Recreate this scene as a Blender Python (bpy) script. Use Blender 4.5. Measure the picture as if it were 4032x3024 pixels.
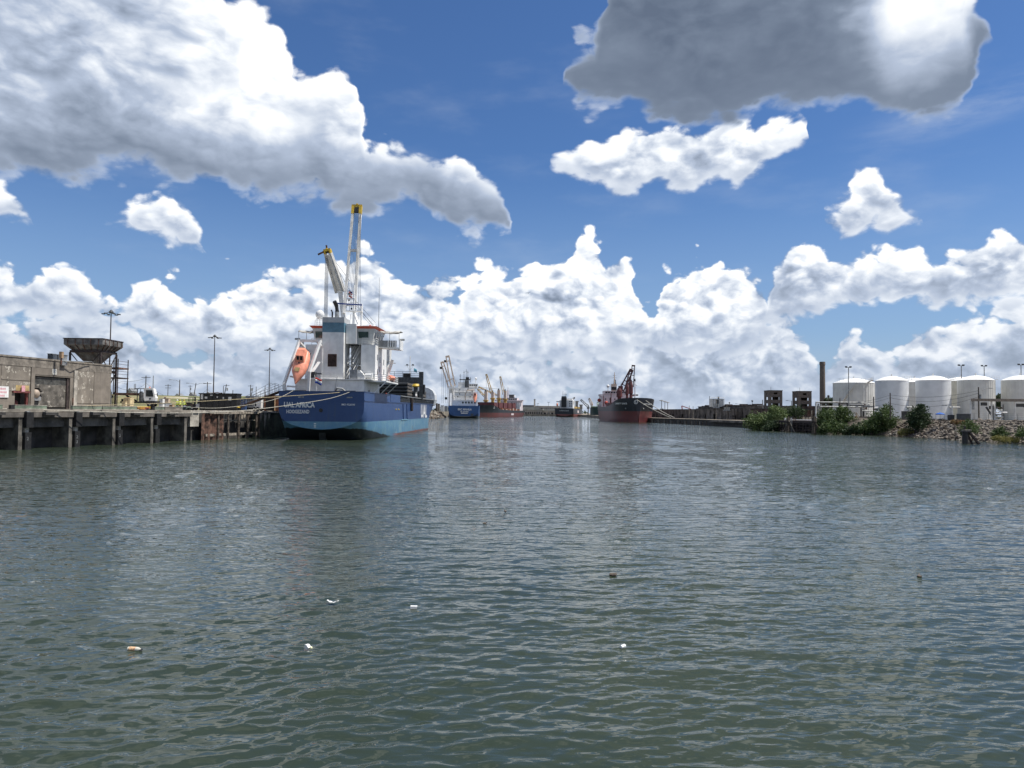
import bpy, bmesh, math, random
import numpy as np
from mathutils import Vector, Matrix, Euler

for o in list(bpy.data.objects):
    bpy.data.objects.remove(o)
sc = bpy.context.scene
COL = sc.collection
R = math.radians
rnd = random.Random(7)

# ---------------------------------------------------------------- camera
SW, SH, F_PX = 4032.0, 3024.0, 2950.0          # photograph's own pixel grid
CAM_Z, PITCH, ROLL = 5.0, math.atan(109 / 2950), R(0.6)
cam = bpy.data.cameras.new('camera')
cam.sensor_width = 36.0
cam.lens = F_PX / SW * 36.0
cam.clip_start = 0.3
cam.clip_end = 20000
camo = bpy.data.objects.new('camera', cam)
COL.objects.link(camo)
CAM_M = Matrix.Translation((0, 0, CAM_Z)) @ Matrix.Rotation(math.pi / 2 + PITCH, 4, 'X') @ Matrix.Rotation(ROLL, 4, 'Z')
camo.matrix_world = CAM_M
sc.camera = camo
CAM_R = CAM_M.to_3x3()

def ray(px, py):
    return (CAM_R @ Vector(((px - SW / 2) / F_PX, -(py - SH / 2) / F_PX, -1.0))).normalized()
def U(px, py, Y):
    "point seen at a pixel of the photograph, at depth Y"
    d = ray(px, py)
    return Vector((0, 0, CAM_Z)) + d * (Y / d.y)
def W(px, py, z=0.0):
    "point seen at a pixel, on the level z"
    d = ray(px, py)
    return Vector((0, 0, CAM_Z)) + d * ((z - CAM_Z) / d.z)

# ---------------------------------------------------------------- node helper
class E:
    "a socket of a node tree with arithmetic"
    def __init__(s, nt, sock): s.nt, s.s = nt, sock
    @staticmethod
    def _in(nt, node, i, v):
        if isinstance(v, E): nt.links.new(v.s, node.inputs[i])
        else: node.inputs[i].default_value = v
    def m(s, op, b=None, c=None, clamp=False):
        n = s.nt.nodes.new('ShaderNodeMath'); n.operation = op; n.use_clamp = clamp
        E._in(s.nt, n, 0, s)
        if b is not None: E._in(s.nt, n, 1, b)
        if c is not None: E._in(s.nt, n, 2, c)
        return E(s.nt, n.outputs[0])
    def __add__(s, o): return s.m('ADD', o)
    __radd__ = __add__
    def __sub__(s, o): return s.m('SUBTRACT', o)
    def __rsub__(s, o): return s.m('MULTIPLY', -1.0) + o
    def __mul__(s, o): return s.m('MULTIPLY', o)
    __rmul__ = __mul__
    def __truediv__(s, o): return s.m('DIVIDE', o)
    def ma(s, b, c): return s.m('MULTIPLY_ADD', b, c)
    def mx(s, o): return s.m('MAXIMUM', o)
    def mn(s, o): return s.m('MINIMUM', o)
    def clamp(s): return s.m('ADD', 0.0, clamp=True)
    def v(s, op, b=None, c=None):
        n = s.nt.nodes.new('ShaderNodeVectorMath'); n.operation = op
        E._in(s.nt, n, 0, s)
        if b is not None:
            if op == 'SCALE': E._in(s.nt, n, 3, b)
            else: E._in(s.nt, n, 1, b)
        if c is not None: E._in(s.nt, n, 2, c)
        return E(s.nt, n.outputs['Value'] if op in ('DOT_PRODUCT', 'LENGTH') else n.outputs[0])
    def xyz(s):
        n = s.nt.nodes.new('ShaderNodeSeparateXYZ'); E._in(s.nt, n, 0, s)
        return [E(s.nt, n.outputs[i]) for i in range(3)]
    def ss(s, a, b, lo=0.0, hi=1.0, kind='SMOOTHSTEP'):
        n = s.nt.nodes.new('ShaderNodeMapRange'); n.interpolation_type = kind
        E._in(s.nt, n, 0, s)
        for i, x in enumerate((a, b, lo, hi)): E._in(s.nt, n, i + 1, x)
        return E(s.nt, n.outputs[0])
def vec(nt, x, y, z=0.0):
    n = nt.nodes.new('ShaderNodeCombineXYZ')
    for i, q in enumerate((x, y, z)): E._in(nt, n, i, q)
    return E(nt, n.outputs[0])
def noise(nt, v, scale, detail=4, rough=0.5, dist=0.0, lac=2.0, dim='3D'):
    n = nt.nodes.new('ShaderNodeTexNoise'); n.noise_dimensions = dim
    if v is not None: E._in(nt, n, n.inputs.find('Vector'), v)
    n.inputs['Scale'].default_value = scale; n.inputs['Detail'].default_value = detail
    n.inputs['Roughness'].default_value = rough; n.inputs['Distortion'].default_value = dist
    n.inputs['Lacunarity'].default_value = lac
    return E(nt, n.outputs[0])
def voro(nt, v, scale, detail=0, rough=0.5, feature='F1', rand=1.0, out='Distance'):
    n = nt.nodes.new('ShaderNodeTexVoronoi'); n.feature = feature
    E._in(nt, n, n.inputs.find('Vector'), v)
    n.inputs['Scale'].default_value = scale
    if 'Detail' in n.inputs: n.inputs['Detail'].default_value = detail; n.inputs['Roughness'].default_value = rough
    n.inputs['Randomness'].default_value = rand
    return E(nt, n.outputs[out])
def mixc(nt, f, a, b, kind='MIX'):
    n = nt.nodes.new('ShaderNodeMix'); n.data_type = 'RGBA'; n.blend_type = kind
    E._in(nt, n, 0, f)
    for i, q in ((6, a), (7, b)):
        if isinstance(q, E): nt.links.new(q.s, n.inputs[i])
        else: n.inputs[i].default_value = tuple(q) + (1.0,) if len(q) == 3 else q
    return E(nt, n.outputs[2])

# ---------------------------------------------------------------- sky, sun, exposure
SUN_AZ, SUN_EL = R(93), R(61)                   # azimuth from +Y (view) towards +X
world = bpy.data.worlds.new('World')
sc.world = world
world.use_nodes = True
world.cycles.sampling_method = 'MANUAL'
world.cycles.sample_map_resolution = 256
def make_world():
    nt = world.node_tree
    nt.nodes.clear()
    out = nt.nodes.new('ShaderNodeOutputWorld')
    bg = nt.nodes.new('ShaderNodeBackground')
    bg.inputs[1].default_value = 0.1
    nt.links.new(bg.outputs[0], out.inputs[0])
    sky = nt.nodes.new('ShaderNodeTexSky')
    sky.sky_type = 'NISHITA'; sky.sun_disc = False
    sky.sun_elevation = SUN_EL; sky.sun_rotation = SUN_AZ
    sky.altitude = 0; sky.air_density = 1.0; sky.dust_density = 0.6; sky.ozone_density = 2.2
    tc = nt.nodes.new('ShaderNodeTexCoord')
    d = E(nt, tc.outputs['Generated'])
    dx, dy, dz = d.xyz()
    az = dx.m('ARCTAN2', dy); el = dz.m('ARCSINE')
    p = vec(nt, az, el)
    def ae(vx, vy):
        q = ray(vx * 4032 / 2212, vy * 4032 / 2212)
        return math.atan2(q.x, q.y), math.asin(q.z)
    # cumulus seen from the quay: upper outline, base line and brightness of each bank, x y on a 2212 px wide picture
    def curve(pts, val=None):
        n = nt.nodes.new('ShaderNodeFloatCurve')
        c = n.mapping.curves[0]
        n.mapping.extend = 'HORIZONTAL'
        P = []
        for (x, y) in pts:
            a, e = ae(x, y if val is None else 400)
            P.append(((a + 0.8) / 1.6, (e + 0.05) / 0.9 if val is None else y))
        P.sort()
        P = [P[0]] + [b for a_, b in zip(P, P[1:]) if b[0] - a_[0] > 1e-4]
        c.points[0].location = P[0]; c.points[1].location = P[-1]
        for q in P[1:-1]: c.points.new(*q)
        for q in c.points: q.handle_type = 'VECTOR'
        n.mapping.update()
        nt.links.new(azn.s, n.inputs['Value'])
        r = E(nt, n.outputs[0])
        return r if val is not None else r.ma(0.9, -0.05)
    sc_el = el.ss(0.0, 0.6, 1.9, 0.9, 'LINEAR')
    q0 = d.v('SCALE', sc_el)
    wv = nt.nodes.new('ShaderNodeTexNoise'); nt.links.new(q0.s, wv.inputs['Vector']); wv.inputs['Scale'].default_value = 9.0; wv.inputs['Detail'].default_value = 3
    wx, wy, wz = E(nt, wv.outputs['Color']).xyz()
    q = E(nt, wv.outputs['Color']).v('MULTIPLY_ADD', (0.05, 0.05, 0.05), q0)
    sd = Vector((math.sin(SUN_AZ) * math.cos(SUN_EL), math.cos(SUN_AZ) * math.cos(SUN_EL), math.sin(SUN_EL)))
    n0 = noise(nt, q, 9.0, 9, 0.58).ma(1.0, voro(nt, q, 15.0, 2, 0.5) * -0.46 + 0.22)
    q1 = q.v('ADD', tuple(sd * 0.022))
    n1 = noise(nt, q1, 9.0, 3, 0.54).ma(1.0, voro(nt, q1, 15.0, 1, 0.5) * -0.46 + 0.22)
    n2 = noise(nt, q.v('ADD', tuple(sd * 0.07)), 9.0, 1, 0.5)
    n3 = noise(nt, q.v('ADD', tuple(sd * 0.007)), 9.0, 8, 0.60)
    n4 = noise(nt, q, 9.0, 8, 0.60)
    azw = (wx - 0.5).ma(0.035, az); elw = (wy - 0.5).ma(0.03, el)
    azn = azw.ma(1 / 1.6, 0.5)
    nz = n0 - 0.375
    relief = (n0 - n1) * 1.7 + (n0 - n2) * 0.35 + (n4 - n3) * 0.9
    L = [
      # the far rows low over the horizon
      dict(top=[(-260, 690), (0, 680), (120, 660), (230, 650), (290, 670), (330, 745), (400, 780), (500, 720), (560, 690), (600, 750), (700, 700), (800, 660), (900, 650), (1000, 690), (1100, 700), (1200, 740), (1350, 670), (1430, 690), (1500, 710), (1640, 690), (1730, 690), (1760, 780), (1850, 720), (1900, 745), (2000, 690), (2100, 660), (2212, 640), (2500, 650)],
           base=[(-260, 1000), (2500, 1000)], br=[(0, .74), (2212, .78)], s=.024, k=2.0, dark=.56, w=(0.0, .10), g=.8),
      dict(top=[(-260, 570), (0, 562), (30, 580), (60, 605), (95, 580), (120, 560), (150, 572), (190, 595), (203, 620), (240, 665), (288, 640), (308, 590), (340, 570), (372, 580), (390, 615), (413, 640), (427, 600), (450, 625), (490, 605), (540, 580), (610, 567), (640, 585), (680, 590), (700, 570), (730, 545), (770, 535), (800, 545), (830, 590), (880, 600), (920, 590), (970, 590), (985, 620), (1000, 620), (1012, 580), (1050, 570), (1100, 580), (1140, 565), (1180, 570), (1230, 560), (1245, 500), (1270, 485), (1295, 510), (1310, 555), (1350, 555), (1372, 590), (1385, 650), (1415, 670), (1428, 620), (1436, 590), (1470, 570), (1500, 545), (1530, 560), (1560, 570), (1580, 560), (1620, 575), (1640, 590), (1647, 640), (1657, 640), (1665, 590), (1690, 545), (1720, 515), (1755, 520), (1790, 545), (1850, 540), (1900, 525), (1960, 530), (2000, 510), (2012, 545), (2050, 530), (2090, 530), (2110, 490), (2140, 480), (2170, 480), (2212, 510), (2500, 500)],
           base=[(-260, 690), (200, 720), (280, 735), (450, 800), (600, 790), (800, 800), (1000, 800), (1300, 790), (1430, 780), (1600, 780), (1660, 705), (1700, 688), (1900, 678), (1970, 672), (2050, 675), (2212, 668), (2500, 668)],
           br=[(0, .97), (2212, .97)], s=.022, k=2.0, dark=.58, w=(-.02, .08), g=.85),
      # small free clouds
      dict(top=[(-200, 395), (-10, 395), (20, 400), (45, 430), (65, 465), (74, 500), (90, 580), (205, 580), (215, 500), (222, 480), (240, 468), (270, 462), (300, 442), (320, 422), (360, 412), (390, 418), (410, 442), (430, 478), (445, 508), (455, 545), (470, 640), (1170, 460), (1185, 360), (1198, 336), (1220, 322), (1270, 302), (1310, 306), (1370, 264), (1400, 276), (1470, 271), (1520, 286), (1560, 266), (1590, 258), (1640, 286), (1680, 266), (1710, 256), (1745, 260), (1757, 290), (1760, 480), (1764, 480), (1775, 440), (1800, 425), (1830, 400), (1850, 376), (1875, 364), (1900, 380), (1930, 408), (1965, 440), (1990, 464), (2002, 560), (2500, 560)],
           base=[(-200, 478), (0, 478), (72, 472), (215, 488), (260, 502), (310, 517), (350, 522), (400, 535), (452, 539), (1185, 345), (1230, 378), (1290, 402), (1330, 422), (1370, 422), (1420, 402), (1460, 418), (1550, 398), (1600, 402), (1650, 372), (1690, 352), (1730, 338), (1755, 305), (1757, 290), (1760, 470), (1764, 480), (1790, 502), (1820, 520), (1850, 514), (1880, 487), (1920, 507), (1960, 484), (1992, 468), (2500, 466)],
           br=[(0, .9), (1200, .9), (1790, .97), (2212, .97)], s=.020, k=1.35, dark=.58, w=(-.01, .05), g=.65),
      # heavy cloud upper right, seen from below
      dict(top=[(-260, 380), (1198, 380), (1208, 300), (1216, 160), (1226, 120), (1240, 85), (1285, 60), (1300, 20), (1312, -60), (1400, -300), (2060, -300), (2085, -60), (2112, -20), (2140, 40), (2152, 80), (2163, 180), (2500, 180)],
           base=[(-260, 300), (1200, 300), (1214, 170), (1250, 232), (1290, 248), (1350, 246), (1400, 262), (1500, 272), (1560, 264), (1620, 237), (1660, 222), (1700, 226), (1750, 212), (1800, 236), (1850, 232), (1900, 268), (1960, 274), (2020, 252), (2075, 235), (2095, 200), (2110, 130), (2140, 105), (2160, 90), (2500, 90)],
           br=[(1200, .40), (1290, .22), (1450, .15), (1700, .16), (1800, .26), (1880, .6), (1930, .95), (2200, 1.0)], s=.024, k=1.35, dark=.16, w=(-.01, .12), g=.26),
      # great cloud upper left
      dict(top=[(-600, -300), (440, -300), (475, -60), (488, 15), (500, 10), (515, 0), (560, 0), (600, 22), (618, 55), (628, 110), (642, 138), (690, 140), (740, 142), (765, 172), (775, 212), (782, 282), (860, 278), (890, 300), (945, 346), (985, 316), (1010, 342), (1045, 368), (1075, 386), (1092, 420), (1104, 465), (1112, 505), (1122, 590), (2500, 590)],
           base=[(-600, 385), (0, 388), (60, 402), (150, 398), (200, 388), (260, 383), (320, 388), (400, 408), (500, 423), (560, 435), (640, 433), (690, 423), (720, 453), (770, 468), (850, 463), (900, 453), (940, 463), (960, 493), (1000, 503), (1060, 503), (1095, 498), (1112, 498), (2500, 498)],
           br=[(-100, .66), (200, .68), (330, .78), (420, .97), (560, 1.02), (700, 1.0), (1100, 1.0)], s=.026, k=1.4, dark=.30, w=(.0, .125), g=.40),
    ]
    # unseen cumulus outside the frame, made denser and brighter to fill shaded faces
    nf = noise(nt, d, 2.6, 2, 0.5)
    outside = az.m('ABSOLUTE').ss(0.64, 0.80).mx(el.ss(0.58, 0.72)).mx(dy.ss(0.1, -0.1))
    fF = (nf - 0.48) * 9.0 * outside + (outside - 1.0) * 2.0 + nz * 1.4
    alpha = fF.ss(0.0, 0.3)
    lum = relief * 0.8 + 0.80 - fF.ss(0.1, 1.6) * 0.30
    for Q in L:
        top, base, br = curve(Q['top']), curve(Q['base']), curve(Q['br'], 1)
        hb = elw - base
        dd = (top - elw + 0.005).mn((hb + 0.006) * 1.25) * (1 / Q['s'])
        Fq = dd.mn(2.1) + nz * (Q['k'] * 2.0) - 0.02
        li = hb.ss(Q['w'][0], Q['w'][1])
        a = Fq.ss(0.0, li * -0.50 + 1.08)
        edge = Fq.ss(1.6, 0.1) * 0.24
        lq = li.ma(br - Q['dark'], Q['dark']) + edge + relief * (li * (Q['g'] * 0.8) + Q['g'] * 0.2)
        alpha = alpha.mx(a)
        lum = a.ma(lq - lum, lum)
    lum = lum.clamp()
    ramp = nt.nodes.new('ShaderNodeValToRGB')
    cr = ramp.color_ramp
    cr.elements[0].position = 0.0; cr.elements[0].color = (0.98, 1.28, 1.85, 1)
    cr.elements[1].position = 1.0; cr.elements[1].color = (8.6, 8.7, 8.8, 1)
    for pos, c in ((0.3, (1.65, 2.05, 2.75)), (0.6, (3.6, 4.2, 5.3)), (0.82, (6.3, 6.7, 7.3))):
        e = cr.elements.new(pos); e.color = c + (1,)
    nt.links.new(lum.s, ramp.inputs[0])
    cloud = E(nt, ramp.outputs[0])
    haze = el.ss(0.20, 0.0) * 0.55
    cloud = mixc(nt, haze, cloud, (3.7, 4.35, 5.4))
    blue = E(nt, sky.outputs[0]).v('MULTIPLY', (0.415, 0.595, 0.83))
    cirrus = noise(nt, p.v('MULTIPLY_ADD', (3.0, 9.0, 0), (2.0, 1.0, 0)), 1.6, 5, 0.55).ss(0.5, 0.85) * 0.16
    base = mixc(nt, cirrus, blue, (5.2, 5.7, 6.4))
    base = mixc(nt, el.ss(0.34, 0.0) * 0.55, base, (2.9, 3.9, 5.4))
    base = mixc(nt, el.ss(0.11, 0.0) * 0.7, base, (3.3, 4.0, 5.0))
    (a1, e1), (a2, e2) = ae(1760, 340), ae(2260, 175)
    sl_ = (e2 - e1) / (a2 - a1)
    band = (el - az * sl_ - (e1 - a1 * sl_)).m('ABSOLUTE').ss(0.035, 0.0) * az.ss(a1, a1 + 0.16) * (1.0 - az.ss(0.75, 1.0))
    base = mixc(nt, band * noise(nt, p.v('MULTIPLY', (4.0, 16.0, 0)), 2.0, 5, 0.6).ss(0.3, 0.75) * 0.30, base, (5.4, 5.9, 6.6))
    final = mixc(nt, alpha, base, cloud)
    nt.links.new(final.s, bg.inputs[0])
make_world()
sun = bpy.data.lights.new('sun', 'SUN')
sun.energy = 4.6
sun.angle = R(0.53)
sun.color = (1.0, 0.95, 0.87)
suno = bpy.data.objects.new('sun', sun)
COL.objects.link(suno)
suno.rotation_euler = Euler((math.pi / 2 - SUN_EL, 0, -SUN_AZ + math.pi), 'XYZ')
SUND = Vector((math.sin(SUN_AZ) * math.cos(SUN_EL), math.cos(SUN_AZ) * math.cos(SUN_EL), math.sin(SUN_EL)))
suno.rotation_euler = SUND.to_track_quat('Z', 'Y').to_euler()
sc.view_settings.view_transform = 'Standard'
sc.view_settings.look = 'None'
sc.view_settings.exposure = 0.4
sc.view_settings.gamma = 1.0
sc.view_settings.use_curve_mapping = False
sc.cycles.max_bounces = 6
sc.cycles.use_denoising = True
sc.cycles.sample_clamp_indirect = 6.0
sc.cycles.use_adaptive_sampling = True
sc.cycles.adaptive_threshold = 0.02
# ---------------------------------------------------------------- materials
MATS = {}
def rgb(h):
    "sRGB hex to linear"
    c = [int(h[i:i + 2], 16) / 255 for i in (0, 2, 4)]
    return tuple(x / 12.92 if x <= 0.04045 else ((x + 0.055) / 1.055) ** 2.4 for x in c)
def bsdf_mat(name):
    m = bpy.data.materials.new(name); m.use_nodes = True
    nt = m.node_tree
    return m, nt, nt.nodes['Principled BSDF']
def mat(name, col, rough=0.6, metal=0.0, var=0.15, scale=1.5, col2=None, streak=0.0, bump=0.0, spots=None, spot_amt=0.5, spot_scale=2.0, coat=0.0):
    """procedural paint / concrete / steel: two tones mixed by noise, vertical dirt streaks, blotches of another colour"""
    if name in MATS: return MATS[name]
    m, nt, b = bsdf_mat(name)
    tc = nt.nodes.new('ShaderNodeTexCoord'); P = E(nt, tc.outputs['Object'])
    n = noise(nt, P, scale, 5, 0.6)
    c2 = col2 or tuple(x * (1 - 2.2 * var) for x in col)
    c1 = tuple(min(1.0, x * (1 + var)) for x in col)
    base = mixc(nt, n.ss(0.32, 0.68), c1, c2)
    if streak:
        ns = noise(nt, P.v('MULTIPLY', (2.2, 2.2, 0.12)), scale * 1.3, 4, 0.6)
        base = mixc(nt, ns.ss(0.5, 0.78) * streak, base, tuple(x * 0.35 for x in col))
    if spots:
        nn = noise(nt, P, spot_scale, 6, 0.68)
        base = mixc(nt, nn.ss(spot_amt, spot_amt + 0.06), base, spots)
    nt.links.new(base.s, b.inputs['Base Color'])
    b.inputs['Roughness'].default_value = rough; b.inputs['Metallic'].default_value = metal
    if coat: b.inputs['Coat Weight'].default_value = coat
    if bump:
        bp = nt.nodes.new('ShaderNodeBump'); bp.inputs['Strength'].default_value = 0.6; bp.inputs['Distance'].default_value = bump
        nb = noise(nt, P, scale * 5, 5, 0.65)
        nt.links.new(nb.s, bp.inputs['Height']); nt.links.new(bp.outputs[0], b.inputs['Normal'])
    MATS[name] = m
    return m

# ---------------------------------------------------------------- mesh builder
class MB:
    "collects shapes; build() links them as one mesh object"
    def __init__(s): s.v, s.f = [], []
    def add(s, vs, fs, M=None):
        o = len(s.v)
        s.v += [tuple(M @ Vector(q)) if M else tuple(q) for q in vs]
        s.f += [tuple(i + o for i in f) for f in fs]
        return s
    def box(s, x0, x1, y0, y1, z0, z1, M=None):
        vs = [(x, y, z) for z in (z0, z1) for (x, y) in ((x0, y0), (x1, y0), (x1, y1), (x0, y1))]
        return s.add(vs, [(3, 2, 1, 0), (4, 5, 6, 7), (0, 1, 5, 4), (1, 2, 6, 5), (2, 3, 7, 6), (3, 0, 4, 7)], M)
    def bar(s, a, b, w, h=None, up=(0, 0, 1)):
        "rectangular bar from a to b"
        a, b = Vector(a), Vector(b); h = h or w
        d = (b - a).normalized(); upv = Vector(up)
        if abs(d.dot(upv)) > 0.98: upv = Vector((0, 1, 0))
        x = d.cross(upv).normalized(); z = x.cross(d)
        vs = [p + x * sx * w / 2 + z * sz * h / 2 for p in (a, b) for sx, sz in ((-1, -1), (1, -1), (1, 1), (-1, 1))]
        return s.add(vs, [(3, 2, 1, 0), (4, 5, 6, 7), (0, 1, 5, 4), (1, 2, 6, 5), (2, 3, 7, 6), (3, 0, 4, 7)])
    def tube(s, a, b, r, r2=None, n=8, cap=True):
        a, b = Vector(a), Vector(b); r2 = r if r2 is None else r2
        d = (b - a).normalized(); u = Vector((0, 0, 1)) if abs(d.z) < 0.95 else Vector((1, 0, 0))
        x = d.cross(u).normalized(); y = d.cross(x)
        vs = [p + (x * math.cos(t) + y * math.sin(t)) * q for p, q in ((a, r), (b, r2)) for t in [2 * math.pi * i / n for i in range(n)]]
        fs = [(i, i + n, (i + 1) % n + n, (i + 1) % n) for i in range(n)]
        if cap: fs += [tuple(range(n)), tuple(range(2 * n - 1, n - 1, -1))]
        return s.add(vs, fs)
    def path(s, pts, r, n=6):
        "round rope along points"
        pts = [Vector(p) for p in pts]; rings = []
        for i, p in enumerate(pts):
            d = (pts[min(i + 1, len(pts) - 1)] - pts[max(i - 1, 0)]).normalized()
            u = Vector((0, 0, 1)) if abs(d.z) < 0.95 else Vector((1, 0, 0))
            x = d.cross(u).normalized(); y = d.cross(x)
            rings.append([p + (x * math.cos(2 * math.pi * k / n) + y * math.sin(2 * math.pi * k / n)) * r for k in range(n)])
        return s.loft(rings)
    def loft(s, rings, cap=True, closed=True):
        n = len(rings[0]); vs = [q for r in rings for q in r]; fs = []
        for i in range(len(rings) - 1):
            for k in range(n if closed else n - 1):
                a, b = i * n + k, i * n + (k + 1) % n
                fs.append((a, b, b + n, a + n))
        if cap and closed: fs += [tuple(range(n - 1, -1, -1)), tuple((len(rings) - 1) * n + k for k in range(n))]
        return s.add(vs, fs)
    def lathe(s, prof, c=(0, 0, 0), n=24, cap=True):
        "profile [(r, z)] around z"
        rings = [[(c[0] + r * math.cos(2 * math.pi * k / n), c[1] + r * math.sin(2 * math.pi * k / n), c[2] + z) for k in range(n)] for r, z in prof]
        return s.loft(rings, cap)
    def prism(s, poly, a, b, axis='z'):
        "polygon extruded from a to b along an axis; poly in the other two axes"
        def pt(p, t):
            return (p[0], p[1], t) if axis == 'z' else (p[0], t, p[1]) if axis == 'y' else (t, p[0], p[1])
        n = len(poly)
        vs = [pt(p, a) for p in poly] + [pt(p, b) for p in poly]
        return s.add(vs, [tuple(range(n - 1, -1, -1)), tuple(range(n, 2 * n))] + [(i, (i + 1) % n, (i + 1) % n + n, i + n) for i in range(n)])
    def grid(s, P):
        "P[i][j] points -> quads"
        n, m = len(P), len(P[0])
        return s.add([q for r in P for q in r], [(i * m + j, i * m + j + 1, (i + 1) * m + j + 1, (i + 1) * m + j) for i in range(n - 1) for j in range(m - 1)])
    def sphere(s, c, r, n=12, m=8, sz=1.0):
        prof = [(max(1e-3, r * math.sin(math.pi * i / m)), -r * sz * math.cos(math.pi * i / m)) for i in range(m + 1)]
        return s.lathe(prof, c, n)
    def mesh(s, name, smooth=False):
        me = bpy.data.meshes.new(name)
        me.from_pydata(s.v, [], s.f)
        bm = bmesh.new(); bm.from_mesh(me)
        bmesh.ops.recalc_face_normals(bm, faces=bm.faces)
        bm.to_mesh(me); bm.free()
        if smooth:
            me.polygons.foreach_set('use_smooth', [True] * len(me.polygons))
            me.set_sharp_from_angle(angle=R(35)) if hasattr(me, 'set_sharp_from_angle') else None
        return me
    def build(s, name, m, parent=None, smooth=False, **kw):
        return link(name, s.mesh(name, smooth), m, parent, **kw)
def link(name, me, m, parent=None, label=None, cat=None, group=None, kind=None, loc=None, rot=None):
    o = bpy.data.objects.new(name, me)
    COL.objects.link(o)
    if m is not None and me is not None:
        if len(me.materials) == 0:
            for q in (m if isinstance(m, (list, tuple)) else [m]): me.materials.append(q)
    if parent is not None: o.parent = parent
    if loc is not None: o.location = loc
    if rot is not None: o.rotation_euler = rot
    tag(o, label, cat, group, kind)
    return o
def tag(o, label=None, cat=None, group=None, kind=None):
    for k, q in (('label', label), ('category', cat), ('group', group), ('kind', kind)):
        if q: o[k] = q
    return o
def thing(name, label, cat, loc=(0, 0, 0), rz=0.0, group=None):
    o = bpy.data.objects.new(name, None)
    COL.objects.link(o)
    o.location = loc; o.rotation_euler = (0, 0, rz); o.empty_display_size = 0.5
    return tag(o, label, cat, group)
def copy_tree(o, parent=None):
    c = o.copy(); COL.objects.link(c); c.parent = parent
    for ch in list(o.children): copy_tree(ch, c)
    return c
def text_mesh(name, s, size, m, parent, M, depth=0.0, sx=1.0, bold=0.0):
    "flat lettering as a mesh; M places the text plane (x right, y up)"
    cu = bpy.data.curves.new(name, 'FONT'); cu.body = s; cu.size = size
    cu.align_x = 'CENTER'; cu.align_y = 'CENTER'; cu.extrude = depth; cu.offset = bold; cu.resolution_u = 2
    to = bpy.data.objects.new(name + '_tmp', cu); COL.objects.link(to)
    dg = bpy.context.evaluated_depsgraph_get()
    me = bpy.data.meshes.new_from_object(to.evaluated_get(dg))
    bpy.data.objects.remove(to); bpy.data.curves.remove(cu)
    me.transform(M @ Matrix.Scale(sx, 4, (1, 0, 0)))
    me.materials.clear()
    return link(name, me, m, parent)
def plane_M(o, x, y):
    "matrix with origin o, x axis x, y axis y"
    x, y = Vector(x).normalized(), Vector(y).normalized(); z = x.cross(y)
    return Matrix(((x.x, y.x, z.x, o[0]), (x.y, y.y, z.y, o[1]), (x.z, y.z, z.z, o[2]), (0, 0, 0, 1)))
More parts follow.
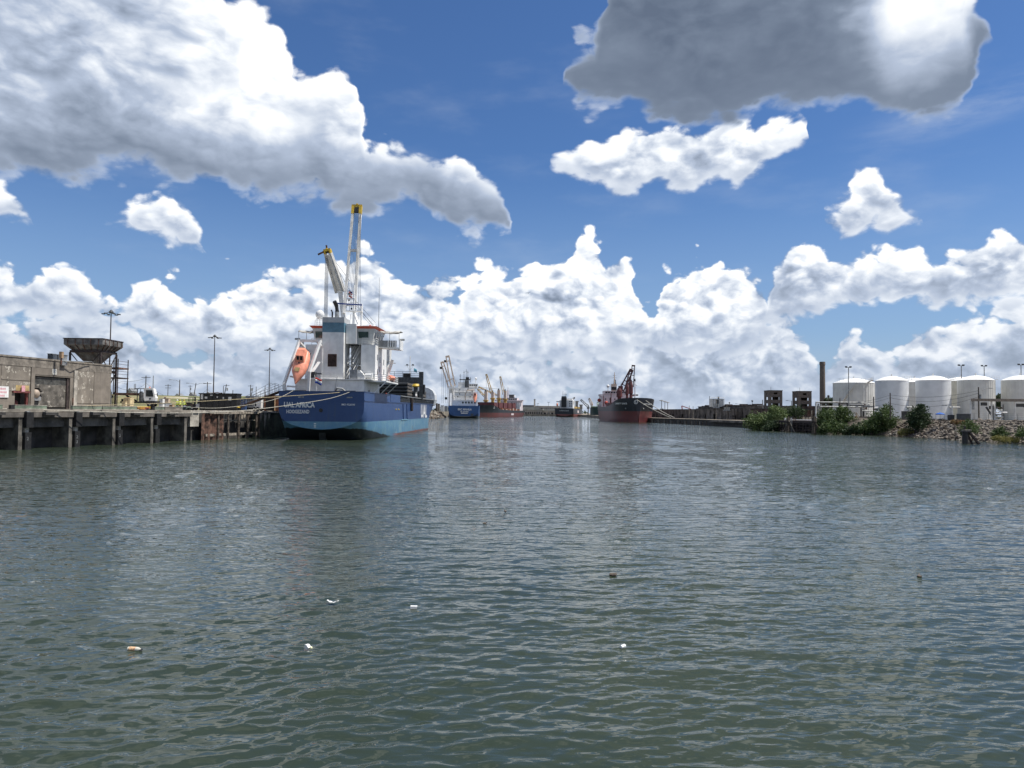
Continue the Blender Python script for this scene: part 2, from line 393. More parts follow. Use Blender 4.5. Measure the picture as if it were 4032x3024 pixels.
# ---------------------------------------------------------------- water
def make_water():
    rs = np.random.RandomState(11)
    NR, NC = 880, 640
    Y = 7.5 * np.exp(np.linspace(0, math.log(900 / 7.5), NR))
    u = np.linspace(-1, 1, NC)
    X = u[None, :] * (Y[:, None] * 0.80 + 6.0)
    YY = np.repeat(Y[:, None], NC, 1)
    dY = np.gradient(Y)[:, None]
    Z = np.zeros_like(X)
    gust = np.zeros_like(X)
    for k in range(7):
        a, ph = rs.uniform(0, 2 * math.pi, 2); lam = rs.uniform(14, 60)
        gust += np.sin((X * math.cos(a) + YY * math.sin(a) * 0.7) * 2 * math.pi / lam + ph)
    gust = np.clip(0.9 + 0.16 * gust, 0.45, 1.5)
    def train(lam, slope, ang, ph, env=1.0):
        kx, ky = math.cos(ang) * 2 * math.pi / lam, math.sin(ang) * 2 * math.pi / lam
        fade = np.clip((lam * max(abs(math.sin(ang)), 0.35) ** -1 / dY - 2.5) / 2.5, 0, 1)
        p = kx * X + ky * YY + ph
        return slope * lam / (2 * math.pi) * np.sin(p + 0.25 * np.sin(p)) * fade * env
    for k in range(110):
        lam = 0.22 * (4.5 / 0.22) ** rs.rand() ** 1.7
        ang = R(100) + rs.randn() * 0.42
        sl = 0.029 * (1.0 if lam < 0.55 else 0.62 if lam < 0.9 else 0.34 if lam < 2.0 else 0.2)
        Z += train(lam, sl, ang, rs.uniform(0, 6.28), gust if lam < 3 else 1.0)
    # old wakes crossing the basin: bands of longer ripples
    for (ang, lam, c, w, s) in ((R(82), 1.25, 33.0, 11.0, 0.045), (R(97), 0.85, 20.0, 5.0, 0.04), (R(70), 1.6, 46.0, 9.0, 0.045), (R(110), 0.9, 14.0, 3.0, 0.03)):
        t = X * math.cos(ang) + YY * math.sin(ang) + 1.2 * np.sin(X * 0.11 + c)
        env = np.exp(-((t - c) / w) ** 2)
        Z += s * lam / (2 * math.pi) * np.sin(2 * math.pi / lam * t) * env * np.clip((lam / dY - 3) / 4, 0, 1)
    co = np.stack([X, YY, Z], -1).reshape(-1, 3)
    idx = np.arange(NR * NC).reshape(NR, NC)
    q = np.stack([idx[:-1, :-1], idx[:-1, 1:], idx[1:, 1:], idx[1:, :-1]], -1).reshape(-1, 4)
    # calm apron out to the horizon
    n0 = len(co)
    ring = np.concatenate([idx[0, :], idx[1:, -1], idx[-1, -2::-1], idx[-2:0:-1, 0]])
    rc = co[ring].copy()
    ctr = np.array([0, 300.0]); dd = rc[:, :2] - ctr
    far = ctr + dd / np.abs(dd).max(1, keepdims=True) * 9000
    outer = np.concatenate([far, np.zeros((len(ring), 1))], 1)
    co = np.concatenate([co, outer])
    m = len(ring); r2 = np.roll(ring, -1); o1 = n0 + np.arange(m); o2 = np.roll(o1, -1)
    q = np.concatenate([q, np.stack([ring, o1, o2, r2], -1)])
    me = bpy.data.meshes.new('water')
    me.vertices.add(len(co)); me.vertices.foreach_set('co', co.astype(np.float32).ravel())
    me.loops.add(len(q) * 4); me.loops.foreach_set('vertex_index', q.astype(np.int32).ravel())
    me.polygons.add(len(q)); me.polygons.foreach_set('loop_start', np.arange(0, len(q) * 4, 4, dtype=np.int32))
    me.polygons.foreach_set('loop_total', np.full(len(q), 4, dtype=np.int32))
    me.polygons.foreach_set('use_smooth', np.ones(len(q), dtype=bool))
    me.update(calc_edges=True); me.validate()
    mt, nt, b = bsdf_mat('harbour_water')
    geo = nt.nodes.new('ShaderNodeNewGeometry'); P = E(nt, geo.outputs['Position'])
    px, py, pz = P.xyz()
    murk = noise(nt, P.v('MULTIPLY', (1, 1, 0)), 0.05, 3, 0.5)
    base = mixc(nt, murk.ss(0.35, 0.65), (0.026, 0.037, 0.026), (0.036, 0.047, 0.031))
    nt.links.new(base.s, b.inputs['Base Color'])
    b.inputs['IOR'].default_value = 1.333
    b.inputs['Roughness'].default_value = 0.035
    w = vec(nt, px.ma(0.55, py * 0.16), py * 1.25 - px * 0.1, 0.0)
    h1 = noise(nt, w, 1.5, 2, 0.5, dist=0.25)
    h2 = noise(nt, w, 4.5, 1, 0.5, dist=0.15)
    patch = noise(nt, P.v('MULTIPLY', (1, 1, 0)), 0.045, 2, 0.5).ss(0.3, 0.7, 0.55, 1.25)
    dist = P.v('LENGTH')
    near = dist.ss(14, 60, 0.12, 0.85)
    h = h1 * (near * 0.32) + h2 * 0.026
    bp = nt.nodes.new('ShaderNodeBump'); bp.inputs['Distance'].default_value = 1.0
    nt.links.new((patch * 1.0).s, bp.inputs['Strength'])
    nt.links.new(h.s, bp.inputs['Height']); nt.links.new(bp.outputs[0], b.inputs['Normal'])
    o = link('water', me, mt, kind='structure')
    return o
make_water()
# ---------------------------------------------------------------- shared colours
M_conc = mat('weathered_concrete', (0.22, 0.195, 0.165), 0.9, var=0.22, scale=0.9, streak=0.45, bump=0.02)
M_conc2 = mat('pale_concrete', (0.40, 0.37, 0.32), 0.9, var=0.2, scale=1.2, streak=0.4, bump=0.02)
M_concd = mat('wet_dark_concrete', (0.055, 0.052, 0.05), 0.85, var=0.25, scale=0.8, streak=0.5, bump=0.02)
M_rubber = mat('black_rubber', (0.011, 0.011, 0.012), 0.7, var=0.3, scale=3)
M_timber = mat('old_timber', (0.12, 0.095, 0.075), 0.9, var=0.35, scale=2.5, streak=0.5, bump=0.02)
M_timberp = mat('bleached_timber', (0.30, 0.265, 0.22), 0.9, var=0.3, scale=2.5, streak=0.3, bump=0.02)
M_rust = mat('rusty_steel', (0.13, 0.07, 0.05), 0.85, var=0.35, scale=1.6, streak=0.5, bump=0.01)
M_rustd = mat('dark_rusty_steel', (0.045, 0.032, 0.03), 0.8, var=0.3, scale=2, streak=0.4)
M_galv = mat('galvanised_steel', (0.32, 0.33, 0.33), 0.5, 0.4, var=0.2, scale=2, streak=0.35, spots=(0.12, 0.06, 0.035), spot_amt=0.62)
M_green = mat('faded_green_paint', (0.17, 0.21, 0.155), 0.7, var=0.2, scale=1.2, streak=0.3)
M_white = mat('white_paint', (0.74, 0.74, 0.73), 0.45, var=0.06, scale=0.8, streak=0.12)
M_whites = mat('stained_white_paint', (0.66, 0.65, 0.62), 0.5, var=0.1, scale=0.8, streak=0.35, spots=(0.33, 0.2, 0.12), spot_amt=0.70, spot_scale=1.2)
M_black = mat('black_paint', (0.017, 0.017, 0.019), 0.5, var=0.3, scale=2)
M_dgrey = mat('dark_grey_paint', (0.06, 0.065, 0.07), 0.6, var=0.2, scale=2)
M_grey = mat('grey_paint', (0.25, 0.26, 0.27), 0.6, var=0.15, scale=1.5, streak=0.3)
M_yellow = mat('yellow_paint', (0.62, 0.42, 0.04), 0.5, var=0.15, scale=2, streak=0.2)
M_red = mat('red_paint', (0.40, 0.06, 0.04), 0.55, var=0.15, scale=2, streak=0.2)
M_pink = mat('faded_red_sign', (0.62, 0.32, 0.36), 0.6, var=0.1, scale=6)
M_rope = mat('mooring_rope', (0.42, 0.35, 0.22), 0.9, var=0.2, scale=8)
M_ropew = mat('pale_rope', (0.46, 0.43, 0.36), 0.9, var=0.15, scale=8)
M_glass = mat('dark_glass', (0.02, 0.027, 0.032), 0.08, var=0.1)
M_skin = mat('skin', (0.42, 0.25, 0.17), 0.6, var=0.05)
M_hivis = mat('hi_vis_yellow', (0.66, 0.78, 0.07), 0.7, var=0.05)
M_orange = mat('orange_shell', (0.82, 0.31, 0.20), 0.45, var=0.1, scale=1.5, streak=0.18)
M_beige = mat('beige_tarp', (0.58, 0.47, 0.28), 0.8, var=0.15, scale=2)
M_wood = mat('crate_wood', (0.38, 0.26, 0.16), 0.85, var=0.2, scale=3)
M_pole = mat('pole_wood', (0.10, 0.08, 0.065), 0.9, var=0.25, scale=3)
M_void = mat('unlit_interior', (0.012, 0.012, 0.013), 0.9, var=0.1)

class Fr:
    "vertical plane through a and b on the ground level z0: pixel of the photograph -> (u along, z up) on it"
    def __init__(s, a, b, z0):
        s.a = Vector((a[0], a[1], 0)); d = Vector((b[0] - a[0], b[1] - a[1], 0))
        s.len = d.length; s.t = d.normalized(); s.n = Vector((-s.t.y, s.t.x, 0)); s.z0 = z0
        s.rz = math.atan2(s.t.y, s.t.x)
    def uz(s, px, py, off=0.0):
        d = ray(px, py); o = Vector((0, 0, CAM_Z))
        k = ((s.a + s.n * off) - o).dot(s.n) / d.dot(s.n)
        p = o + d * k
        return (Vector((p.x, p.y, 0)) - s.a).dot(s.t), p.z - s.z0
    def root(s, name, label, cat, group=None):
        return thing(name, label, cat, (s.a.x, s.a.y, s.z0), s.rz, group)

# ---------------------------------------------------------------- left yard ground and levee
DZ = 4.7
dk = Fr((-57.6, 84.5), (-47.5, 121.35), 0.0)
def dock_pt(s_, i=0.0, z=DZ):
    p = dk.a + dk.t * s_ + dk.n * i
    return Vector((p.x, p.y, z))
S_END = 52.0
e = dock_pt(S_END, 0)
g = MB()
g.prism([tuple(dock_pt(-60, 3.0)[:2]), tuple(dock_pt(S_END, 3.0)[:2]), (-47.2, 136.5), (-54.5, 640), (-60, 2600), (-2600, 2600), (-2600, 30)], -2.0, DZ - 0.05)
M_yard = mat('yard_gravel', (0.30, 0.27, 0.22), 0.95, var=0.2, scale=0.25, bump=0.01)
g.build('yard_ground', M_yard, kind='structure')
M_grass, nt, b = bsdf_mat('dry_grass')
P = E(nt, nt.nodes.new('ShaderNodeTexCoord').outputs['Object'])
nn = noise(nt, P, 0.09, 6, 0.65)
c = mixc(nt, nn.ss(0.38, 0.62), (0.085, 0.105, 0.03), (0.22, 0.19, 0.09))
c = mixc(nt, noise(nt, P.v('MULTIPLY', (0.4, 1.5, 1)), 0.12, 5, 0.6).ss(0.55, 0.7), c, (0.42, 0.38, 0.28))
nt.links.new(c.s, b.inputs['Base Color']); b.inputs['Roughness'].default_value = 0.95
lev = MB()
rr = random.Random(3)
prof = [(176, 4.6), (186, 5.1), (198, 6.6), (212, 8.3), (222, 9.0), (236, 9.2), (260, 6.0), (300, 4.6)]
lev.grid([[(-210 + 7.0 * i, y + 6 * math.sin(i * 0.31), z + (0.35 * math.sin(i * 0.5 + y) + rr.uniform(-.12, .12)) * (1 if 4.7 < z else 0) - 0.012 * i * (1 if z > 4.7 else 0)) for y, z in prof] for i in range(21)])
lev.build('grass_levee', M_grass, smooth=True, kind='structure')

# ---------------------------------------------------------------- concrete wharf
def wharf():
    r = dk.root('concrete_wharf', 'long weathered concrete wharf with open bays and black fenders, left foreground', 'wharf')
    s0, s1 = -26.0, 31.6
    MB().box(s0, s1, 0.0, 4.0, DZ - 0.35, DZ).build('deck_slab', mat('worn_deck', (0.24, 0.215, 0.18), .95, var=.2, scale=.5, streak=.3), r)
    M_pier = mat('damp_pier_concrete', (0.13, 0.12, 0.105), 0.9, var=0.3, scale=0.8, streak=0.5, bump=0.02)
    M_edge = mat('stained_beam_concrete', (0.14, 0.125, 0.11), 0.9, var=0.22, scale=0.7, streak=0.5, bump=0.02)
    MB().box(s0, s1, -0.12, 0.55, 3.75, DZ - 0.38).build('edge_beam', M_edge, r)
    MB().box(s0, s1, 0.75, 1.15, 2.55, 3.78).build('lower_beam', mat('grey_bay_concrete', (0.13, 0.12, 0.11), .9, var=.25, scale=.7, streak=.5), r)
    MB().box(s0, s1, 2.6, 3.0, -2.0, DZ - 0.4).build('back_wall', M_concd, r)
    for k, sx in enumerate([-18, -11, -4, 3, 10, 17, 24, 31]):
        MB().box(sx - 0.66, sx - 0.12, 0.02, 2.7, -2.0, 3.74).build('pier_wall', M_pier, r)
        if sx < 30:
            fd = MB()
            fd.box(sx - 0.10, sx + 0.82, -0.52, 0.30, 2.55, 4.36)
            fd.box(sx - 0.06, sx + 0.76, -0.34, 0.30, 0.0 - 0.6, 2.0)
            f = fd.build('fender', M_rubber, r)
            MB().box(sx + 0.02, sx + 0.52, -0.2, 0.30, 2.0, 2.56).build('fender_bracket', M_conc2, f)
            MB().box(sx + 0.05, sx + 0.5, -0.36, 0.1, 4.37, 4.48).build('fender_cap', M_galv, f)
            bk = sx + 3.25
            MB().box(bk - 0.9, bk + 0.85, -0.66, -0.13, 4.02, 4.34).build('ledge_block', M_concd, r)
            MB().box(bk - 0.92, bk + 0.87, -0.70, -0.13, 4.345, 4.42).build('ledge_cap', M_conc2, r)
    for sx, tx in ((3, '2'), (10, '23'), (17, '2')):
        for j, ch in enumerate(tx):
            text_mesh('berth_number', ch, 0.55, M_galv, r, plane_M((sx + 0.28, -0.345, 1.25 - 0.6 * j), (1, 0, 0), (0, 0, 1)))
    return r
wharf()

def bulkhead():
    r = dk.root('timber_bulkhead', 'dark timber and sheet pile bulkhead with leaning posts between wharf and blue ship', 'bulkhead')
    a = 31.75
    MB().box(a, 60.0, 1.6, 2.0, -2, DZ - 0.1).build('back_wall', M_concd, r)
    MB().box(a, 60.0, 2.01, 4.0, DZ - 0.4, DZ - 0.02).build('deck_slab', M_conc2, r)
    MB().box(a + 0.2, a + 2.2, 0.3, 0.8, 2.2, 4.35).build('end_block', M_conc2, r)
    # rusty sheet piles
    sp = MB()
    pts = []
    for k in range(14):
        x = 34.4 + k * 0.42
        pts.append((x, 0.15 if k % 4 in (0, 1) else 0.5))
    sp.grid([[(x, y, z) for x, y in pts] for z in (-2.0, 4.2)])
    sp.build('sheet_pile_wall', M_rust, r)
    for px_ in (860, 899, 939, 976, 1009, 1021):
        u, z = dk.uz(px_, 1660)
        pl = MB().tube((u, -0.05, -2), (u + rnd.uniform(-.15, .15), 0.0, 4.15), 0.19, 0.17, 8)
        pl.build('timber_post', M_timber, r, smooth=True)
    u0, u1 = dk.uz(820, 1660)[0], dk.uz(1012, 1660)[0]
    MB().box(u0, u1, -0.28, 0.12, 4.16, 4.52).build('cap_beam', M_timberp, r)
    MB().box(u0 - 0.2, u1, 0.2, 0.5, 0.55, 0.95).build('waler', M_timberp, r)
    MB().box(u0, u1 + 0.3, 0.55, 0.75, 2.95, 3.12).build('waler', M_timberp, r)
    xs = [826, 852, 866, 888, 905, 924, 945, 968, 978, 1000]
    for k, px_ in enumerate(xs):
        u = dk.uz(px_, 1640)[0]
        MB().box(u - 0.28, u + 0.28, 0.76, 0.86, 3.2 + 0.1 * (k % 3), 4.1 - 0.12 * (k % 2)).build('plank', M_timberp if k % 3 else M_timber, r)
    for k in range(9):
        u = dk.uz(752 + 25.5 * k, 1612)[0]
        w = 0.62
        MB().prism([(u - w, 4.36), (u + w, 4.36), (u + w * 0.62, 4.70), (u - w * 0.62, 4.70)], 0.1, 0.55, 'y').build('cap_block', M_conc2, r)
    u0, u1 = dk.uz(1022, 1660)[0], 60.0
    M_slime = mat('algae_concrete', (0.075, 0.085, 0.06), 0.9, var=0.3, scale=0.7, streak=0.5, bump=0.02)
    MB().box(u0, u1, 0.1, 1.5, -2, 4.3).build('corner_pier', M_slime, r)
    MB().box(u0 - 0.3, u1, -0.1, 1.55, 4.31, 4.6).build('corner_cap', M_conc2, r)
    for px_, l in ((1030, 1.7), (1046, 2.9), (1062, 1.2)):
        u = dk.uz(px_, 1640)[0]
        MB().prism([(u - 0.45, 4.28), (u + 0.4, 4.28), (u - 0.15, 4.28 - l)], 0.04, 0.09, 'y').build('lime_stain', M_conc2, r)
bulkhead()

# green curb beams lying along the edge
for k, (x0, x1, off, m_, lab) in enumerate(((-140, 22, 0.6, M_green, 'short green curb beam at the photo\'s left edge of the wharf'),
        (66, 192, 0.45, M_green, 'green steel curb beam in front of the roller door'),
        (300, 415, 0.7, M_green, 'green curb beam right of the roller door on the wharf edge'),
        (418, 552, 0.7, M_green, 'long green curb beam before the white yard tractor'),
        (620, 657, 0.6, M_green, 'stubby grey green curb beam beside the yellow and red slings'),
        (660, 728, 0.6, M_conc, 'grey curb beam at the end of the concrete wharf'))):
    u0, u1 = dk.uz(x0, 1604)[0], dk.uz(x1, 1604)[0]
    o = thing('curb_beam', lab, 'beam', tuple(dock_pt(u0, off)), dk.rz, 'curb beams on the wharf edge')
    L = u1 - u0
    web = MB().box(0, L, -0.16, 0.16, 0.06, 0.44)
    web.build('web', m_, o)
    MB().box(-0.01, L + 0.01, -0.2, 0.2, 0.0, 0.06).box(-0.01, L + 0.01, -0.2, 0.2, 0.44, 0.5).build('flange', M_conc2 if k else m_, o)
    if k in (1, 4):
        MB().box(-0.5, -0.02, -0.17, 0.17, 0.0, 0.48).build('end_plate', M_rubber, o)

# pile of slings on the edge
u = dk.uz(582, 1606)[0]
o = thing('sling_pile', 'heap of yellow and dark red lifting slings on the wharf edge', 'slings', tuple(dock_pt(u, 0.9)), dk.rz)
rr = random.Random(5)
for k in range(7):
    pts = [(rr.uniform(-1.3, 1.3) * 0.3 + math.cos(t * 0.9 + k) * (0.9 + 0.1 * k), math.sin(t * 0.9 + k) * 0.35, 0.08 + 0.055 * k + 0.02 * math.sin(3 * t)) for t in range(8)]
    MB().path(pts, 0.055, 5).build('sling', M_yellow if k % 3 == 0 else M_red if k % 3 == 1 else mat('maroon_web', (0.16, 0.03, 0.06), 0.8), o, smooth=True)

# ---------------------------------------------------------------- warehouse
def warehouse():
    A, B = U(0, 1500, 93), U(437, 1500, 114)
    f = Fr((A.x, A.y), (B.x, B.y), DZ)
    r = f.root('concrete_warehouse', 'stained concrete warehouse with broken roller door on the left wharf', 'warehouse')
    L = f.len; H = 6.55
    M_peel = mat('peeling_wall', (0.21, 0.185, 0.155), 0.95, var=0.12, scale=0.5, streak=0.4, bump=0.02, spots=(0.44, 0.41, 0.35), spot_amt=0.545, spot_scale=1.1)
    M_wall = mat('board_marked_concrete', (0.20, 0.175, 0.147), 0.95, var=0.12, scale=0.5, streak=0.4, bump=0.02)
    q = lambda x, y: f.uz(x, y)
    d0, dt = q(131, 1590)[0], q(200, 1483)[1]
    d1 = q(274, 1590)[0]
    w0, wt = q(57, 1590)[0], q(80, 1547)[1]
    w1 = q(113, 1590)[0]
    # wall with two real openings, 0.4 m thick
    wl = MB()
    for (a, b_, c_, d_) in ((-26, w0, 0, H), (w0, w1, wt, H), (w1, d0, 0, H), (d0, d1, dt, H), (d1, L, 0, H)):
        wl.box(a, b_, 0, 0.4, c_, d_)
    wl.build('wall', M_wall, r)
    MB().box(L - 0.4, L, 0.41, 22, 0, H).build('end_wall', M_wall, r)
    MB().box(-26, L - 0.42, 0.42, 22, H - 0.6, H - 0.3).build('roof', M_concd, r)
    MB().box(-26, L + 0.12, -0.14, 0.5, H + 0.002, H + 0.22).build('coping', M_conc, r)
    MB().box(-26, L + 0.04, -0.06, -0.003, H - 1.05, H - 0.01).build('parapet_band', M_conc, r)
    for (a, b_) in ((117, 131), (287, 300), (-90, -75)):
        u0, u1 = q(a, 1560)[0], q(b_, 1560)[0]
        MB().box(u0, u1, -0.16, -0.004, 0, H - 1.06).build('pilaster', M_conc2 if a > 200 else M_wall, r)
    # plaster panels, one by one
    for (a, b_, y0, y1, m_) in ((2, 115, 1442, 1496, M_peel), (2, 115, 1502, 1538, M_peel), (303, 365, 1458, 1588, M_peel), (368, 432, 1452, 1588, M_wall), (134, 285, 1443, 1479, M_wall)):
        u0, u1 = q(a, 1560)[0], q(b_, 1560)[0]
        z1, z0 = q((a + b_) / 2, y0)[1], q((a + b_) / 2, y1)[1]
        MB().box(u0, u1, -0.05, -0.002, max(z0, 0.02), min(z1, H - 1.08)).build('plaster_panel', m_, r)
    # roller door: corrugated slats, one mesh each
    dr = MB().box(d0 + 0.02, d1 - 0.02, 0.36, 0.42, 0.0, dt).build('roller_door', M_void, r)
    M_slat = mat('scuffed_shutter', (0.17, 0.155, 0.135), 0.7, 0.2, var=0.25, scale=1.1, streak=0.3, spots=(0.42, 0.39, 0.34), spot_amt=0.57, spot_scale=1.3)
    M_slatd = mat('dark_shutter', (0.10, 0.10, 0.095), 0.7, 0.2, var=0.25, scale=1.5, streak=0.4)
    n = 26
    for k in range(n):
        z0 = dt * k / n + 0.25
        z1 = z0 + dt / n * 0.86
        if z1 > dt: break
        xa = d0 + 0.05 + (1.5 + 0.25 * math.sin(k * 1.7) if 6 < k < 15 else 0.9 + 0.1 * (k % 3) if k <= 6 else 0)
        MB().prism([(0.27, z0), (0.33, z0), (0.33, z1), (0.27, z1), (0.235, (z0 + z1) / 2)], xa, d1 - 0.55, 'x').build('slat', M_slatd if k > 17 else M_slat, dr)
    MB().box(d1 - 0.5, d1 - 0.05, 0.12, 0.36, 0, dt - 0.1).build('door_guide', M_rustd, dr)
    MB().tube((d1 + 0.25, -0.3, 0), (d1 + 0.25, -0.3, 1.6), 0.09, n=8).build('guard_post', M_rust, r)
    # things showing through the torn side of the door
    MB().box(d0 + 0.05, d0 + 1.0, 0.1, 0.3, 0.05, 1.4).build('dark_machine_base', M_rubber, r)
    MB().sphere((d0 + 0.55, 0.2, 2.0), 0.55, 10, 8, 1.1).build('tan_drum', mat('tan_drum_paint', (0.36, 0.29, 0.23), 0.7, var=0.1), r, smooth=True)
    MB().box(d0 + 0.2, d0 + 1.3, 0.0, 0.2, 1.1, 1.65).build('grey_tarp', M_grey, r)
    # red doorway
    M_dred = mat('dull_red_steel', (0.16, 0.045, 0.04), 0.7, var=0.2, scale=3)
    u0, u1 = q(47, 1544)[0], q(113, 1544)[0]
    z1, z0 = q(80, 1540)[1], q(80, 1547)[1]
    MB().box(u0, u1, -0.22, -0.004, z0, z1).build('red_lintel', M_dred, r)
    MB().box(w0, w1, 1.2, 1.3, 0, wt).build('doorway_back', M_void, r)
    MB().box(w1 - 0.3, w1 - 0.05, 0.1, 0.35, 0, wt).build('red_door_post', M_dred, r)
    u0, u1 = q(60, 1530)[0], q(112, 1530)[0]
    MB().box(u0, u1, -0.09, -0.055, q(80, 1538.5)[1], q(80, 1517)[1]).build('ochre_board', mat('ochre_board', (0.42, 0.31, 0.14), 0.8, var=0.15), r)
    u0, u1 = q(78, 1530)[0], q(92, 1530)[0]
    MB().box(u0, u1, -0.27, -0.23, q(80, 1542)[1], q(80, 1518)[1]).build('pink_notice', M_pink, r)
    # red hydrant-like valve in the doorway
    MB().lathe([(0.22, 0), (0.22, 0.7), (0.3, 0.75), (0.2, 1.0), (0.05, 1.15)], (w0 + 1.1, 0.8, 0), 10).build('red_valve', M_dred, r)
    u0, u1 = q(-40, 1540)[0], q(31, 1540)[0]
    z1, z0 = q(10, 1521)[1], q(10, 1565)[1]
    sg = MB().box(u0, u1, -0.12, -0.06, z0, z1).build('white_sign', M_white, r)
    for k, (zz, e1) in enumerate(((0.78, 0.22), (0.47, 0.1), (0.16, 0.35))):
        zc = z0 + (z1 - z0) * zz
        x = u0 + 0.2
        while x < u1 - e1 * 1.2 - 0.25:
            wd = rnd.uniform(0.12, 0.2)
            MB().box(x, x + wd, -0.127, -0.121, zc - 0.12, zc + 0.12).build('red_letter', M_pink, sg)
            x += wd + 0.05
    u0, u1 = q(204, 1465)[0], q(221, 1465)[0]
    z1, z0 = q(212, 1453)[1], q(212, 1475)[1]
    pl = MB().box(u0, u1, -0.10, -0.055, z0, z1).build('door_number_plate', mat('chalky_plate', (0.55, 0.54, 0.50), 0.8, var=0.1, spots=(0.3, 0.28, 0.25), spot_amt=0.55, spot_scale=5), r)
    text_mesh('door_number', '20', 0.7, M_grey, pl, plane_M(((u0 + u1) / 2, -0.103, (z0 + z1) / 2), (1, 0, 0), (0, 0, 1)))
    # roof cabinets
    for k, (a, b_, y0, y1, m_, lab) in enumerate(((205, 224, 1394, 1418, M_dgrey, 'dark electrical cabinet on the warehouse roof, left of the post'), (224, 236, 1397, 1420, M_galv, 'pale narrow cabinet behind the roof post'), (246, 275, 1398, 1421, M_galv, 'wide pale cabinet on the warehouse roof, next to the hopper'))):
        p = U(a, y1, 103); p2 = U(b_, y0, 103)
        t = thing('roof_cabinet', lab, 'cabinet', (p.x, p.y, p.z - 0.6), f.rz, 'cabinets on the warehouse roof')
        wd = (p2.x - p.x) * 0.96; h = p2.z - p.z + 0.6
        MB().box(0, wd, 0, 0.7, 0, h).build('case', m_, t)
        MB().box(-0.06, wd + 0.06, -0.06, 0.76, h + 0.001, h + 0.07).build('lid', M_grey, t)
    p = U(241, 1421, 102)
    t = thing('roof_post', 'rusty post with a small box on the warehouse roof', 'post', (p.x, p.y, p.z - 0.5), f.rz)
    MB().tube((0, 0, 0), (0, 0, 1.4), 0.1).build('pole', M_rust, t)
    MB().box(-0.2, 0.2, -0.2, 0.2, 0.9, 1.75).build('box', M_wood, t)
    p0 = U(250, 1424, 102)
    MB().path([U(245, 1421, 103), U(300, 1423, 105), U(345, 1424, 108), U(362, 1425, 109), U(368, 1432, 109)], 0.06, 6).build('roof_conduit', M_galv, label='bent pipe along the warehouse roof edge under the hopper', cat='pipe', smooth=True)
warehouse()

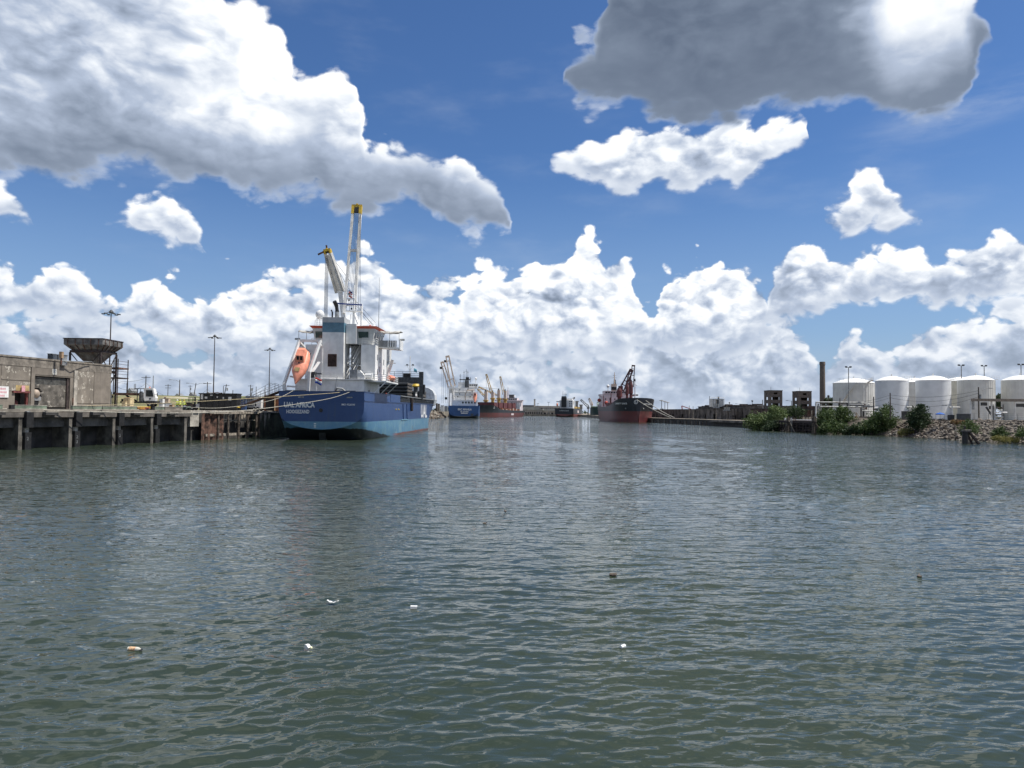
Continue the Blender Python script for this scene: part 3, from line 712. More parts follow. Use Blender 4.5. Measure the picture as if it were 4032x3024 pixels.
# ---------------------------------------------------------------- hopper tower
def hopper():
    cx, cy = -71.75, 128.2
    r = thing('hopper_tower', 'rusty square loading hopper on a steel frame behind the warehouse', 'hopper', (cx, cy, DZ))
    z = lambda w: w - DZ
    a = 3.25
    M_hop = mat('sooty_galvanised_steel', (0.17, 0.165, 0.155), .7, .1, var=.3, scale=.8, streak=.5, spots=(.09, .05, .035), spot_amt=.58, spot_scale=1.2)
    rim = MB()
    for (x0, x1, y0, y1) in ((-a, a, -a - .06, -a + .06), (-a, a, a - .06, a + .06), (-a - .06, -a + .06, -a + .06, a - .06), (a - .06, a + .06, -a + .06, a - .06)):
        rim.box(x0, x1, y0, y1, z(15.5), z(16.5))
    rim.build('rim', M_hop, r)
    b_, zt, zb = 2.35, z(15.48), z(14.55)
    fl = MB(); fl.loft([[(-a, -a, zt), (a, -a, zt), (a, a, zt), (-a, a, zt)], [(-b_, -b_, zb), (b_, -b_, zb), (b_, b_, zb), (-b_, b_, zb)]], cap=False)
    fl.build('flared_side', M_hop, r)
    cn = MB(); cn.loft([[(-b_, -b_, zb), (b_, -b_, zb), (b_, b_, zb), (-b_, b_, zb)], [(-.5, -.5, z(11.9)), (.5, -.5, z(11.9)), (.5, .5, z(11.9)), (-.5, .5, z(11.9))]], cap=False)
    cn.build('cone', M_hop, r)
    for k in range(5):                      # stiffening ribs on both visible sides
        x = -a + 2 * a * (k + .5) / 5
        MB().bar((x, -a - .1, z(15.5)), (x, -a - .1, z(16.48)), 0.09).bar((x, -a - .08, z(15.48)), (x * b_ / a, -b_ - .1, zb), 0.1).build('rib', M_rust, r)
        MB().bar((a + .1, x, z(15.5)), (a + .1, x, z(16.48)), 0.09).bar((a + .08, x, z(15.48)), (b_ + .1, x * b_ / a, zb), 0.1).build('rib', M_rust, r)
    MB().box(-a - .12, a + .12, -a - .14, -a - .07, z(16.42), z(16.56)).box(a + .07, a + .14, -a - .06, a, z(16.42), z(16.56)).build('rim_angle', M_rustd, r)
    c_ = 2.55
    for (x0, y0, x1, y1) in ((-c_, -c_, c_, -c_), (c_, -c_, c_, c_), (c_, c_, -c_, c_), (-c_, c_, -c_, -c_)):
        MB().bar((x0, y0, z(14.4)), (x1, y1, z(14.4)), 0.22, 0.35).build('ring_beam', M_rustd, r)
    for x, y in ((-c_, -c_), (c_, -c_), (c_, c_), (-c_, c_)):
        MB().bar((x, y, 0), (x, y, z(14.22)), 0.26).build('leg', M_rustd, r)
    for (x0, y0, x1, y1) in ((-c_, -c_, c_, -c_), (c_, -c_, c_, c_)):
        for zz0, zz1 in ((z(11.2), z(14.2)), (z(8.2), z(11.0)), (z(5.2), z(8.0))):
            mx, my = (x0 + x1) / 2, (y0 + y1) / 2
            MB().bar((x0, y0, zz1), (mx, my, zz0), 0.12).bar((x1, y1, zz1), (mx, my, zz0), 0.12).build('brace', M_rustd, r)
        MB().bar((x0, y0, z(11.1)), (x1, y1, z(11.1)), 0.2, 0.4).build('cross_beam', M_rust, r)
    # side platform and ladder on the right
    MB().box(c_, c_ + 2.3, -1.0, 2.4, z(9.95), z(10.15)).build('platform', M_rustd, r)
    MB().box(c_, c_ + 2.3, -1.0, 2.4, z(11.6), z(11.85)).build('platform', M_rust, r)
    for x, y in ((c_ + 2.2, -1.0), (c_ + 1.5, -1.0), (c_ + 2.2, 2.3)):
        MB().bar((x, y, 0), (x, y, z(13.3)), 0.12).build('platform_post', M_rustd, r)
    rail = MB()
    for zz in (z(10.7), z(11.2), z(12.4), z(12.9)): rail.bar((c_, -1.0, zz), (c_ + 2.25, -1.0, zz), 0.06).bar((c_ + 2.25, -1.0, zz), (c_ + 2.25, 2.4, zz), 0.06)
    rail.build('handrail', M_rustd, r)
    MB().bar((c_ + 0.7, -0.5, z(9.9)), (c_ + 0.2, -0.5, z(7.2)), 0.2).build('brace', M_rustd, r)
    MB().box(c_ - 1.2, c_ + 0.2, -1.6, 0.8, 0, 3.4).build('machinery_box', M_rustd, r)
    MB().tube((c_ + 0.9, -1.4, 0), (c_ + 0.9, -1.4, 3.0), 0.55, n=12).build('grey_vessel', M_dgrey, r, smooth=True)
hopper()

# ---------------------------------------------------------------- light masts and poles
def light_mast(px_, ytop, Y, label):
    p = U(px_, ytop, Y)
    t = thing('light_mast', label, 'light mast', (p.x, p.y, DZ - 0.06), 0.0, 'tall light masts behind the left wharf')
    H = p.z - DZ
    MB().tube((0, 0, 0), (0, 0, H), 0.2, 0.11, 10).build('pole', M_rustd, t, smooth=True)
    MB().lathe([(0.35, H - 0.6), (0.55, H - 0.5), (0.55, H - 0.3), (0.3, H), (0.12, H + 0.2)], n=10).build('hoist_ring', M_dgrey, t)
    for k in range(6):
        an = k * math.pi / 3 + 0.3
        x, y = math.cos(an), math.sin(an)
        MB().bar((x * 0.4, y * 0.4, H - 0.5), (x * 1.5, y * 1.5, H - 0.7), 0.07).build('arm', M_dgrey, t)
        MB().box(-0.35, 0.35, -0.25, 0.25, -0.13, 0.1, Matrix.Translation((x * 1.7, y * 1.7, H - 0.85)) @ Matrix.Rotation(an, 4, 'Z')).build('floodlight', M_dgrey, t)
light_mast(438, 1222, 180, 'tall light mast rising behind the hopper')
light_mast(846, 1319, 240, 'tall light mast above the black container')
light_mast(1063, 1370, 289, 'tall light mast just left of the blue ship')

pole_tops = {}
def utility_pole(px_, ytop, Y, label, kind='cross', lean=0.0, base=DZ - 0.1):
    p = U(px_, ytop, Y)
    t = thing('utility_pole', label, 'pole', (p.x, p.y, base), 0.0, 'poles beyond the left yard')
    H = p.z - base
    MB().tube((-lean, 0, 0), (0, 0, H), 0.17, 0.11, 7).build('pole', M_pole if kind != 'steel' else M_grey, t, smooth=True)
    if kind in ('cross', 'double'):
        MB().bar((-1.25, 0, H - 0.5), (1.25, 0, H - 0.5), 0.14).build('cross_arm', M_pole, t)
    if kind == 'double':
        MB().bar((-1.1, 0, H - 1.5), (1.1, 0, H - 1.5), 0.14).build('cross_arm', M_pole, t)
    if kind in ('lamp', 'lamps'):
        for s_ in ((-1,) if kind == 'lamp' else (-1, 1)):
            MB().path([(0, 0, H - 0.6), (s_ * 1.2, 0, H - 0.15), (s_ * 2.4, 0, H - 0.05)], 0.05, 5).build('lamp_arm', M_grey, t, smooth=True)
            MB().box(s_ * 2.7 - 0.4, s_ * 2.7 + 0.4, -0.15, 0.15, H - 0.15, H).build('lamp_head', M_grey, t)
    if kind == 'can':
        MB().tube((0.3, -0.1, H - 2.0), (0.3, -0.1, H - 1.1), 0.25, n=8).build('transformer', M_grey, t)
        MB().bar((-0.9, 0, H - 0.4), (0.9, 0, H - 0.4), 0.12).build('cross_arm', M_pole, t)
    pole_tops[px_] = p
    return t
utility_pole(575, 1479, 210, 'wooden pole with cross arm rising behind the white yard tractor cab')
utility_pole(604, 1479, 230, 'slim plain pole just right of the tractor cab pole', 'steel')
utility_pole(708, 1495, 215, 'street lamp pole over the grass levee, arm to the left', 'lamp')
utility_pole(662, 1513, 300, 'small far pole with double cross arms on the levee', 'double')
utility_pole(749, 1517, 320, 'faint far pole between two lamp posts', 'can')
utility_pole(772, 1508, 240, 'leaning lamp post with two arms left of the black container', 'lamps', 1.2)
utility_pole(817, 1504, 235, 'wooden pole with one cross arm behind the black container')
utility_pole(880, 1520, 280, 'plain thin pole behind the middle of the black container', 'plain')
utility_pole(892, 1513, 230, 'leaning wooden pole with a lamp knob behind the black container', 'can', 1.4)
utility_pole(917, 1536, 270, 'short plain pole at the right end of the black container', 'plain')
utility_pole(987, 1515, 245, 'wooden pole with transformer behind the gangway', 'can')
utility_pole(996, 1526, 255, 'leaning pole next to the transformer pole', 'plain', 1.5)
utility_pole(1009, 1522, 300, 'thin pole between the gangway rails', 'plain')
utility_pole(1044, 1519, 275, 'slim pole behind the top of the gangway', 'plain')
utility_pole(500, 1507, 260, 'short pole with a bent head just right of the hopper', 'lamp')
utility_pole(529, 1512, 330, 'left one of the far pair of poles behind the red trailer', 'plain')
utility_pole(534, 1511, 330, 'right one of the far pair of poles behind the red trailer', 'plain')
def wire(a, b, sag, label, r=0.035, n=12, m_=None):
    a, b = Vector(a), Vector(b)
    pts = [a.lerp(b, i / n) - Vector((0, 0, sag * 4 * (i / n) * (1 - i / n))) for i in range(n + 1)]
    return MB().path(pts, r, 4).build('power_line', m_ or M_black, label=label, cat='cable', group='overhead cables')
T = pole_tops
wire(T[575] + Vector((0, 0, -0.6)), U(405, 1480, 170), 1.2, 'upper cable from the tractor pole toward the hopper')
wire(T[575] + Vector((0, 0, -2.2)), U(450, 1517, 180), 1.5, 'lower sagging cable from the tractor pole toward the hopper')
wire(T[575] + Vector((0, 0, -2.0)), U(760, 1556, 300), 3.0, 'long cable falling right from the tractor pole over the levee')
wire(T[817] + Vector((0, 0, -2.2)), U(735, 1552, 260), 1.5, 'cable falling left from the pole behind the container')
wire(T[817] + Vector((0, 0, -2.2)), U(850, 1550, 200), 0.4, 'cable falling right from the pole behind the container')
# ---------------------------------------------------------------- people
def body_mesh(name, joints, bones, radii):
    me = bpy.data.meshes.new(name + '_skel')
    keys = list(joints)
    me.from_pydata([joints[k] for k in keys], [(keys.index(a), keys.index(b_)) for a, b_ in bones], [])
    o = bpy.data.objects.new(name + '_skel', me); COL.objects.link(o)
    md = o.modifiers.new('skin', 'SKIN')
    for i, k in enumerate(keys):
        me.skin_vertices[0].data[i].radius = radii[k]
    me.skin_vertices[0].data[keys.index('pelvis')].use_root = True
    o.modifiers.new('sub', 'SUBSURF').levels = 1
    dg = bpy.context.evaluated_depsgraph_get()
    out = bpy.data.meshes.new_from_object(o.evaluated_get(dg))
    out.name = name
    out.polygons.foreach_set('use_smooth', [True] * len(out.polygons))
    bpy.data.objects.remove(o)
    return out
def person(label, loc, rz, top, legs, hat=None, vest=None, arms=0.0, z_scale=1.0, crouch=False):
    t = thing('person', label, 'person', tuple(loc), rz, 'people at work on the quay and ships')
    kz = 0.72 if crouch else 1.0
    J = {'pelvis': (0, 0, .95), 'waist': (0, 0, 1.12), 'chest': (0, .01, 1.35), 'neck': (0, .01, 1.50), 'head': (0, -.02, 1.60), 'crown': (0, -.01, 1.73),
         'ls': (-.19, 0, 1.43), 'le': (-.26, -.04, 1.15), 'lw': (-.24, -.16 - arms * .2, .93 + arms * .3), 'lh': (-.23, -.22 - arms * .2, .87 + arms * .32),
         'rs': (.19, 0, 1.43), 're': (.26, -.04, 1.15), 'rw': (.24, -.16, .93), 'rh': (.23, -.22, .87),
         'lhip': (-.10, 0, .90), 'lk': (-.12, -.04, .50), 'la': (-.12, .02, .09), 'lt': (-.13, -.16, .04),
         'rhip': (.10, 0, .90), 'rk': (.12, -.02, .50), 'ra': (.13, .04, .09), 'rt': (.15, -.14, .04)}
    J = {k: (x, y, zz * kz) for k, (x, y, zz) in J.items()}
    Rr = {'pelvis': (.16, .12), 'waist': (.15, .11), 'chest': (.19, .13), 'neck': (.065, .065), 'head': (.095, .105), 'crown': (.075, .085),
          'ls': (.085, .085), 'le': (.055, .055), 'lw': (.04, .04), 'lh': (.045, .03), 'rs': (.085, .085), 're': (.055, .055), 'rw': (.04, .04), 'rh': (.045, .03),
          'lhip': (.10, .10), 'lk': (.07, .07), 'la': (.05, .05), 'lt': (.045, .035), 'rhip': (.10, .10), 'rk': (.07, .07), 'ra': (.05, .05), 'rt': (.045, .035)}
    Bn = [('pelvis', 'waist'), ('waist', 'chest'), ('chest', 'neck'), ('neck', 'head'), ('head', 'crown'), ('chest', 'ls'), ('ls', 'le'), ('le', 'lw'), ('lw', 'lh'),
          ('chest', 'rs'), ('rs', 're'), ('re', 'rw'), ('rw', 'rh'), ('pelvis', 'lhip'), ('lhip', 'lk'), ('lk', 'la'), ('la', 'lt'), ('pelvis', 'rhip'), ('rhip', 'rk'), ('rk', 'ra'), ('ra', 'rt')]
    me = body_mesh('body', J, Bn, Rr)
    for m_ in (M_skin, legs, top): me.materials.append(m_)
    for pl in me.polygons:
        zc = pl.center.z / kz; xc = abs(pl.center.x)
        pl.material_index = 1 if zc < 0.96 and not (xc > .17 and zc > .8) else 0 if (zc > 1.49 or (xc > .17 and zc < 0.97)) else 2
    link('body', me, None, t)
    if vest:
        MB().lathe([(.20, .98 * kz), (.205, 1.2 * kz), (.225, 1.38 * kz), (.15, 1.48 * kz)], n=10).build('vest', vest, t, smooth=True)
        MB().lathe([(.209, 1.16 * kz), (.213, 1.22 * kz)], n=10, cap=False).build('reflective_band', M_white, t)
    if hat:
        MB().lathe([(.17, 1.66 * kz), (.135, 1.67 * kz), (.13, 1.74 * kz), (.09, 1.80 * kz), (.02, 1.82 * kz)], (0, -.015, 0), 10).build('helmet', hat, t, smooth=True)
    t.scale = (1, 1, z_scale)
    return t
M_blueco = mat('navy_cloth', (0.03, 0.04, 0.09), 0.9, var=0.1)
M_jean = mat('jean_cloth', (0.06, 0.08, 0.13), 0.9, var=0.1)
M_khaki = mat('khaki_cloth', (0.25, 0.2, 0.13), 0.9, var=0.1)
def yard(px_, Y, z=DZ - 0.05):
    p = U(px_, 1600, Y); return Vector((p.x, p.y, z))
person('worker in a yellow vest and white helmet, left of three by the green cable', yard(697, 128), 2.6, M_hivis, M_jean, M_white, M_hivis)
person('worker in a yellow vest and yellow helmet, middle of the three by the green cable', yard(708, 127), 3.4, M_hivis, M_khaki, M_yellow, M_hivis, 0.6)
person('worker in a bright vest, right of the three by the green cable', yard(724, 127), 2.9, M_hivis, M_jean, M_yellow, M_hivis, 0.3)
person('worker in an orange vest beside the grey machine below the gangway', yard(941, 136), 2.0, mat('orange_cloth', (0.62, 0.13, 0.04), 0.8), M_jean, M_white, mat('orange_cloth', (0.62, 0.13, 0.04), 0.8))
lp = U(650, 1566, 196)
person('dark clothed person standing alone on the grass levee', (lp.x, lp.y, 6.3), 0.4, M_blueco, M_black)

# ---------------------------------------------------------------- vehicles and goods
def wheel(parent, x, y, r, w, axis='y'):
    t = MB().lathe([(r * .55, -w / 2), (r * .95, -w / 2), (r, -w * .35), (r, w * .35), (r * .95, w / 2), (r * .55, w / 2)], n=16)
    a = 'X' if axis == 'y' else 'Y'
    o = t.build('wheel', M_rubber, parent, smooth=True)
    o.rotation_euler = (math.pi / 2, 0, 0); o.location = (x, y, r)
    MB().lathe([(r * .2, -w * .52), (r * .56, -w * .45), (r * .56, w * .45), (r * .2, w * .52)], n=12).build('rim', M_whites, o)
    return o
a_, b_ = yard(462, 116), yard(690, 132)
MB().box(a_.x, b_.x, 115.5, 140, DZ - .04, 5.1).build('loading_slab', M_conc2, kind='structure')
LS = 5.102
def tractor():
    p = yard(556, 122, LS)
    t = thing('yard_tractor', 'white cab terminal tractor with rusty red boom on the left wharf', 'tractor', tuple(p), 0.12)
    # local x along the picture (to the right = front)
    MB().box(-3.3, 2.9, -1.1, 1.1, 0.75, 1.05).build('chassis', M_black, t)
    MB().box(1.2, 2.95, -1.25, 1.25, 0.55, 1.15).build('front_bumper', M_black, t)
    cab = MB(); cab.prism([(0.9, 1.16), (2.75, 1.16), (2.85, 1.75), (2.45, 3.35), (2.2, 3.45), (0.75, 3.45), (0.75, 1.9)], -1.1, 0.2, 'y')
    c = cab.build('cab', M_white, t)
    MB().prism([(1.15, 1.95), (2.5, 1.95), (2.25, 3.15), (1.15, 3.15)], -1.13, -1.105, 'y').build('side_window', M_glass, c)
    MB().box(0.7, 2.3, -1.15, 0.25, 3.451, 3.53).build('roof', M_white, c)
    MB().tube((1.55, -0.4, 3.53), (1.55, -0.4, 3.78), 0.13, n=8).build('beacon', M_orange, c)
    MB().lathe([(0.02, 0), (.16, 0.0), (.16, .06), (0.02, .08)], n=10).build('emblem', M_black, c).matrix_local = Matrix.Translation((1.9, -1.11, 1.55)) @ Matrix.Rotation(math.pi / 2, 4, 'X')
    MB().box(-0.1, 0.7, -1.0, 0.1, 1.06, 2.7).build('engine_stack', M_galv, t)
    MB().tube((0.3, -1.05, 1.1), (0.3, -1.05, 2.9), 0.26, n=10).build('air_cleaner', M_dgrey, t, smooth=True)
    fr = MB().bar((-0.35, -1.1, 1.05), (-0.35, -1.1, 3.45), 0.12).bar((-0.9, -1.1, 3.4), (0.75, -1.1, 3.4), 0.12).bar((0.2, -1.1, 1.05), (0.2, -1.1, 3.4), 0.08)
    fr.build('guard_frame', M_black, t)
    MB().box(-4.4, 0.0, -0.6, -0.1, 2.15, 2.6).build('red_boom', M_rust, t)
    MB().bar((-2.6, -0.35, 2.15), (-0.6, -0.35, 1.05), 0.25).build('boom_ram', M_black, t)
    MB().box(-3.2, -1.7, -0.9, 0.9, 1.05, 1.5).build('fifth_wheel', M_black, t)
    MB().box(3.2, 3.3, -1.5, -1.3, 2.0, 2.6).bar((2.7, -1.2, 2.3), (3.25, -1.4, 2.4), 0.06).build('mirror', M_dgrey, t)
    for x in (-2.2, 1.9):
        for y in (-1.05, 1.05): wheel(t, x, y, 0.52, 0.35)
    t.scale = (.88, .88, .88)
tractor()
def block(name, label, cat, px0, px1, ytop, Y, m_, depth=1.2, rz=0.1, lid=None, strap=None, base=DZ - 0.04, group=None):
    a, b_ = yard(px0, Y, base), yard(px1, Y, base)
    h = U((px0 + px1) / 2, ytop, Y).z - base
    t = thing(name, label, cat, (a.x, a.y, base), rz, group)
    w = (b_ - a).x
    MB().box(0, w, 0, depth, 0, h).build('body', m_, t)
    if lid: MB().box(-0.03, w + 0.03, -0.03, depth + 0.03, h + 0.002, h + 0.06).build('lid', lid, t)
    if strap:
        for q in (0.3, 0.7): MB().box(w * q - 0.05, w * q + 0.05, -0.02, depth + 0.02, -0.0, h + 0.065).build('strap', strap, t)
    return t
block('big_bag', 'white bulk bag beside the tractor\'s front, taller one', 'bag', 625, 640, 1571, 127, M_white, 0.9, strap=M_galv, base=LS)
block('crate', 'brown wooden crate right of the white bulk bag', 'crate', 640, 649, 1569, 129, M_wood, 1.0, lid=M_wood, base=LS)
block('crate', 'pale printed carton crate next to the brown crate', 'crate', 649, 662, 1570, 129, mat('carton', (0.50, 0.40, 0.30), 0.9, var=0.1, spots=(0.25, 0.18, 0.13), spot_amt=0.6, spot_scale=3), 1.0, lid=M_wood, base=LS)
block('foam_box', 'low white box in front of the brown crate', 'box', 642, 668, 1589, 124, M_white, 0.8, lid=M_galv, base=LS)
block('foam_box', 'small white box at the foot of the bulk bag', 'box', 626, 640, 1591, 123, M_white, 0.8, lid=M_galv, base=LS)
block('pallet_stack', 'orange tinted pallets lying before the three workers', 'pallets', 666, 679, 1594, 123, M_wood, 1.0, strap=M_timber)
block('bundle', 'beige tarpaulin wrapped bundle under the red boom', 'bundle', 485, 510, 1566, 119, M_beige, 1.6, strap=M_wood, base=LS)
block('bundle', 'small beige carton in front of the wrapped bundle', 'box', 479, 493, 1583, 116.2, M_beige, 0.7, lid=M_beige, base=LS)
p = yard(712, 126)
t = thing('cable_heap', 'dark green heap of cable around the three workers', 'cable', tuple(p), 0.1)
rr = random.Random(2)
M_gcable = mat('green_cable', (0.03, 0.09, 0.06), 0.6, var=0.2)
for k in range(6):
    MB().path([(-1.9 + k * 0.65 + 0.6 * math.cos(a_ * 0.8), 0.5 * math.sin(a_ * 0.8) - 1.3, 0.12 + 0.13 * (k % 3) + a_ * 0.03) for a_ in range(9)], 0.09, 6).build('coil', M_gcable, t, smooth=True)
def forklift():
    p = yard(750, 134)
    t = thing('forklift', 'dark red forklift facing away beside the black container', 'forklift', tuple(p), 0.2)
    MB().box(-0.9, 0.6, -0.6, 0.6, 0.35, 1.15).build('chassis', M_rustd, t)
    MB().prism([(-0.9, 1.15), (-0.35, 1.15), (-0.45, 1.5), (-0.9, 1.4)], -0.5, 0.5, 'y').build('counterweight', M_rust, t)
    f = MB()
    for y in (-.5, .5): f.bar((-.3, y, 1.15), (-.2, y, 2.2), .08).bar((.5, y, 1.0), (.35, y, 2.2), .08)
    f.box(-.35, .5, -.6, .6, 2.2, 2.28); f.build('overhead_guard', M_black, t)
    m_ = MB()
    for y in (-.35, .35): m_.bar((.75, y, 0.1), (.75, y, 2.4), .12)
    m_.bar((.75, -.4, 2.35), (.75, .4, 2.35), .12).bar((.75, -.4, 1.2), (.75, .4, 1.2), .12); m_.build('mast', M_black, t)
    for y in (-.25, .25): MB().box(.8, 1.9, y - .06, y + .06, .12, .18).build('fork', M_dgrey, t)
    MB().box(-.3, .2, -.3, .3, 1.15, 1.35).build('seat', M_black, t)
    for x in (-.6, .4):
        for y in (-.55, .55): wheel(t, x, y, .34, .22)
forklift()
def pickup(name, label, p, rz, m_, group=None, L=5.4):
    t = thing(name, label, 'pickup', tuple(p), rz, group)
    s_ = L / 5.4
    bd = MB().prism([(-2.7, .45), (2.65, .45), (2.7, .95), (2.5, 1.1), (1.35, 1.2), (0.75, 1.85), (-0.6, 1.88), (-.85, 1.15), (-2.7, 1.12)], -.95, .95, 'y')
    o = bd.build('body', m_, t)
    MB().prism([(1.22, 1.22), (.72, 1.78), (0.1, 1.8), (0.1, 1.22)], -.965, -.952, 'y').prism([(0.0, 1.22), (0.0, 1.8), (-.55, 1.8), (-.75, 1.22)], -.965, -.952, 'y').build('side_window', M_glass, o)
    MB().prism([(1.24, 1.22), (.74, 1.78), (0.1, 1.8), (0.1, 1.22)], .952, .965, 'y').build('side_window', M_glass, o)
    MB().box(-2.6, -.95, -.8, .8, 1.125, 1.15).build('bed', M_dgrey, t)
    MB().box(2.55, 2.78, -.95, .95, .4, .62).box(-2.8, -2.62, -.95, .95, .4, .62).build('bumper', M_galv, t)
    for y in (-.7, .7): MB().box(2.56, 2.70, y - .18, y + .18, .72, .9).build('headlight', M_glass, t)
    for x in (-1.65, 1.75):
        for y in (-.88, .88): wheel(t, x, y, .40, .26)
    return t
pickup('pickup_truck', 'white pickup truck parked left of the black container', yard(800, 137.5), 0.0, M_white)

def black_container():
    p = yard(785, 133)
    t = thing('steel_container', 'big black steel container with posted notices on the left wharf', 'container', tuple(p), 0.02)
    H = U(785, 1550, 133).z - DZ; L = 6.55
    MB().box(0, L, 0, 2.4, 0.12, H).build('shell', M_black, t)
    MB().box(-0.15, L + 0.1, -0.15, 2.5, H + 0.002, H + 0.16).build('roof_rim', M_black, t)
    for k in range(7):
        x = 0.1 + k * (L - 0.2) / 6
        MB().box(x - 0.06, x + 0.06, -0.09, -0.003, 0.12, H).build('rib', M_black, t)
    MB().box(0, L, 0.1, 2.3, 0, 0.12).build('skid', M_rustd, t)
    for (x, zz, w, h) in ((0.25, 0.68, 0.42, 0.30), (0.95, 0.72, 0.45, 0.12), (1.9, 0.9, 0.4, 0.06), (3.05, 0.78, 0.2, 0.08), (4.1, 0.7, 0.25, 0.13), (5.1, 0.62, 0.55, 0.22)):
        MB().box(x, x + w, -0.115, -0.092, H * zz, H * (zz + h)).build('notice', M_whites, t)
    MB().path([(2.2, 0.5, H + 0.2), (2.9, 0.6, H + 0.32), (3.3, 0.7, H + 0.2), (3.7, 0.7, H + 0.25)], 0.07, 5).build('loose_hose', M_rust, t, smooth=True)
black_container()
def generator():
    p = yard(966, 139)
    t = thing('mobile_generator', 'grey and white boxy generator on a trailer under the gangway', 'generator', tuple(p), -0.05)
    MB().box(0, 1.6, 0, 2.0, 0.6, 2.75).build('grey_housing', M_grey, t)
    MB().box(1.62, 2.9, 0.1, 2.0, 0.5, 2.7).build('white_housing', M_white, t)
    MB().box(0.25, 0.8, -0.04, -0.003, 1.9, 2.4).box(0.95, 1.3, -0.04, -0.003, 1.95, 2.35).build('window', M_glass, t)
    MB().box(0.3, 1.2, -0.05, -0.003, 0.95, 1.35).build('louvre', M_dgrey, t)
    MB().box(1.75, 2.0, 0.05, 0.098, 0.9, 1.5).build('control_panel', M_glass, t)
    MB().box(-0.3, 3.2, 0.2, 1.8, 0.4, 0.55).build('trailer_bed', M_black, t)
    for x in (1.6, 2.3): 
        for y in (0.15, 1.85): wheel(t, x, y, 0.38, 0.24)
generator()
block('machine', 'low blue machine half hidden beside the generator', 'machine', 927, 966, 1571, 138, mat('blue_machine', (0.04, 0.09, 0.22), 0.6, var=0.2), 1.2, lid=M_dgrey)
t = block('open_container', 'brown container with open dark end by the ship\'s stern', 'container', 1040, 1098, 1556, 140, mat('brown_steel', (0.24, 0.10, 0.05), 0.7, var=0.2, scale=1, streak=0.3), 2.4, rz=0.02)
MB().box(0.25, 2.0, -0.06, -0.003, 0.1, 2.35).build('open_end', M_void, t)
MB().box(2.02, 2.08, -0.5, -0.003, 0.1, 2.4).build('door_leaf', M_wood, t)

# gangway up to the ship
def gangway():
    a, b_ = U(930, 1590, 136.5), U(1106, 1541, 127.6)
    a.z = DZ + 0.35
    t = thing('gangway', 'long grey lattice gangway rising from the wharf to the blue ship', 'gangway', tuple(a))
    d = b_ - a; n = d.cross(Vector((0, 0, 1))).normalized()
    MB().bar((0, 0, 0), d, 0.9, 0.16).build('walkway', M_rust, t)
    for s_ in (-1, 1):
        o = n * 0.5 * s_; rl = MB(); N = 13
        for k in range(N + 1):
            q = d * (k / N) + o
            MB().bar(q, q + Vector((0, 0, 1.15 - 0.35 * (k < 1))), 0.05).build('stanchion', M_galv, t)
        rl.bar(o + Vector((0, 0, 1.1)), d + o + Vector((0, 0, 1.1)), 0.05).bar(o + Vector((0, 0, 0.6)), d + o + Vector((0, 0, 0.6)), 0.04)
        rl.build('handrail', M_galv, t)
    # bridle frame near the top
    c = d * 0.82
    fr = MB()
    for s_ in (-1, 1):
        o = n * 0.5 * s_
        fr.bar(c + o, c + o + Vector((0, 0, 2.0)), 0.05).bar(c + o + Vector((0, 0, 2.0)), d + o + Vector((0, 0, 0.9)), 0.04).bar(c + o + Vector((0, 0, 2.0)), d * 0.2 + o + Vector((0, 0, 1.2)), 0.04)
    fr.build('bridle', M_galv, t)
gangway()
# bollards on the edge
for k, (px_, m_, lab) in enumerate(((953, M_yellow, 'small yellow topped bollard at the bulkhead edge'), (742, M_galv, 'grey mooring bollard at the joint of wharf and bulkhead'))):
    q = dock_pt(dk.uz(px_, 1612)[0], 0.7, 4.62)
    t = thing('bollard', lab, 'bollard', tuple(q))
    MB().lathe([(0.32, 0), (0.32, .08), (.2, .12), (.18, .5), (.3, .55)], n=10).build('post', M_black, t, smooth=True)
    MB().lathe([(0.3, .552), (.3, .68), (.1, .75)], n=10).build('head', m_, t, smooth=True)
# ---------------------------------------------------------------- the blue cargo ship alongside
SHIP1 = Vector((-31.25, 123.0, 0)); S1_RZ = R(-1.2)
M_navy, nt, b = bsdf_mat('ship_blue_paint')
P = E(nt, nt.nodes.new('ShaderNodeTexCoord').outputs['Object'])
x_, y_, z_ = P.xyz()
n_ = noise(nt, P, 0.5, 5, 0.6)
blue = mixc(nt, n_.ss(0.3, 0.7), (0.021, 0.056, 0.165), (0.028, 0.068, 0.185))
st = noise(nt, P.v('MULTIPLY', (1.2, 1.2, 0.10)), 1.2, 5, 0.62)
blue = mixc(nt, st.ss(0.52, 0.75) * 0.55, blue, (0.045, 0.075, 0.13))
pale = mixc(nt, noise(nt, P, 0.8, 6, 0.65).ss(0.40, 0.62), (0.075, 0.20, 0.33), (0.12, 0.25, 0.33))
pale = mixc(nt, noise(nt, P.v('MULTIPLY', (1, 1, 0.25)), 0.9, 6, 0.7).ss(0.56, 0.66) * (y_.ss(20, 32)), pale, (0.30, 0.38, 0.40))
pale = mixc(nt, noise(nt, P.v('MULTIPLY', (1, 1, 0.5)), 1.1, 5, 0.7).ss(0.60, 0.7) * (y_.ss(24, 40)), pale, (0.10, 0.07, 0.05))
redb = mixc(nt, n_.ss(0.4, 0.6), (0.25, 0.07, 0.05), (0.12, 0.06, 0.05))
wl = z_ + (noise(nt, P.v('MULTIPLY', (1, .5, 1)), 0.6, 4, 0.6) - 0.5) * 0.5
pale = mixc(nt, y_.ss(0.03, 0.06) * (z_ + y_ * 0.085 + (noise(nt, P, .5, 5, .65) - .5) * 0.9).ss(2.12, 1.98), pale, (0.010, 0.014, 0.017))  # stern counter's shade put into the hull colour, near-black under a sloping line
c = mixc(nt, z_.ss(3.04, 3.06), pale, blue)
c = mixc(nt, (wl.ss(0.42, 0.30)) * y_.ss(24, 34), c, redb)
rr_ = noise(nt, P.v('MULTIPLY', (1.6, 1.6, 0.09)), 1.7, 6, 0.7)
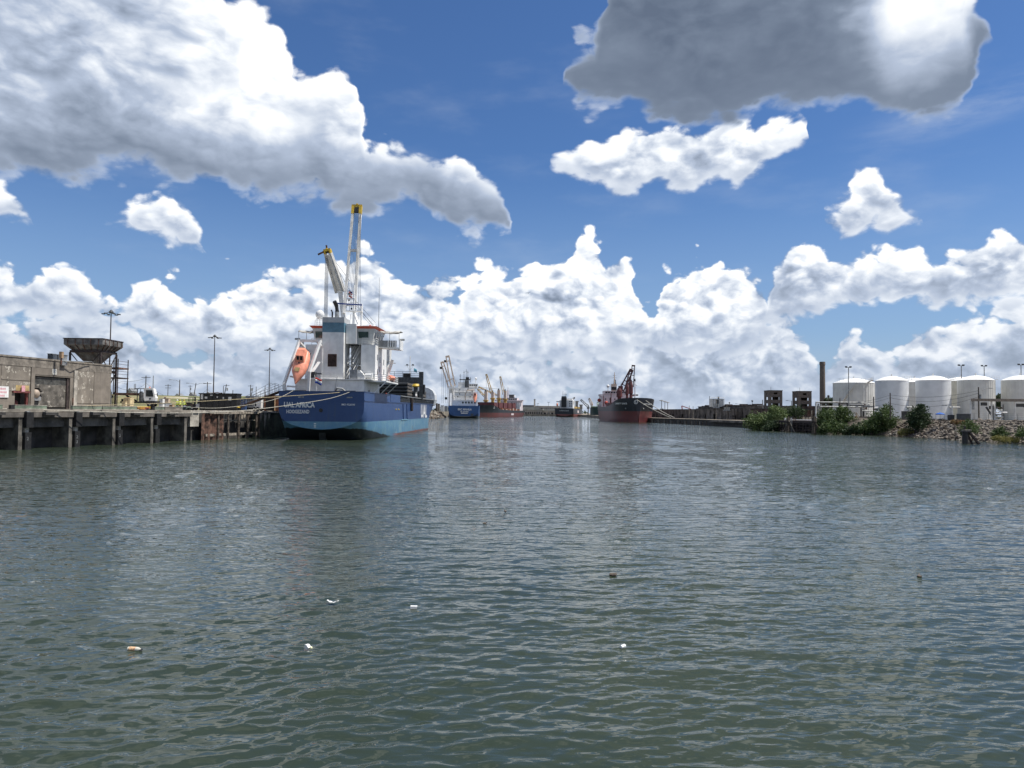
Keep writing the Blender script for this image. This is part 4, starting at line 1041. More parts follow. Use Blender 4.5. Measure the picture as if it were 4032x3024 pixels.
c = mixc(nt, rr_.ss(0.60, 0.72) * z_.ss(0.5, 5.5) * 0.55, c, (0.075, 0.055, 0.05))
sc_ = noise(nt, P.v('MULTIPLY', (.5, .25, 2.2)), 1.4, 6, 0.72)
c = mixc(nt, sc_.ss(0.62, 0.68) * 0.45, c, (0.09, 0.12, 0.17))
nt.links.new(c.s, b.inputs['Base Color']); b.inputs['Roughness'].default_value = 0.45
pb_ = nt.nodes.new('ShaderNodeTexBrick'); nt.links.new(vec(nt, y_ + x_, z_).s, pb_.inputs['Vector'])
for k_, v_ in (('Scale', 1.0), ('Brick Width', 5.5), ('Row Height', 1.9), ('Mortar Size', 0.02), ('Mortar Smooth', 0.6)): pb_.inputs[k_].default_value = v_
hb_ = noise(nt, P.v('MULTIPLY', (.5, .5, .9)), 1.1, 3, .5) * 0.05 - E(nt, pb_.outputs['Fac']) * 0.012
bp_ = nt.nodes.new('ShaderNodeBump'); bp_.inputs['Distance'].default_value = 1.0; bp_.inputs['Strength'].default_value = 0.5
nt.links.new(hb_.s, bp_.inputs['Height']); nt.links.new(bp_.outputs[0], b.inputs['Normal'])

def hull_loft(stations, n=None):
    "stations: (y, [(x, z) from keel to deck edge on starboard])"
    rings = []
    for y, pr in stations:
        rings.append([(-x, y, z) for x, z in reversed(pr)] + [(x, y, z) for x, z in pr])
    return rings
def ship_africa():
    r = thing('cargo_ship', 'dark blue general cargo ship with white house and orange lifeboat moored stern on', 'ship', tuple(SHIP1), S1_RZ)
    B = 7.05; DKZ = 6.55
    # transom outline, then the run of the hull
    tr = [(0.02, 1.75), (1.6, 1.85), (3.2, 2.08), (4.8, 2.5), (5.9, 3.05), (6.6, 3.7), (6.98, 4.6), (B, 5.5), (B, DKZ)]
    def sect(fl, zk, hb, bil):
        "full section: half-breadth hb, keel zk, bilge roundness"
        p = []
        for k in range(9):
            t = k / 8
            if k < 6:
                a = t * 8 / 5 * math.pi / 2
                p.append((hb * math.sin(a) ** bil, zk + (3.2 - zk) * (1 - math.cos(a)) ** 0.9 * fl + 0.0))
            else:
                p.append((hb, [4.4, 5.4, DKZ][k - 6]))
        p[0] = (0.02, zk)
        return p
    st = [(0.0, tr), (1.2, [(0.02, 0.9), (1.8, 0.95), (3.5, 1.1), (5.0, 1.45), (6.1, 2.1), (6.75, 3.0), (7.02, 4.3), (B, 5.5), (B, DKZ)]),
          (3.0, [(0.02, -0.9), (2.2, -0.85), (4.3, -0.7), (5.9, -0.3), (6.6, 0.7), (6.95, 2.2), (7.04, 4.1), (B, 5.5), (B, DKZ)]),
          (9, [(0.02, -2.3), (2.2, -2.1), (4.2, -1.6), (5.8, -0.8), (6.65, 0.4), (6.98, 2.0), (B, 4.2), (B, 5.5), (B, DKZ)]),
          (20, [(0.02, -3.2), (3.0, -3.1), (5.0, -2.6), (6.3, -1.6), (6.9, -0.3), (B, 2.0), (B, 4.4), (B, 5.5), (B, DKZ)]),
          (34, [(0.02, -3.3), (4.0, -3.3), (6.2, -3.0), (6.9, -2.0), (B, -0.5), (B, 2.0), (B, 4.4), (B, 5.5), (B, DKZ)]),
          (80, [(0.02, -3.3), (4.0, -3.3), (6.2, -3.0), (6.9, -2.0), (B, -0.5), (B, 2.0), (B, 4.4), (B, 5.5), (B, DKZ + 0.2)]),
          (92, [(0.02, -3.3), (2.2, -3.2), (3.8, -2.6), (4.6, -1.5), (5.0, 0), (5.4, 2.0), (6.0, 4.4), (6.5, 5.6), (6.9, DKZ + 0.4)]),
          (100, [(0.02, -3.0), (0.9, -2.8), (1.5, -2.2), (1.8, -1.2), (2.0, 0), (2.3, 2.0), (3.1, 4.4), (3.8, 5.8), (4.6, DKZ + 0.6)]),
          (105, [(0.01, -1.5), (0.05, -1.2), (0.08, -0.8), (0.1, -0.3), (0.12, 0.5), (0.15, 2.2), (0.5, 4.6), (0.8, 6.0), (1.2, DKZ + 0.8)])]
    h = MB(); h.loft(hull_loft(st), cap=True, closed=True)
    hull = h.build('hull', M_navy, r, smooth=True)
    MB().bar((-B - .03, 0.1, DKZ), (-B - .03, 90, DKZ + .25), .12, .16).bar((B + .03, 0.1, DKZ), (B + .03, 90, DKZ + .25), .12, .16).build('rubbing_strake', M_navy, hull)
    # knuckle between transom and side, skeg
    M_dhull = mat('antifouling_dark', (0.018, 0.024, 0.026), 0.6, var=0.3, scale=0.8)
    MB().prism([(0.8, 1.2), (12, -2.6), (12, -3.0), (3.5, -3.0), (1.2, -0.3)], -0.55, 0.55, 'x').build('skeg', M_dhull, hull)
    # bulwark round the stern
    bw = MB()
    bw.box(-B, B, 0.0, 0.14, DKZ, 7.95)
    bw.box(B - .14, B, .14, 23.5, DKZ, 7.95).box(-B, -B + .14, .14, 23.5, DKZ, 7.95)
    bw.build('bulwark', M_navy, r)
    MB().bar((-B, 0.07, 8.0), (B, .07, 8.0), .3, .1).bar((B - .07, .22, 8.0), (B - .07, 23.5, 8.0), .3, .1).build('bulwark_rail', M_navy, r)
    MB().box(B - 3.2, B - .02, 24, 35, DKZ, 8.15).build('side_locker', M_navy, r)
    MB().box(-B + .15, B - .15, .15, 95, DKZ - .1, DKZ + .02).build('deck', mat('deck_green_grey', (0.10, 0.10, 0.09), 0.8, var=0.2), r)
    for (x, s_) in ((-4.3, 1), (3.9, 1)):
        MB().box(x - 1.7, x + 1.7, -.06, .12, 8.06, 8.16).build('fairlead', M_black, r)
    for x in (-3.4, 4.6): MB().box(x - .45, x + .5, -.05, -.004, 6.95, 7.15).build('chock_opening', M_galv, r)
    MB().lathe([(.02, 0), (.33, 0), (.33, .06), (.2, .05), (.02, .05)], n=12).build('stern_hawse', M_black, r).matrix_local = Matrix.Translation((-.05, -.0, 4.9)) @ Matrix.Rotation(math.pi / 2, 4, 'X')
    # lettering
    F_ = (1, 0, 0), (0, 0, 1)
    text_mesh('ship_name', 'UAL AFRICA', 1.15, M_white, hull, plane_M((-3.65, -.03, 5.72), *F_), sx=0.80, bold=0.045)
    text_mesh('port_name', 'HOOGEZAND', 0.82, M_white, hull, plane_M((-3.85, -.03, 4.62), *F_), sx=0.72, bold=0.02)
    text_mesh('imo_number', 'IMO 9528243', 0.42, M_white, hull, plane_M((4.45, -.03, 5.86), *F_), sx=0.95, bold=0.006)
    text_mesh('company_letters', 'UAL', 4.6, M_white, hull, plane_M((B + .035, 71.0, 4.72), (0, 1, 0), (0, 0, 1)), sx=1.35, bold=0.12)
    dr = MB()
    for k in range(9): dr.box(-1.15, -.85, -.02 - .0, -.004, 2.1 + .28 * k, 2.22 + .28 * k) if k < 3 else None
    dr.build('draught_mark', M_white, hull)
    # side marks: pilot lamps, pipes
    for yy, yo in ((29.5, 0), (32.5, .1)):
        MB().sphere((B + .1, yy, 5.2), .16, 8, 6).build('side_lamp', M_yellow, hull)
    for yy in (38.0, 43.0):
        MB().bar((B + .02, yy, 6.4), (B + .02, yy + .8, 3.1), .25, .06, up=(0, 1, 0)).build('fender_bar', M_navy, hull)
    MB().box(B - .02, B + .12, 36, 44, 2.95, 3.13).build('pale_strip', mat('pale_blue_paint', (0.16, 0.33, 0.42), 0.5, var=0.1), hull)
    MB().tube((B + .25, 48.5, 7.9), (B + .35, 48.6, 4.9), .4, .3, 8).build('hanging_fender', M_rustd, r)
    # ------------------------------------------------ poop house
    W2 = lambda px_, py, Y: None
    ph = MB().box(-6.4, 5.55, 6.5, 20, DKZ + .02, 10.2).build('poop_house', M_white, r)
    MB().box(-6.5, 6.9, 6.2, 20.2, 10.205, 10.33).build('boat_deck', M_white, r)
    MB().box(5.2, 5.62, 10, 11, 6.6, 8.6).build('side_door', M_grey, ph)
    # funnel casing
    fz = 21.1
    fn = MB().box(-2.0, 1.75, 7.0, 11.5, 10.34, fz).build('funnel_casing', M_white, r)
    MB().box(-2.02, 1.77, 6.98, 11.52, 18.5, 20.2).build('blue_band', mat('funnel_blue', (0.10, 0.20, 0.27), 0.5, var=0.08), fn)
    MB().box(-2.03, 1.78, 6.97, 11.53, 20.22, fz + .02).build('grey_top', mat('funnel_grey', (0.38, 0.39, 0.40), 0.5, var=0.06), fn)
    lv = MB().box(-.95, .6, 6.93, 6.995, 12.5, 14.7).build('vent_frame', M_rust, fn)
    for k in range(11):
        MB().box(-.87, .52, 6.86, 6.925, 12.6 + .19 * k, 12.72 + .19 * k).build('louvre', M_rustd, lv)
    ex = MB(); ex.path([(0.0, 9, fz), (0.0, 9, fz + 1.3), (-.1, 8.8, fz + 2.3), (-.35, 8.3, fz + 3.0)], .36, 10); ex.build('exhaust_pipe', M_black, fn, smooth=True)
    MB().tube((0, 9, fz), (0, 9, fz + 1.2), .38, n=10).build('exhaust_sleeve', M_galv, fn, smooth=True)
    MB().path([(-.85, 9, fz), (-.85, 9, fz + 1.1), (-.95, 8.7, fz + 1.5)], .14, 8).build('exhaust_pipe', M_black, fn, smooth=True)
    # accommodation blocks
    hb = MB()
    hb.box(-5.8, -2.01, 10.0, 19, 10.34, 16.6); hb.box(1.76, 4.5, 12.5, 19, 10.34, 16.6)
    hb.build('accommodation_block', M_white, r)
    sb = MB().box(4.5, 7.0, 8.5, 19.02, 10.34, 16.5).build('starboard_block', M_white, r)
    for k, (yy, zz) in enumerate(((10.2, 13.9), (12.6, 13.6), (16.0, 13.4), (10.4, 11.3), (12.4, 11.9), (16.2, 11.6))):
        MB().box(7.002, 7.04, yy, yy + .5, zz, zz + 1.0).build('port_light', M_glass, sb)
    MB().box(5.1, 5.5, 8.46, 8.497, 11.0, 11.5).build('port_light', M_glass, sb)
    # bridge
    br = MB()
    br.loft([[(-3.6, 9.5, 16.62), (6.2, 9.5, 16.62), (6.2, 17, 16.62), (-3.6, 17, 16.62)], [(-3.9, 9.2, 17.5), (6.4, 9.2, 17.5), (6.4, 17.4, 17.5), (-3.9, 17.4, 17.5)], [(-4.3, 8.7, 19.35), (6.8, 8.7, 19.35), (6.8, 18, 19.35), (-4.3, 18, 19.35)]])
    bo = br.build('wheelhouse', mat('bridge_grey_white', (0.62, 0.63, 0.62), 0.5, var=0.06), r)
    rf = MB().loft([[(-4.3, 8.7, 19.36), (6.8, 8.7, 19.36), (6.8, 18, 19.36), (-4.3, 18, 19.36)], [(-4.75, 8.2, 19.75), (7.25, 8.2, 19.75), (7.25, 18.4, 19.75), (-4.75, 18.4, 19.75)]]).build('roof_trim', mat('orange_trim', (0.62, 0.10, 0.05), 0.5, var=0.08), bo)
    MB().box(-4.6, 7.1, 8.35, 18.25, 19.755, 19.80).build('roof_top', M_white, bo)
    for (x0, x1) in ((-3.7, -2.2), (3.9, 5.6), (2.0, 3.4)):
        MB().add([(x0, 9.02, 17.72), (x1, 9.02, 17.72), (x1 + .06, 8.72, 18.8), (x0 - .06, 8.72, 18.8)], [(0, 1, 2, 3)]).add([(x0, 9.06, 17.72), (x1, 9.06, 17.72), (x1, 8.76, 18.8), (x0, 8.76, 18.8)], [(3, 2, 1, 0)]).build('window', mat('green_tint_glass', (0.06, 0.09, 0.085), 0.1, var=0.1), bo)
    for k in range(4):
        y0 = 9.6 + k * 2.0
        MB().add([(6.47, y0, 17.7), (6.47, y0 + 1.6, 17.7), (6.72, y0 + 1.7, 18.8), (6.72, y0, 18.8)], [(0, 1, 2, 3)]).build('window', M_glass, bo)
    MB().box(1.9, 3.7, 8.0, 12.4, 16.62, 20.1).build('stair_trunk', M_white, r)
    # wings
    wr = MB().prism([(6.2, 16.3), (10.9, 15.9), (10.9, 17.6), (10.75, 17.6), (10.75, 16.25), (6.2, 16.6)], 11.0, 14.5, 'y').build('starboard_wing', M_white, r)
    MB().box(7.0, 10.3, 10.9, 10.96, 16.35, 17.5).build('wing_screen', M_grey, wr)
    for k in range(4): MB().box(8.7 + .42 * k, 8.9 + .42 * k, 10.8, 10.87, 16.3, 17.5).build('striped_slat', M_white, wr)
    wl_ = MB().prism([(-3.6, 16.3), (-7.6, 16.0), (-7.6, 17.6), (-7.45, 17.6), (-7.45, 16.3), (-3.6, 16.6)], 11.0, 14.5, 'y').build('port_wing', M_white, r)
    M_canv = mat('grey_canvas', (0.42, 0.40, 0.36), 0.9, var=0.15, scale=1.5)
    for nm, xa, xb in (('starboard_awning', 7.2, 10.8), ('port_awning', -7.5, -4.5)):
        rows = []
        for i in range(9):
            x = xa + (xb - xa) * i / 8
            rows.append([(x, 11.0 + 3.5 * j / 5, 19.3 - .25 * math.sin(math.pi * i / 8) * (1 if j in (0, 5) else .4) - (.3 if j == 0 else 0) + .05 * math.sin(i * 2.1 + j)) for j in range(6)])
        a = MB().grid(rows).build(nm, M_canv, r, smooth=True)
        md = a.modifiers.new('thick', 'SOLIDIFY'); md.thickness = 0.05
        for x in (xa + .1, (xa + xb) / 2, xb - .1):
            MB().tube((x, 11.1, 17.5), (x, 11.1, 19.0), .05, n=6).build('awning_post', M_whites, a)
    for x in (-7.9, 11.1): MB().tube((x - .45, 12.0, 17.75), (x + .45, 12.0, 17.75), .17, n=8).build('wing_lamp', M_galv, r, smooth=True)
    # rails
    def rail(pts, name='railing', h=1.05, mt=M_white, n=3, step=1.6, rr_=.035):
        m_ = MB()
        for a, b_ in zip(pts, pts[1:]):
            a, b_ = Vector(a), Vector(b_)
            for k in range(1, n + 1): m_.bar(a + Vector((0, 0, h * k / n)), b_ + Vector((0, 0, h * k / n)), rr_ * 2)
            q = max(1, int((b_ - a).length / step))
            for k in range(q + 1): m_.bar(a.lerp(b_, k / q), a.lerp(b_, k / q) + Vector((0, 0, h)), rr_ * 2)
        return m_.build(name, mt, r)
    rail([(1.9, 6.6, 10.34), (6.8, 6.6, 10.34)]); rail([(-2.0, 6.4, 10.34), (1.9, 6.4, 10.34)])
    rail([(1.9, 9.6, 13.0), (4.4, 9.6, 13.0)]); rail([(4.6, 8.6, 16.55), (7.0, 8.6, 16.55), (7.0, 11, 16.55)], h=1.15); rail([(1.8, 9.6, 16.55), (3.2, 9.6, 16.55)]); rail([(-4.6, 9.6, 16.6), (-2.05, 9.6, 16.6)])
    rail([(-3.9, 9, 19.78), (2, 9, 19.78)]); rail([(2.0, 10.5, fz), (3.6, 10.5, fz)])
    # landings and stairs
    MB().box(1.76, 4.6, 9.4, 12.4, 12.82, 12.98).build('landing', M_white, r)
    def stair(a, b_, w, name='stair'):
        a, b_ = Vector(a), Vector(b_); d = b_ - a
        s_ = MB()
        for sx in (-w / 2, w / 2): s_.bar(a + Vector((sx, 0, .1)), b_ + Vector((sx, 0, .1)), .07, .22)
        o = s_.build(name, M_white, r)
        N = int(abs(d.z) / .24)
        for k in range(N):
            q = a + d * ((k + .5) / N)
            MB().box(q.x - w / 2, q.x + w / 2, q.y - .13, q.y + .13, q.z - .02, q.z + .02).build('tread', M_grey, o)
        hr = MB()
        for sx in (-w / 2 - .03, w / 2 + .03): hr.bar(a + Vector((sx, 0, 1.0)), b_ + Vector((sx, 0, 1.0)), .07)
        hr.build('handrail', M_white, o)
    stair((2.7, 8.2, 13.0), (3.7, 11.0, 16.6), .9); stair((2.7, 7.4, 10.34), (3.4, 9.5, 12.95), .8)
    # starboard boat deck extension, raft, davit, rescue boat, winch house
    MB().box(5.6, 9.1, 8.2, 20, 9.95, 10.2).build('side_platform', M_white, r)
    for x, y in ((9.0, 8.3), (9.0, 14), (9.0, 19.8)): MB().bar((x, y, 10.0), (x - 2.1, y, 7.9), .14).build('platform_strut', M_white, r)
    rail([(6.3, 8.25, 10.2), (9.05, 8.25, 10.2), (9.05, 19.9, 10.2)])
    MB().box(3.0, 4.3, 6.55, 8.0, 10.34, 12.0).build('air_conditioner', M_grey, r)
    MB().prism([(4.32, 10.34), (5.6, 10.34), (5.6, 10.9), (4.7, 11.9), (4.32, 11.9)], 6.7, 8.0, 'y').build('winch_hood', M_white, r)
    q = MB().tube((5.55, 7.6, 11.0), (6.75, 7.6, 11.0), .48, n=14); q.build('life_raft_drum', M_white, r, smooth=True)
    MB().tube((8.1, 15, 10.2), (8.1, 15, 12.0), .3, n=10).bar((8.1, 15, 11.8), (8.9, 15, 14.3), .42, .5).bar((8.3, 15, 13.7), (9.5, 15, 13.7), .14).build('boat_davit', M_white, r)
    rb = MB(); rb.loft([[(8.9 + w_ * math.cos(t), 11.5 + 1.05 * k, 10.9 + .5 * math.sin(t)) for t in [2 * math.pi * i / 8 for i in range(8)]] for k, w_ in enumerate((.35, .6, .65, .6, .45, .15))])
    rb.build('rescue_boat', M_orange, r, smooth=True)
    MB().box(5.0, 5.6, 6.46, 6.495, 10.4, 10.9).build('deck_light', M_white, r)
    # sat dome, mast, radar
    MB().sphere((-3.9, 12, 22.2), .78, 16, 12, 1.08).build('satellite_dome', M_white, r, smooth=True)
    dm = MB()
    for x in (-4.4, -3.9, -3.4): dm.bar((x, 12, 19.76), (x, 12, 21.5), .09)
    dm.bar((-4.5, 12, 21.4), (-3.3, 12, 21.4), .5, .08); dm.build('dome_stand', M_white, r)
    ms = MB(); ms.tube((2.0, 13.0, 19.76), (2.0, 13.0, 27.8), .24, .12, 10); ms.bar((1.2, 13, 24.6), (2.8, 13, 24.6), .1).bar((0.4, 13, 26.2), (2.2, 13, 26.2), .07).bar((-1.2, 13, 26.6), (2.0, 13, 26.6), .07).box(.7, 3.6, 12.4, 13.6, 22.9, 23.05).tube((3.4, 13.2, 19.76), (3.4, 13.2, 24.4), .22, .2, 8).tube((.7, 13, 23), (.7, 13, 26.4), .04, n=5)
    ms.build('radar_mast', M_white, r)
    MB().box(-2.3, 2.4, 12.2, 12.4, 24.1, 24.33, Matrix.Rotation(R(3), 4, 'Y')).build('radar_scanner', mat('radar_blue', (0.02, 0.06, 0.28), 0.4), r)
    MB().box(.7, 2.2, 12.6, 12.9, 25.1, 25.35).build('radar_scanner', M_white, r)
    for x, z in ((1.1, 26.1), (1.1, 25.0), (1.6, 23.4)): MB().box(x - .12, x + .12, 12.8, 13.05, z - .15, z + .2).build('mast_lamp', M_black, r)
    MB().tube((6.9, 11.5, 19.8), (6.9, 11.5, 28.9), .05, .02, 5).build('whip_antenna', M_dgrey, r)
    for x, m_ in ((5.6, M_red), (6.3, M_white)): MB().lathe([(.28, 0), (.28, .25), (.1, .45)], (x, 10.5, 19.78), 8).build('roof_lamp', m_, r)
    # flags
    def flag(x, y, z, cols, w=1.3, h=.85, name='flag', vertical=False):
        n = len(cols)
        for k, m_ in enumerate(cols):
            rows = []
            for i in range(7):
                u = i / 6
                rows.append([(x + w * u * .8, y + .12 * math.sin(u * 5), z - u * .35 - h * (k + j / 1) / n + .06 * math.sin(u * 6)) for j in range(2)])
            f = MB().grid(rows).build(name, m_, r, smooth=True)
            f.modifiers.new('t', 'SOLIDIFY').thickness = .01
    MB().tube((-.9, .4, 7.9), (-1.25, .1, 10.7), .045, n=6).build('flag_staff', M_whites, r)
    MB().tube((2.0, .4, 7.9), (2.5, .2, 10.5), .045, n=6).build('stern_light_pole', M_galv, r)
    flag(-1.15, .15, 10.3, [mat('flag_red', (0.5, 0.05, 0.04), .8), M_white, mat('flag_blue', (0.03, 0.07, 0.35), .8)], 1.4, .95, 'national_flag')
    MB().path([(1.8, 1.0, 7.9), (2.3, .9, 8.6), (3.2, .9, 8.5), (3.6, 1.0, 8.1)], .2, 6).build('mooring_winch', M_galv, r)
    # ------------------------------------------------ lifeboat davit (the boat itself is a thing)
    dv = MB()
    for a, b_ in (((-6.95, 2.2, 9.2), (-5.4, 5.0, 16.8)), ((-2.9, 2.8, 11.3), (-1.75, 5.0, 16.8))):
        dv.bar(a, b_, .42, .42)
    dv.bar((-5.55, 5.0, 16.8), (-1.6, 5.0, 16.8), .42, .42).bar((-5.4, 5.0, 16.6), (-5.4, 10, 15.5), .3).bar((-2.2, 5.0, 16.6), (-2.2, 10, 15.5), .3)
    dv.bar((-6.95, 2.2, 9.2), (-6.7, 2.6, 6.6), .5).bar((-2.9, 2.8, 11.3), (-3.1, 3.0, 6.6), .4).bar((-6.8, 3.4, 8.9), (-3.1, 3.4, 8.7), .3).bar((-6.5, 4.0, 10.6), (-6.3, 7.5, 10.5), .25)
    dv.bar((-2.2, 6.0, 13.2), (-3.0, 3.8, 11.0), .5, .2).bar((-2.0, 7, 15.5), (-2.05, 6.9, 7.0), .25)
    dv.build('lifeboat_davit', M_white, r)
    MB().box(-3.1, -2.2, 3.6, 4.6, 10.4, 11.4).box(-2.6, -1.2, 4.0, 4.3, 11.0, 11.2).build('davit_winch', M_dgrey, r)
    # ------------------------------------------------ cranes
    def jib(base, head, w0, w1, r0=.36, name='crane_jib', headmat=M_yellow):
        base, head = Vector(base), Vector(head); d = (head - base)
        n = Vector((1, 0, 0)); side = (n - d.normalized() * d.normalized().dot(n)).normalized()
        m_ = MB()
        for s_ in (-1, 1):
            m_.bar(base + side * s_ * w0 / 2, base + d * .93 + side * s_ * w1 / 2, r0 * 1.25, r0 * 1.7)
        for k in (.08, .58): m_.bar(base + d * k - side * (w0 + (w1 - w0) * k) / 2, base + d * k + side * (w0 + (w1 - w0) * k) / 2, .4, .5)
        o = m_.build(name, M_whites, r)
        hd = MB()
        hd.bar(base + d * .925 - side * w1 / 2, head - side * w1 / 2, .55, .7).bar(base + d * .925 + side * w1 / 2, head + side * w1 / 2, .55, .7)
        hd.bar(head - side * (w1 / 2 + .25), head + side * (w1 / 2 + .25), .5, .6).bar(head, head + d.normalized() * .5, .4)
        hd.build('jib_head', headmat, o)
        MB().bar(base + d * .94, base + d * .985, w1 * .55, .6).build('sheave', M_black, o)
        return o, base, d, side
    ped = MB().tube((1.2, 24.0, DKZ), (1.2, 24.0, 17.5), 1.25, 1.15, 16).box(-.2, 2.6, 22.8, 25.4, 17.5, 21.5)
    ped.build('crane_pedestal', M_whites, r, smooth=False)
    cb = U(1375, 1235, 146); ch = U(1406, 812, 150)
    Mi = (Matrix.Translation(SHIP1) @ Matrix.Rotation(S1_RZ, 4, 'Z')).inverted()
    o, b0, d0, sd = jib(Mi @ cb, Mi @ ch, 2.1, 1.55)
    M_blwire = mat('blue_grey_wire', (0.07, 0.13, 0.22), 0.5)
    hw = b0 + d0
    for k in range(6):
        q = (k - 2.5) * .17
        MB().tube(hw + sd * q - d0.normalized() * .8, b0 + d0 * (.02 + .03 * (k % 3)) + sd * (q * 1.9 - .15), .045, n=5).build('luffing_wire', M_blwire, o)
    for k, (px_, py_) in enumerate(((1418, 1240), (1410, 1260), (1478, 1270), (1470, 1285), (1480, 1290), (1455, 1275))):
        e1 = Mi @ U(px_, py_, 142)
        MB().tube(b0 + d0 * (.16 - .02 * k) + sd * 1.0 if k > 1 else hw + sd * .7, e1, .035, n=4).build('stay_wire', M_dgrey, o)
    MB().bar(Mi @ U(1396, 1235, 145), Mi @ U(1415, 1283, 143), .35).build('boom_rest', M_white, r)
    MB().tube((-1.6, 62, DKZ), (-1.6, 62, 17.0), 1.2, 1.1, 14).box(-3.0, -.2, 60.8, 63.4, 17.0, 21.0).build('crane_pedestal', M_whites, r)
    o2, b2, d2, sd2 = jib(Mi @ U(1341, 1150, 185), Mi @ U(1288, 985, 180), 2.0, 1.3, .45)
    bx = MB().bar(b2, b2 + d2 * .9, 1.3, .9); bx.build('jib_plate', M_white, o2)
    MB().bar(b2 + d2 - Vector((2.2, 0, 1.1)), b2 + d2 + Vector((.6, 0, .3)), .35).bar(b2 + d2, b2 + d2 + Vector((-.2, 0, 1.2)), .35).build('jib_fork', M_rust, o2)
    MB().bar(b2, Mi @ U(1360, 1300, 185), 1.1, .9).build('jib_foot', M_white, o2)
    for k in range(5):
        q = Mi @ U(1281 + 3.0 * k, 1010 + k * 3, 180)
        MB().tube(q, Vector((q.x, q.y, 19.5)), .05, n=4).build('hoist_wire', M_dgrey, o2)
    MB().tube(b2 + d2, Mi @ U(1380, 1110, 185), .05, n=4).tube(b2 + d2 * .96, Mi @ U(1376, 1140, 185), .05, n=4).build('stay_wire', M_dgrey, o2)
    fx = Mi @ U(1373, 1142, 143)
    flag(fx.x, fx.y, fx.z, [mat('flag_navy', (0.02, 0.03, 0.13), .8), M_red, M_white, M_red], .95, 1.3, 'courtesy_flag')
    # ------------------------------------------------ cargo deck
    MB().box(-5.6, 5.6, 26, 88, DKZ + .03, 7.6).build('hatch_coaming', M_dgrey, r)
    # open rail along the side: posts and rails under a pale plate
    pr = MB(); 
    for k in range(40):
        y = 36 + k * 1.4
        pr.bar((B - .05, y, DKZ), (B - .05, y, 8.0), .14)
    for z in (7.05, 7.5): pr.bar((B - .05, 36, z), (B - .05, 91.5, z), .09)
    pr.build('side_railing', M_dgrey, r)
    MB().box(B - .6, B + .05, 35.5, 91.5, 8.0, 8.18).build('walkway_plate', M_galv, r)
    # forecastle: rounded white breakwater
    ring = [(x, z) for x, z in ((-6.9, 6.7), (-7.3, 8.2), (-7.2, 9.6), (-6.6, 10.8), (-5.4, 11.5), (-3.8, 11.75), (3.8, 11.75), (5.4, 11.5), (6.6, 10.8), (7.2, 9.6), (7.3, 8.2), (6.9, 6.7))]
    MB().loft([[(x, 91.5, z) for x, z in ring], [(x * .97, 98.5, z) for x, z in ring], [(x * .5, 103.5, z - .3) for x, z in ring]]).build('forecastle', mat('forecastle_grey', (0.55, 0.57, 0.59), 0.5, var=0.1, streak=0.3), r, smooth=False)
    MB().box(-2, 2.0, 89, 91.4, 7.6, 13.2).build('forecastle_house', M_whites, r)
    # gantry crane
    gy = 66.0
    gm = MB()
    gm.bar((7.0, gy, 7.7), (7.0, gy, 14.8), .95, .9).bar((-7.0, gy, 7.7), (-7.0, gy, 14.8), .95, .9)
    gm.box(-7.2, 6.5, gy - .6, gy + .6, 11.8, 13.4)
    gm.build('hatch_gantry', M_dgrey, r)
    rail([(-6, gy - .6, 13.4), (6.5, gy - .6, 13.4)], 'gantry_rail', 1.4, M_black, 3, 1.8)
    MB().box(6.9, 7.9, gy - .4, gy + .9, 9.2, 11.6).build('gantry_motor', M_black, r)
    MB().box(2.4, 4.2, gy - .3, gy + .3, 13.42, 14.4).build('gantry_winch', M_black, r)
    # foremast
    p = Mi @ U(1614, 1470, 222)
    fm = MB().tube((p.x, 99, 11.5), (p.x, 99, 13.9), .55, .3, 10).tube((p.x, 99, 13.9), (p.x, 99, 21.2), .16, .1, 8).bar((p.x - 1.7, 99, 18.3), (p.x + 1.7, 99, 18.3), .09).bar((p.x - .9, 99, 18.2), (p.x, 99, 16.8), .07).bar((p.x + .9, 99, 18.2), (p.x, 99, 16.8), .07)
    fm.build('foremast', M_whites, r)
    for s_ in (-.85, .85): MB().box(p.x + s_ - .3, p.x + s_ + .3, 98.8, 99.2, 18.4, 18.75).build('mast_floodlight', M_dgrey, r)
    flag(p.x + 1.15, 99, 17.6, [mat('flag_teal', (0.08, 0.28, 0.38), .8)], 1.2, 1.0, 'company_flag')
    # mushroom ventilator
    v = Mi @ U(1637, 1530, 196)
    MB().tube((v.x, v.y, 7.6), (v.x, v.y, 11.2), .55, n=10).build('ventilator_trunk', M_dgrey, r, smooth=True)
    MB().lathe([(.9, 0), (1.1, .25), (.8, .75), (.3, .85)], (v.x, v.y, 11.2), 12).build('ventilator_cap', M_yellow, r, smooth=True)
    return Mi
MI1 = ship_africa()
M1 = MI1.inverted()

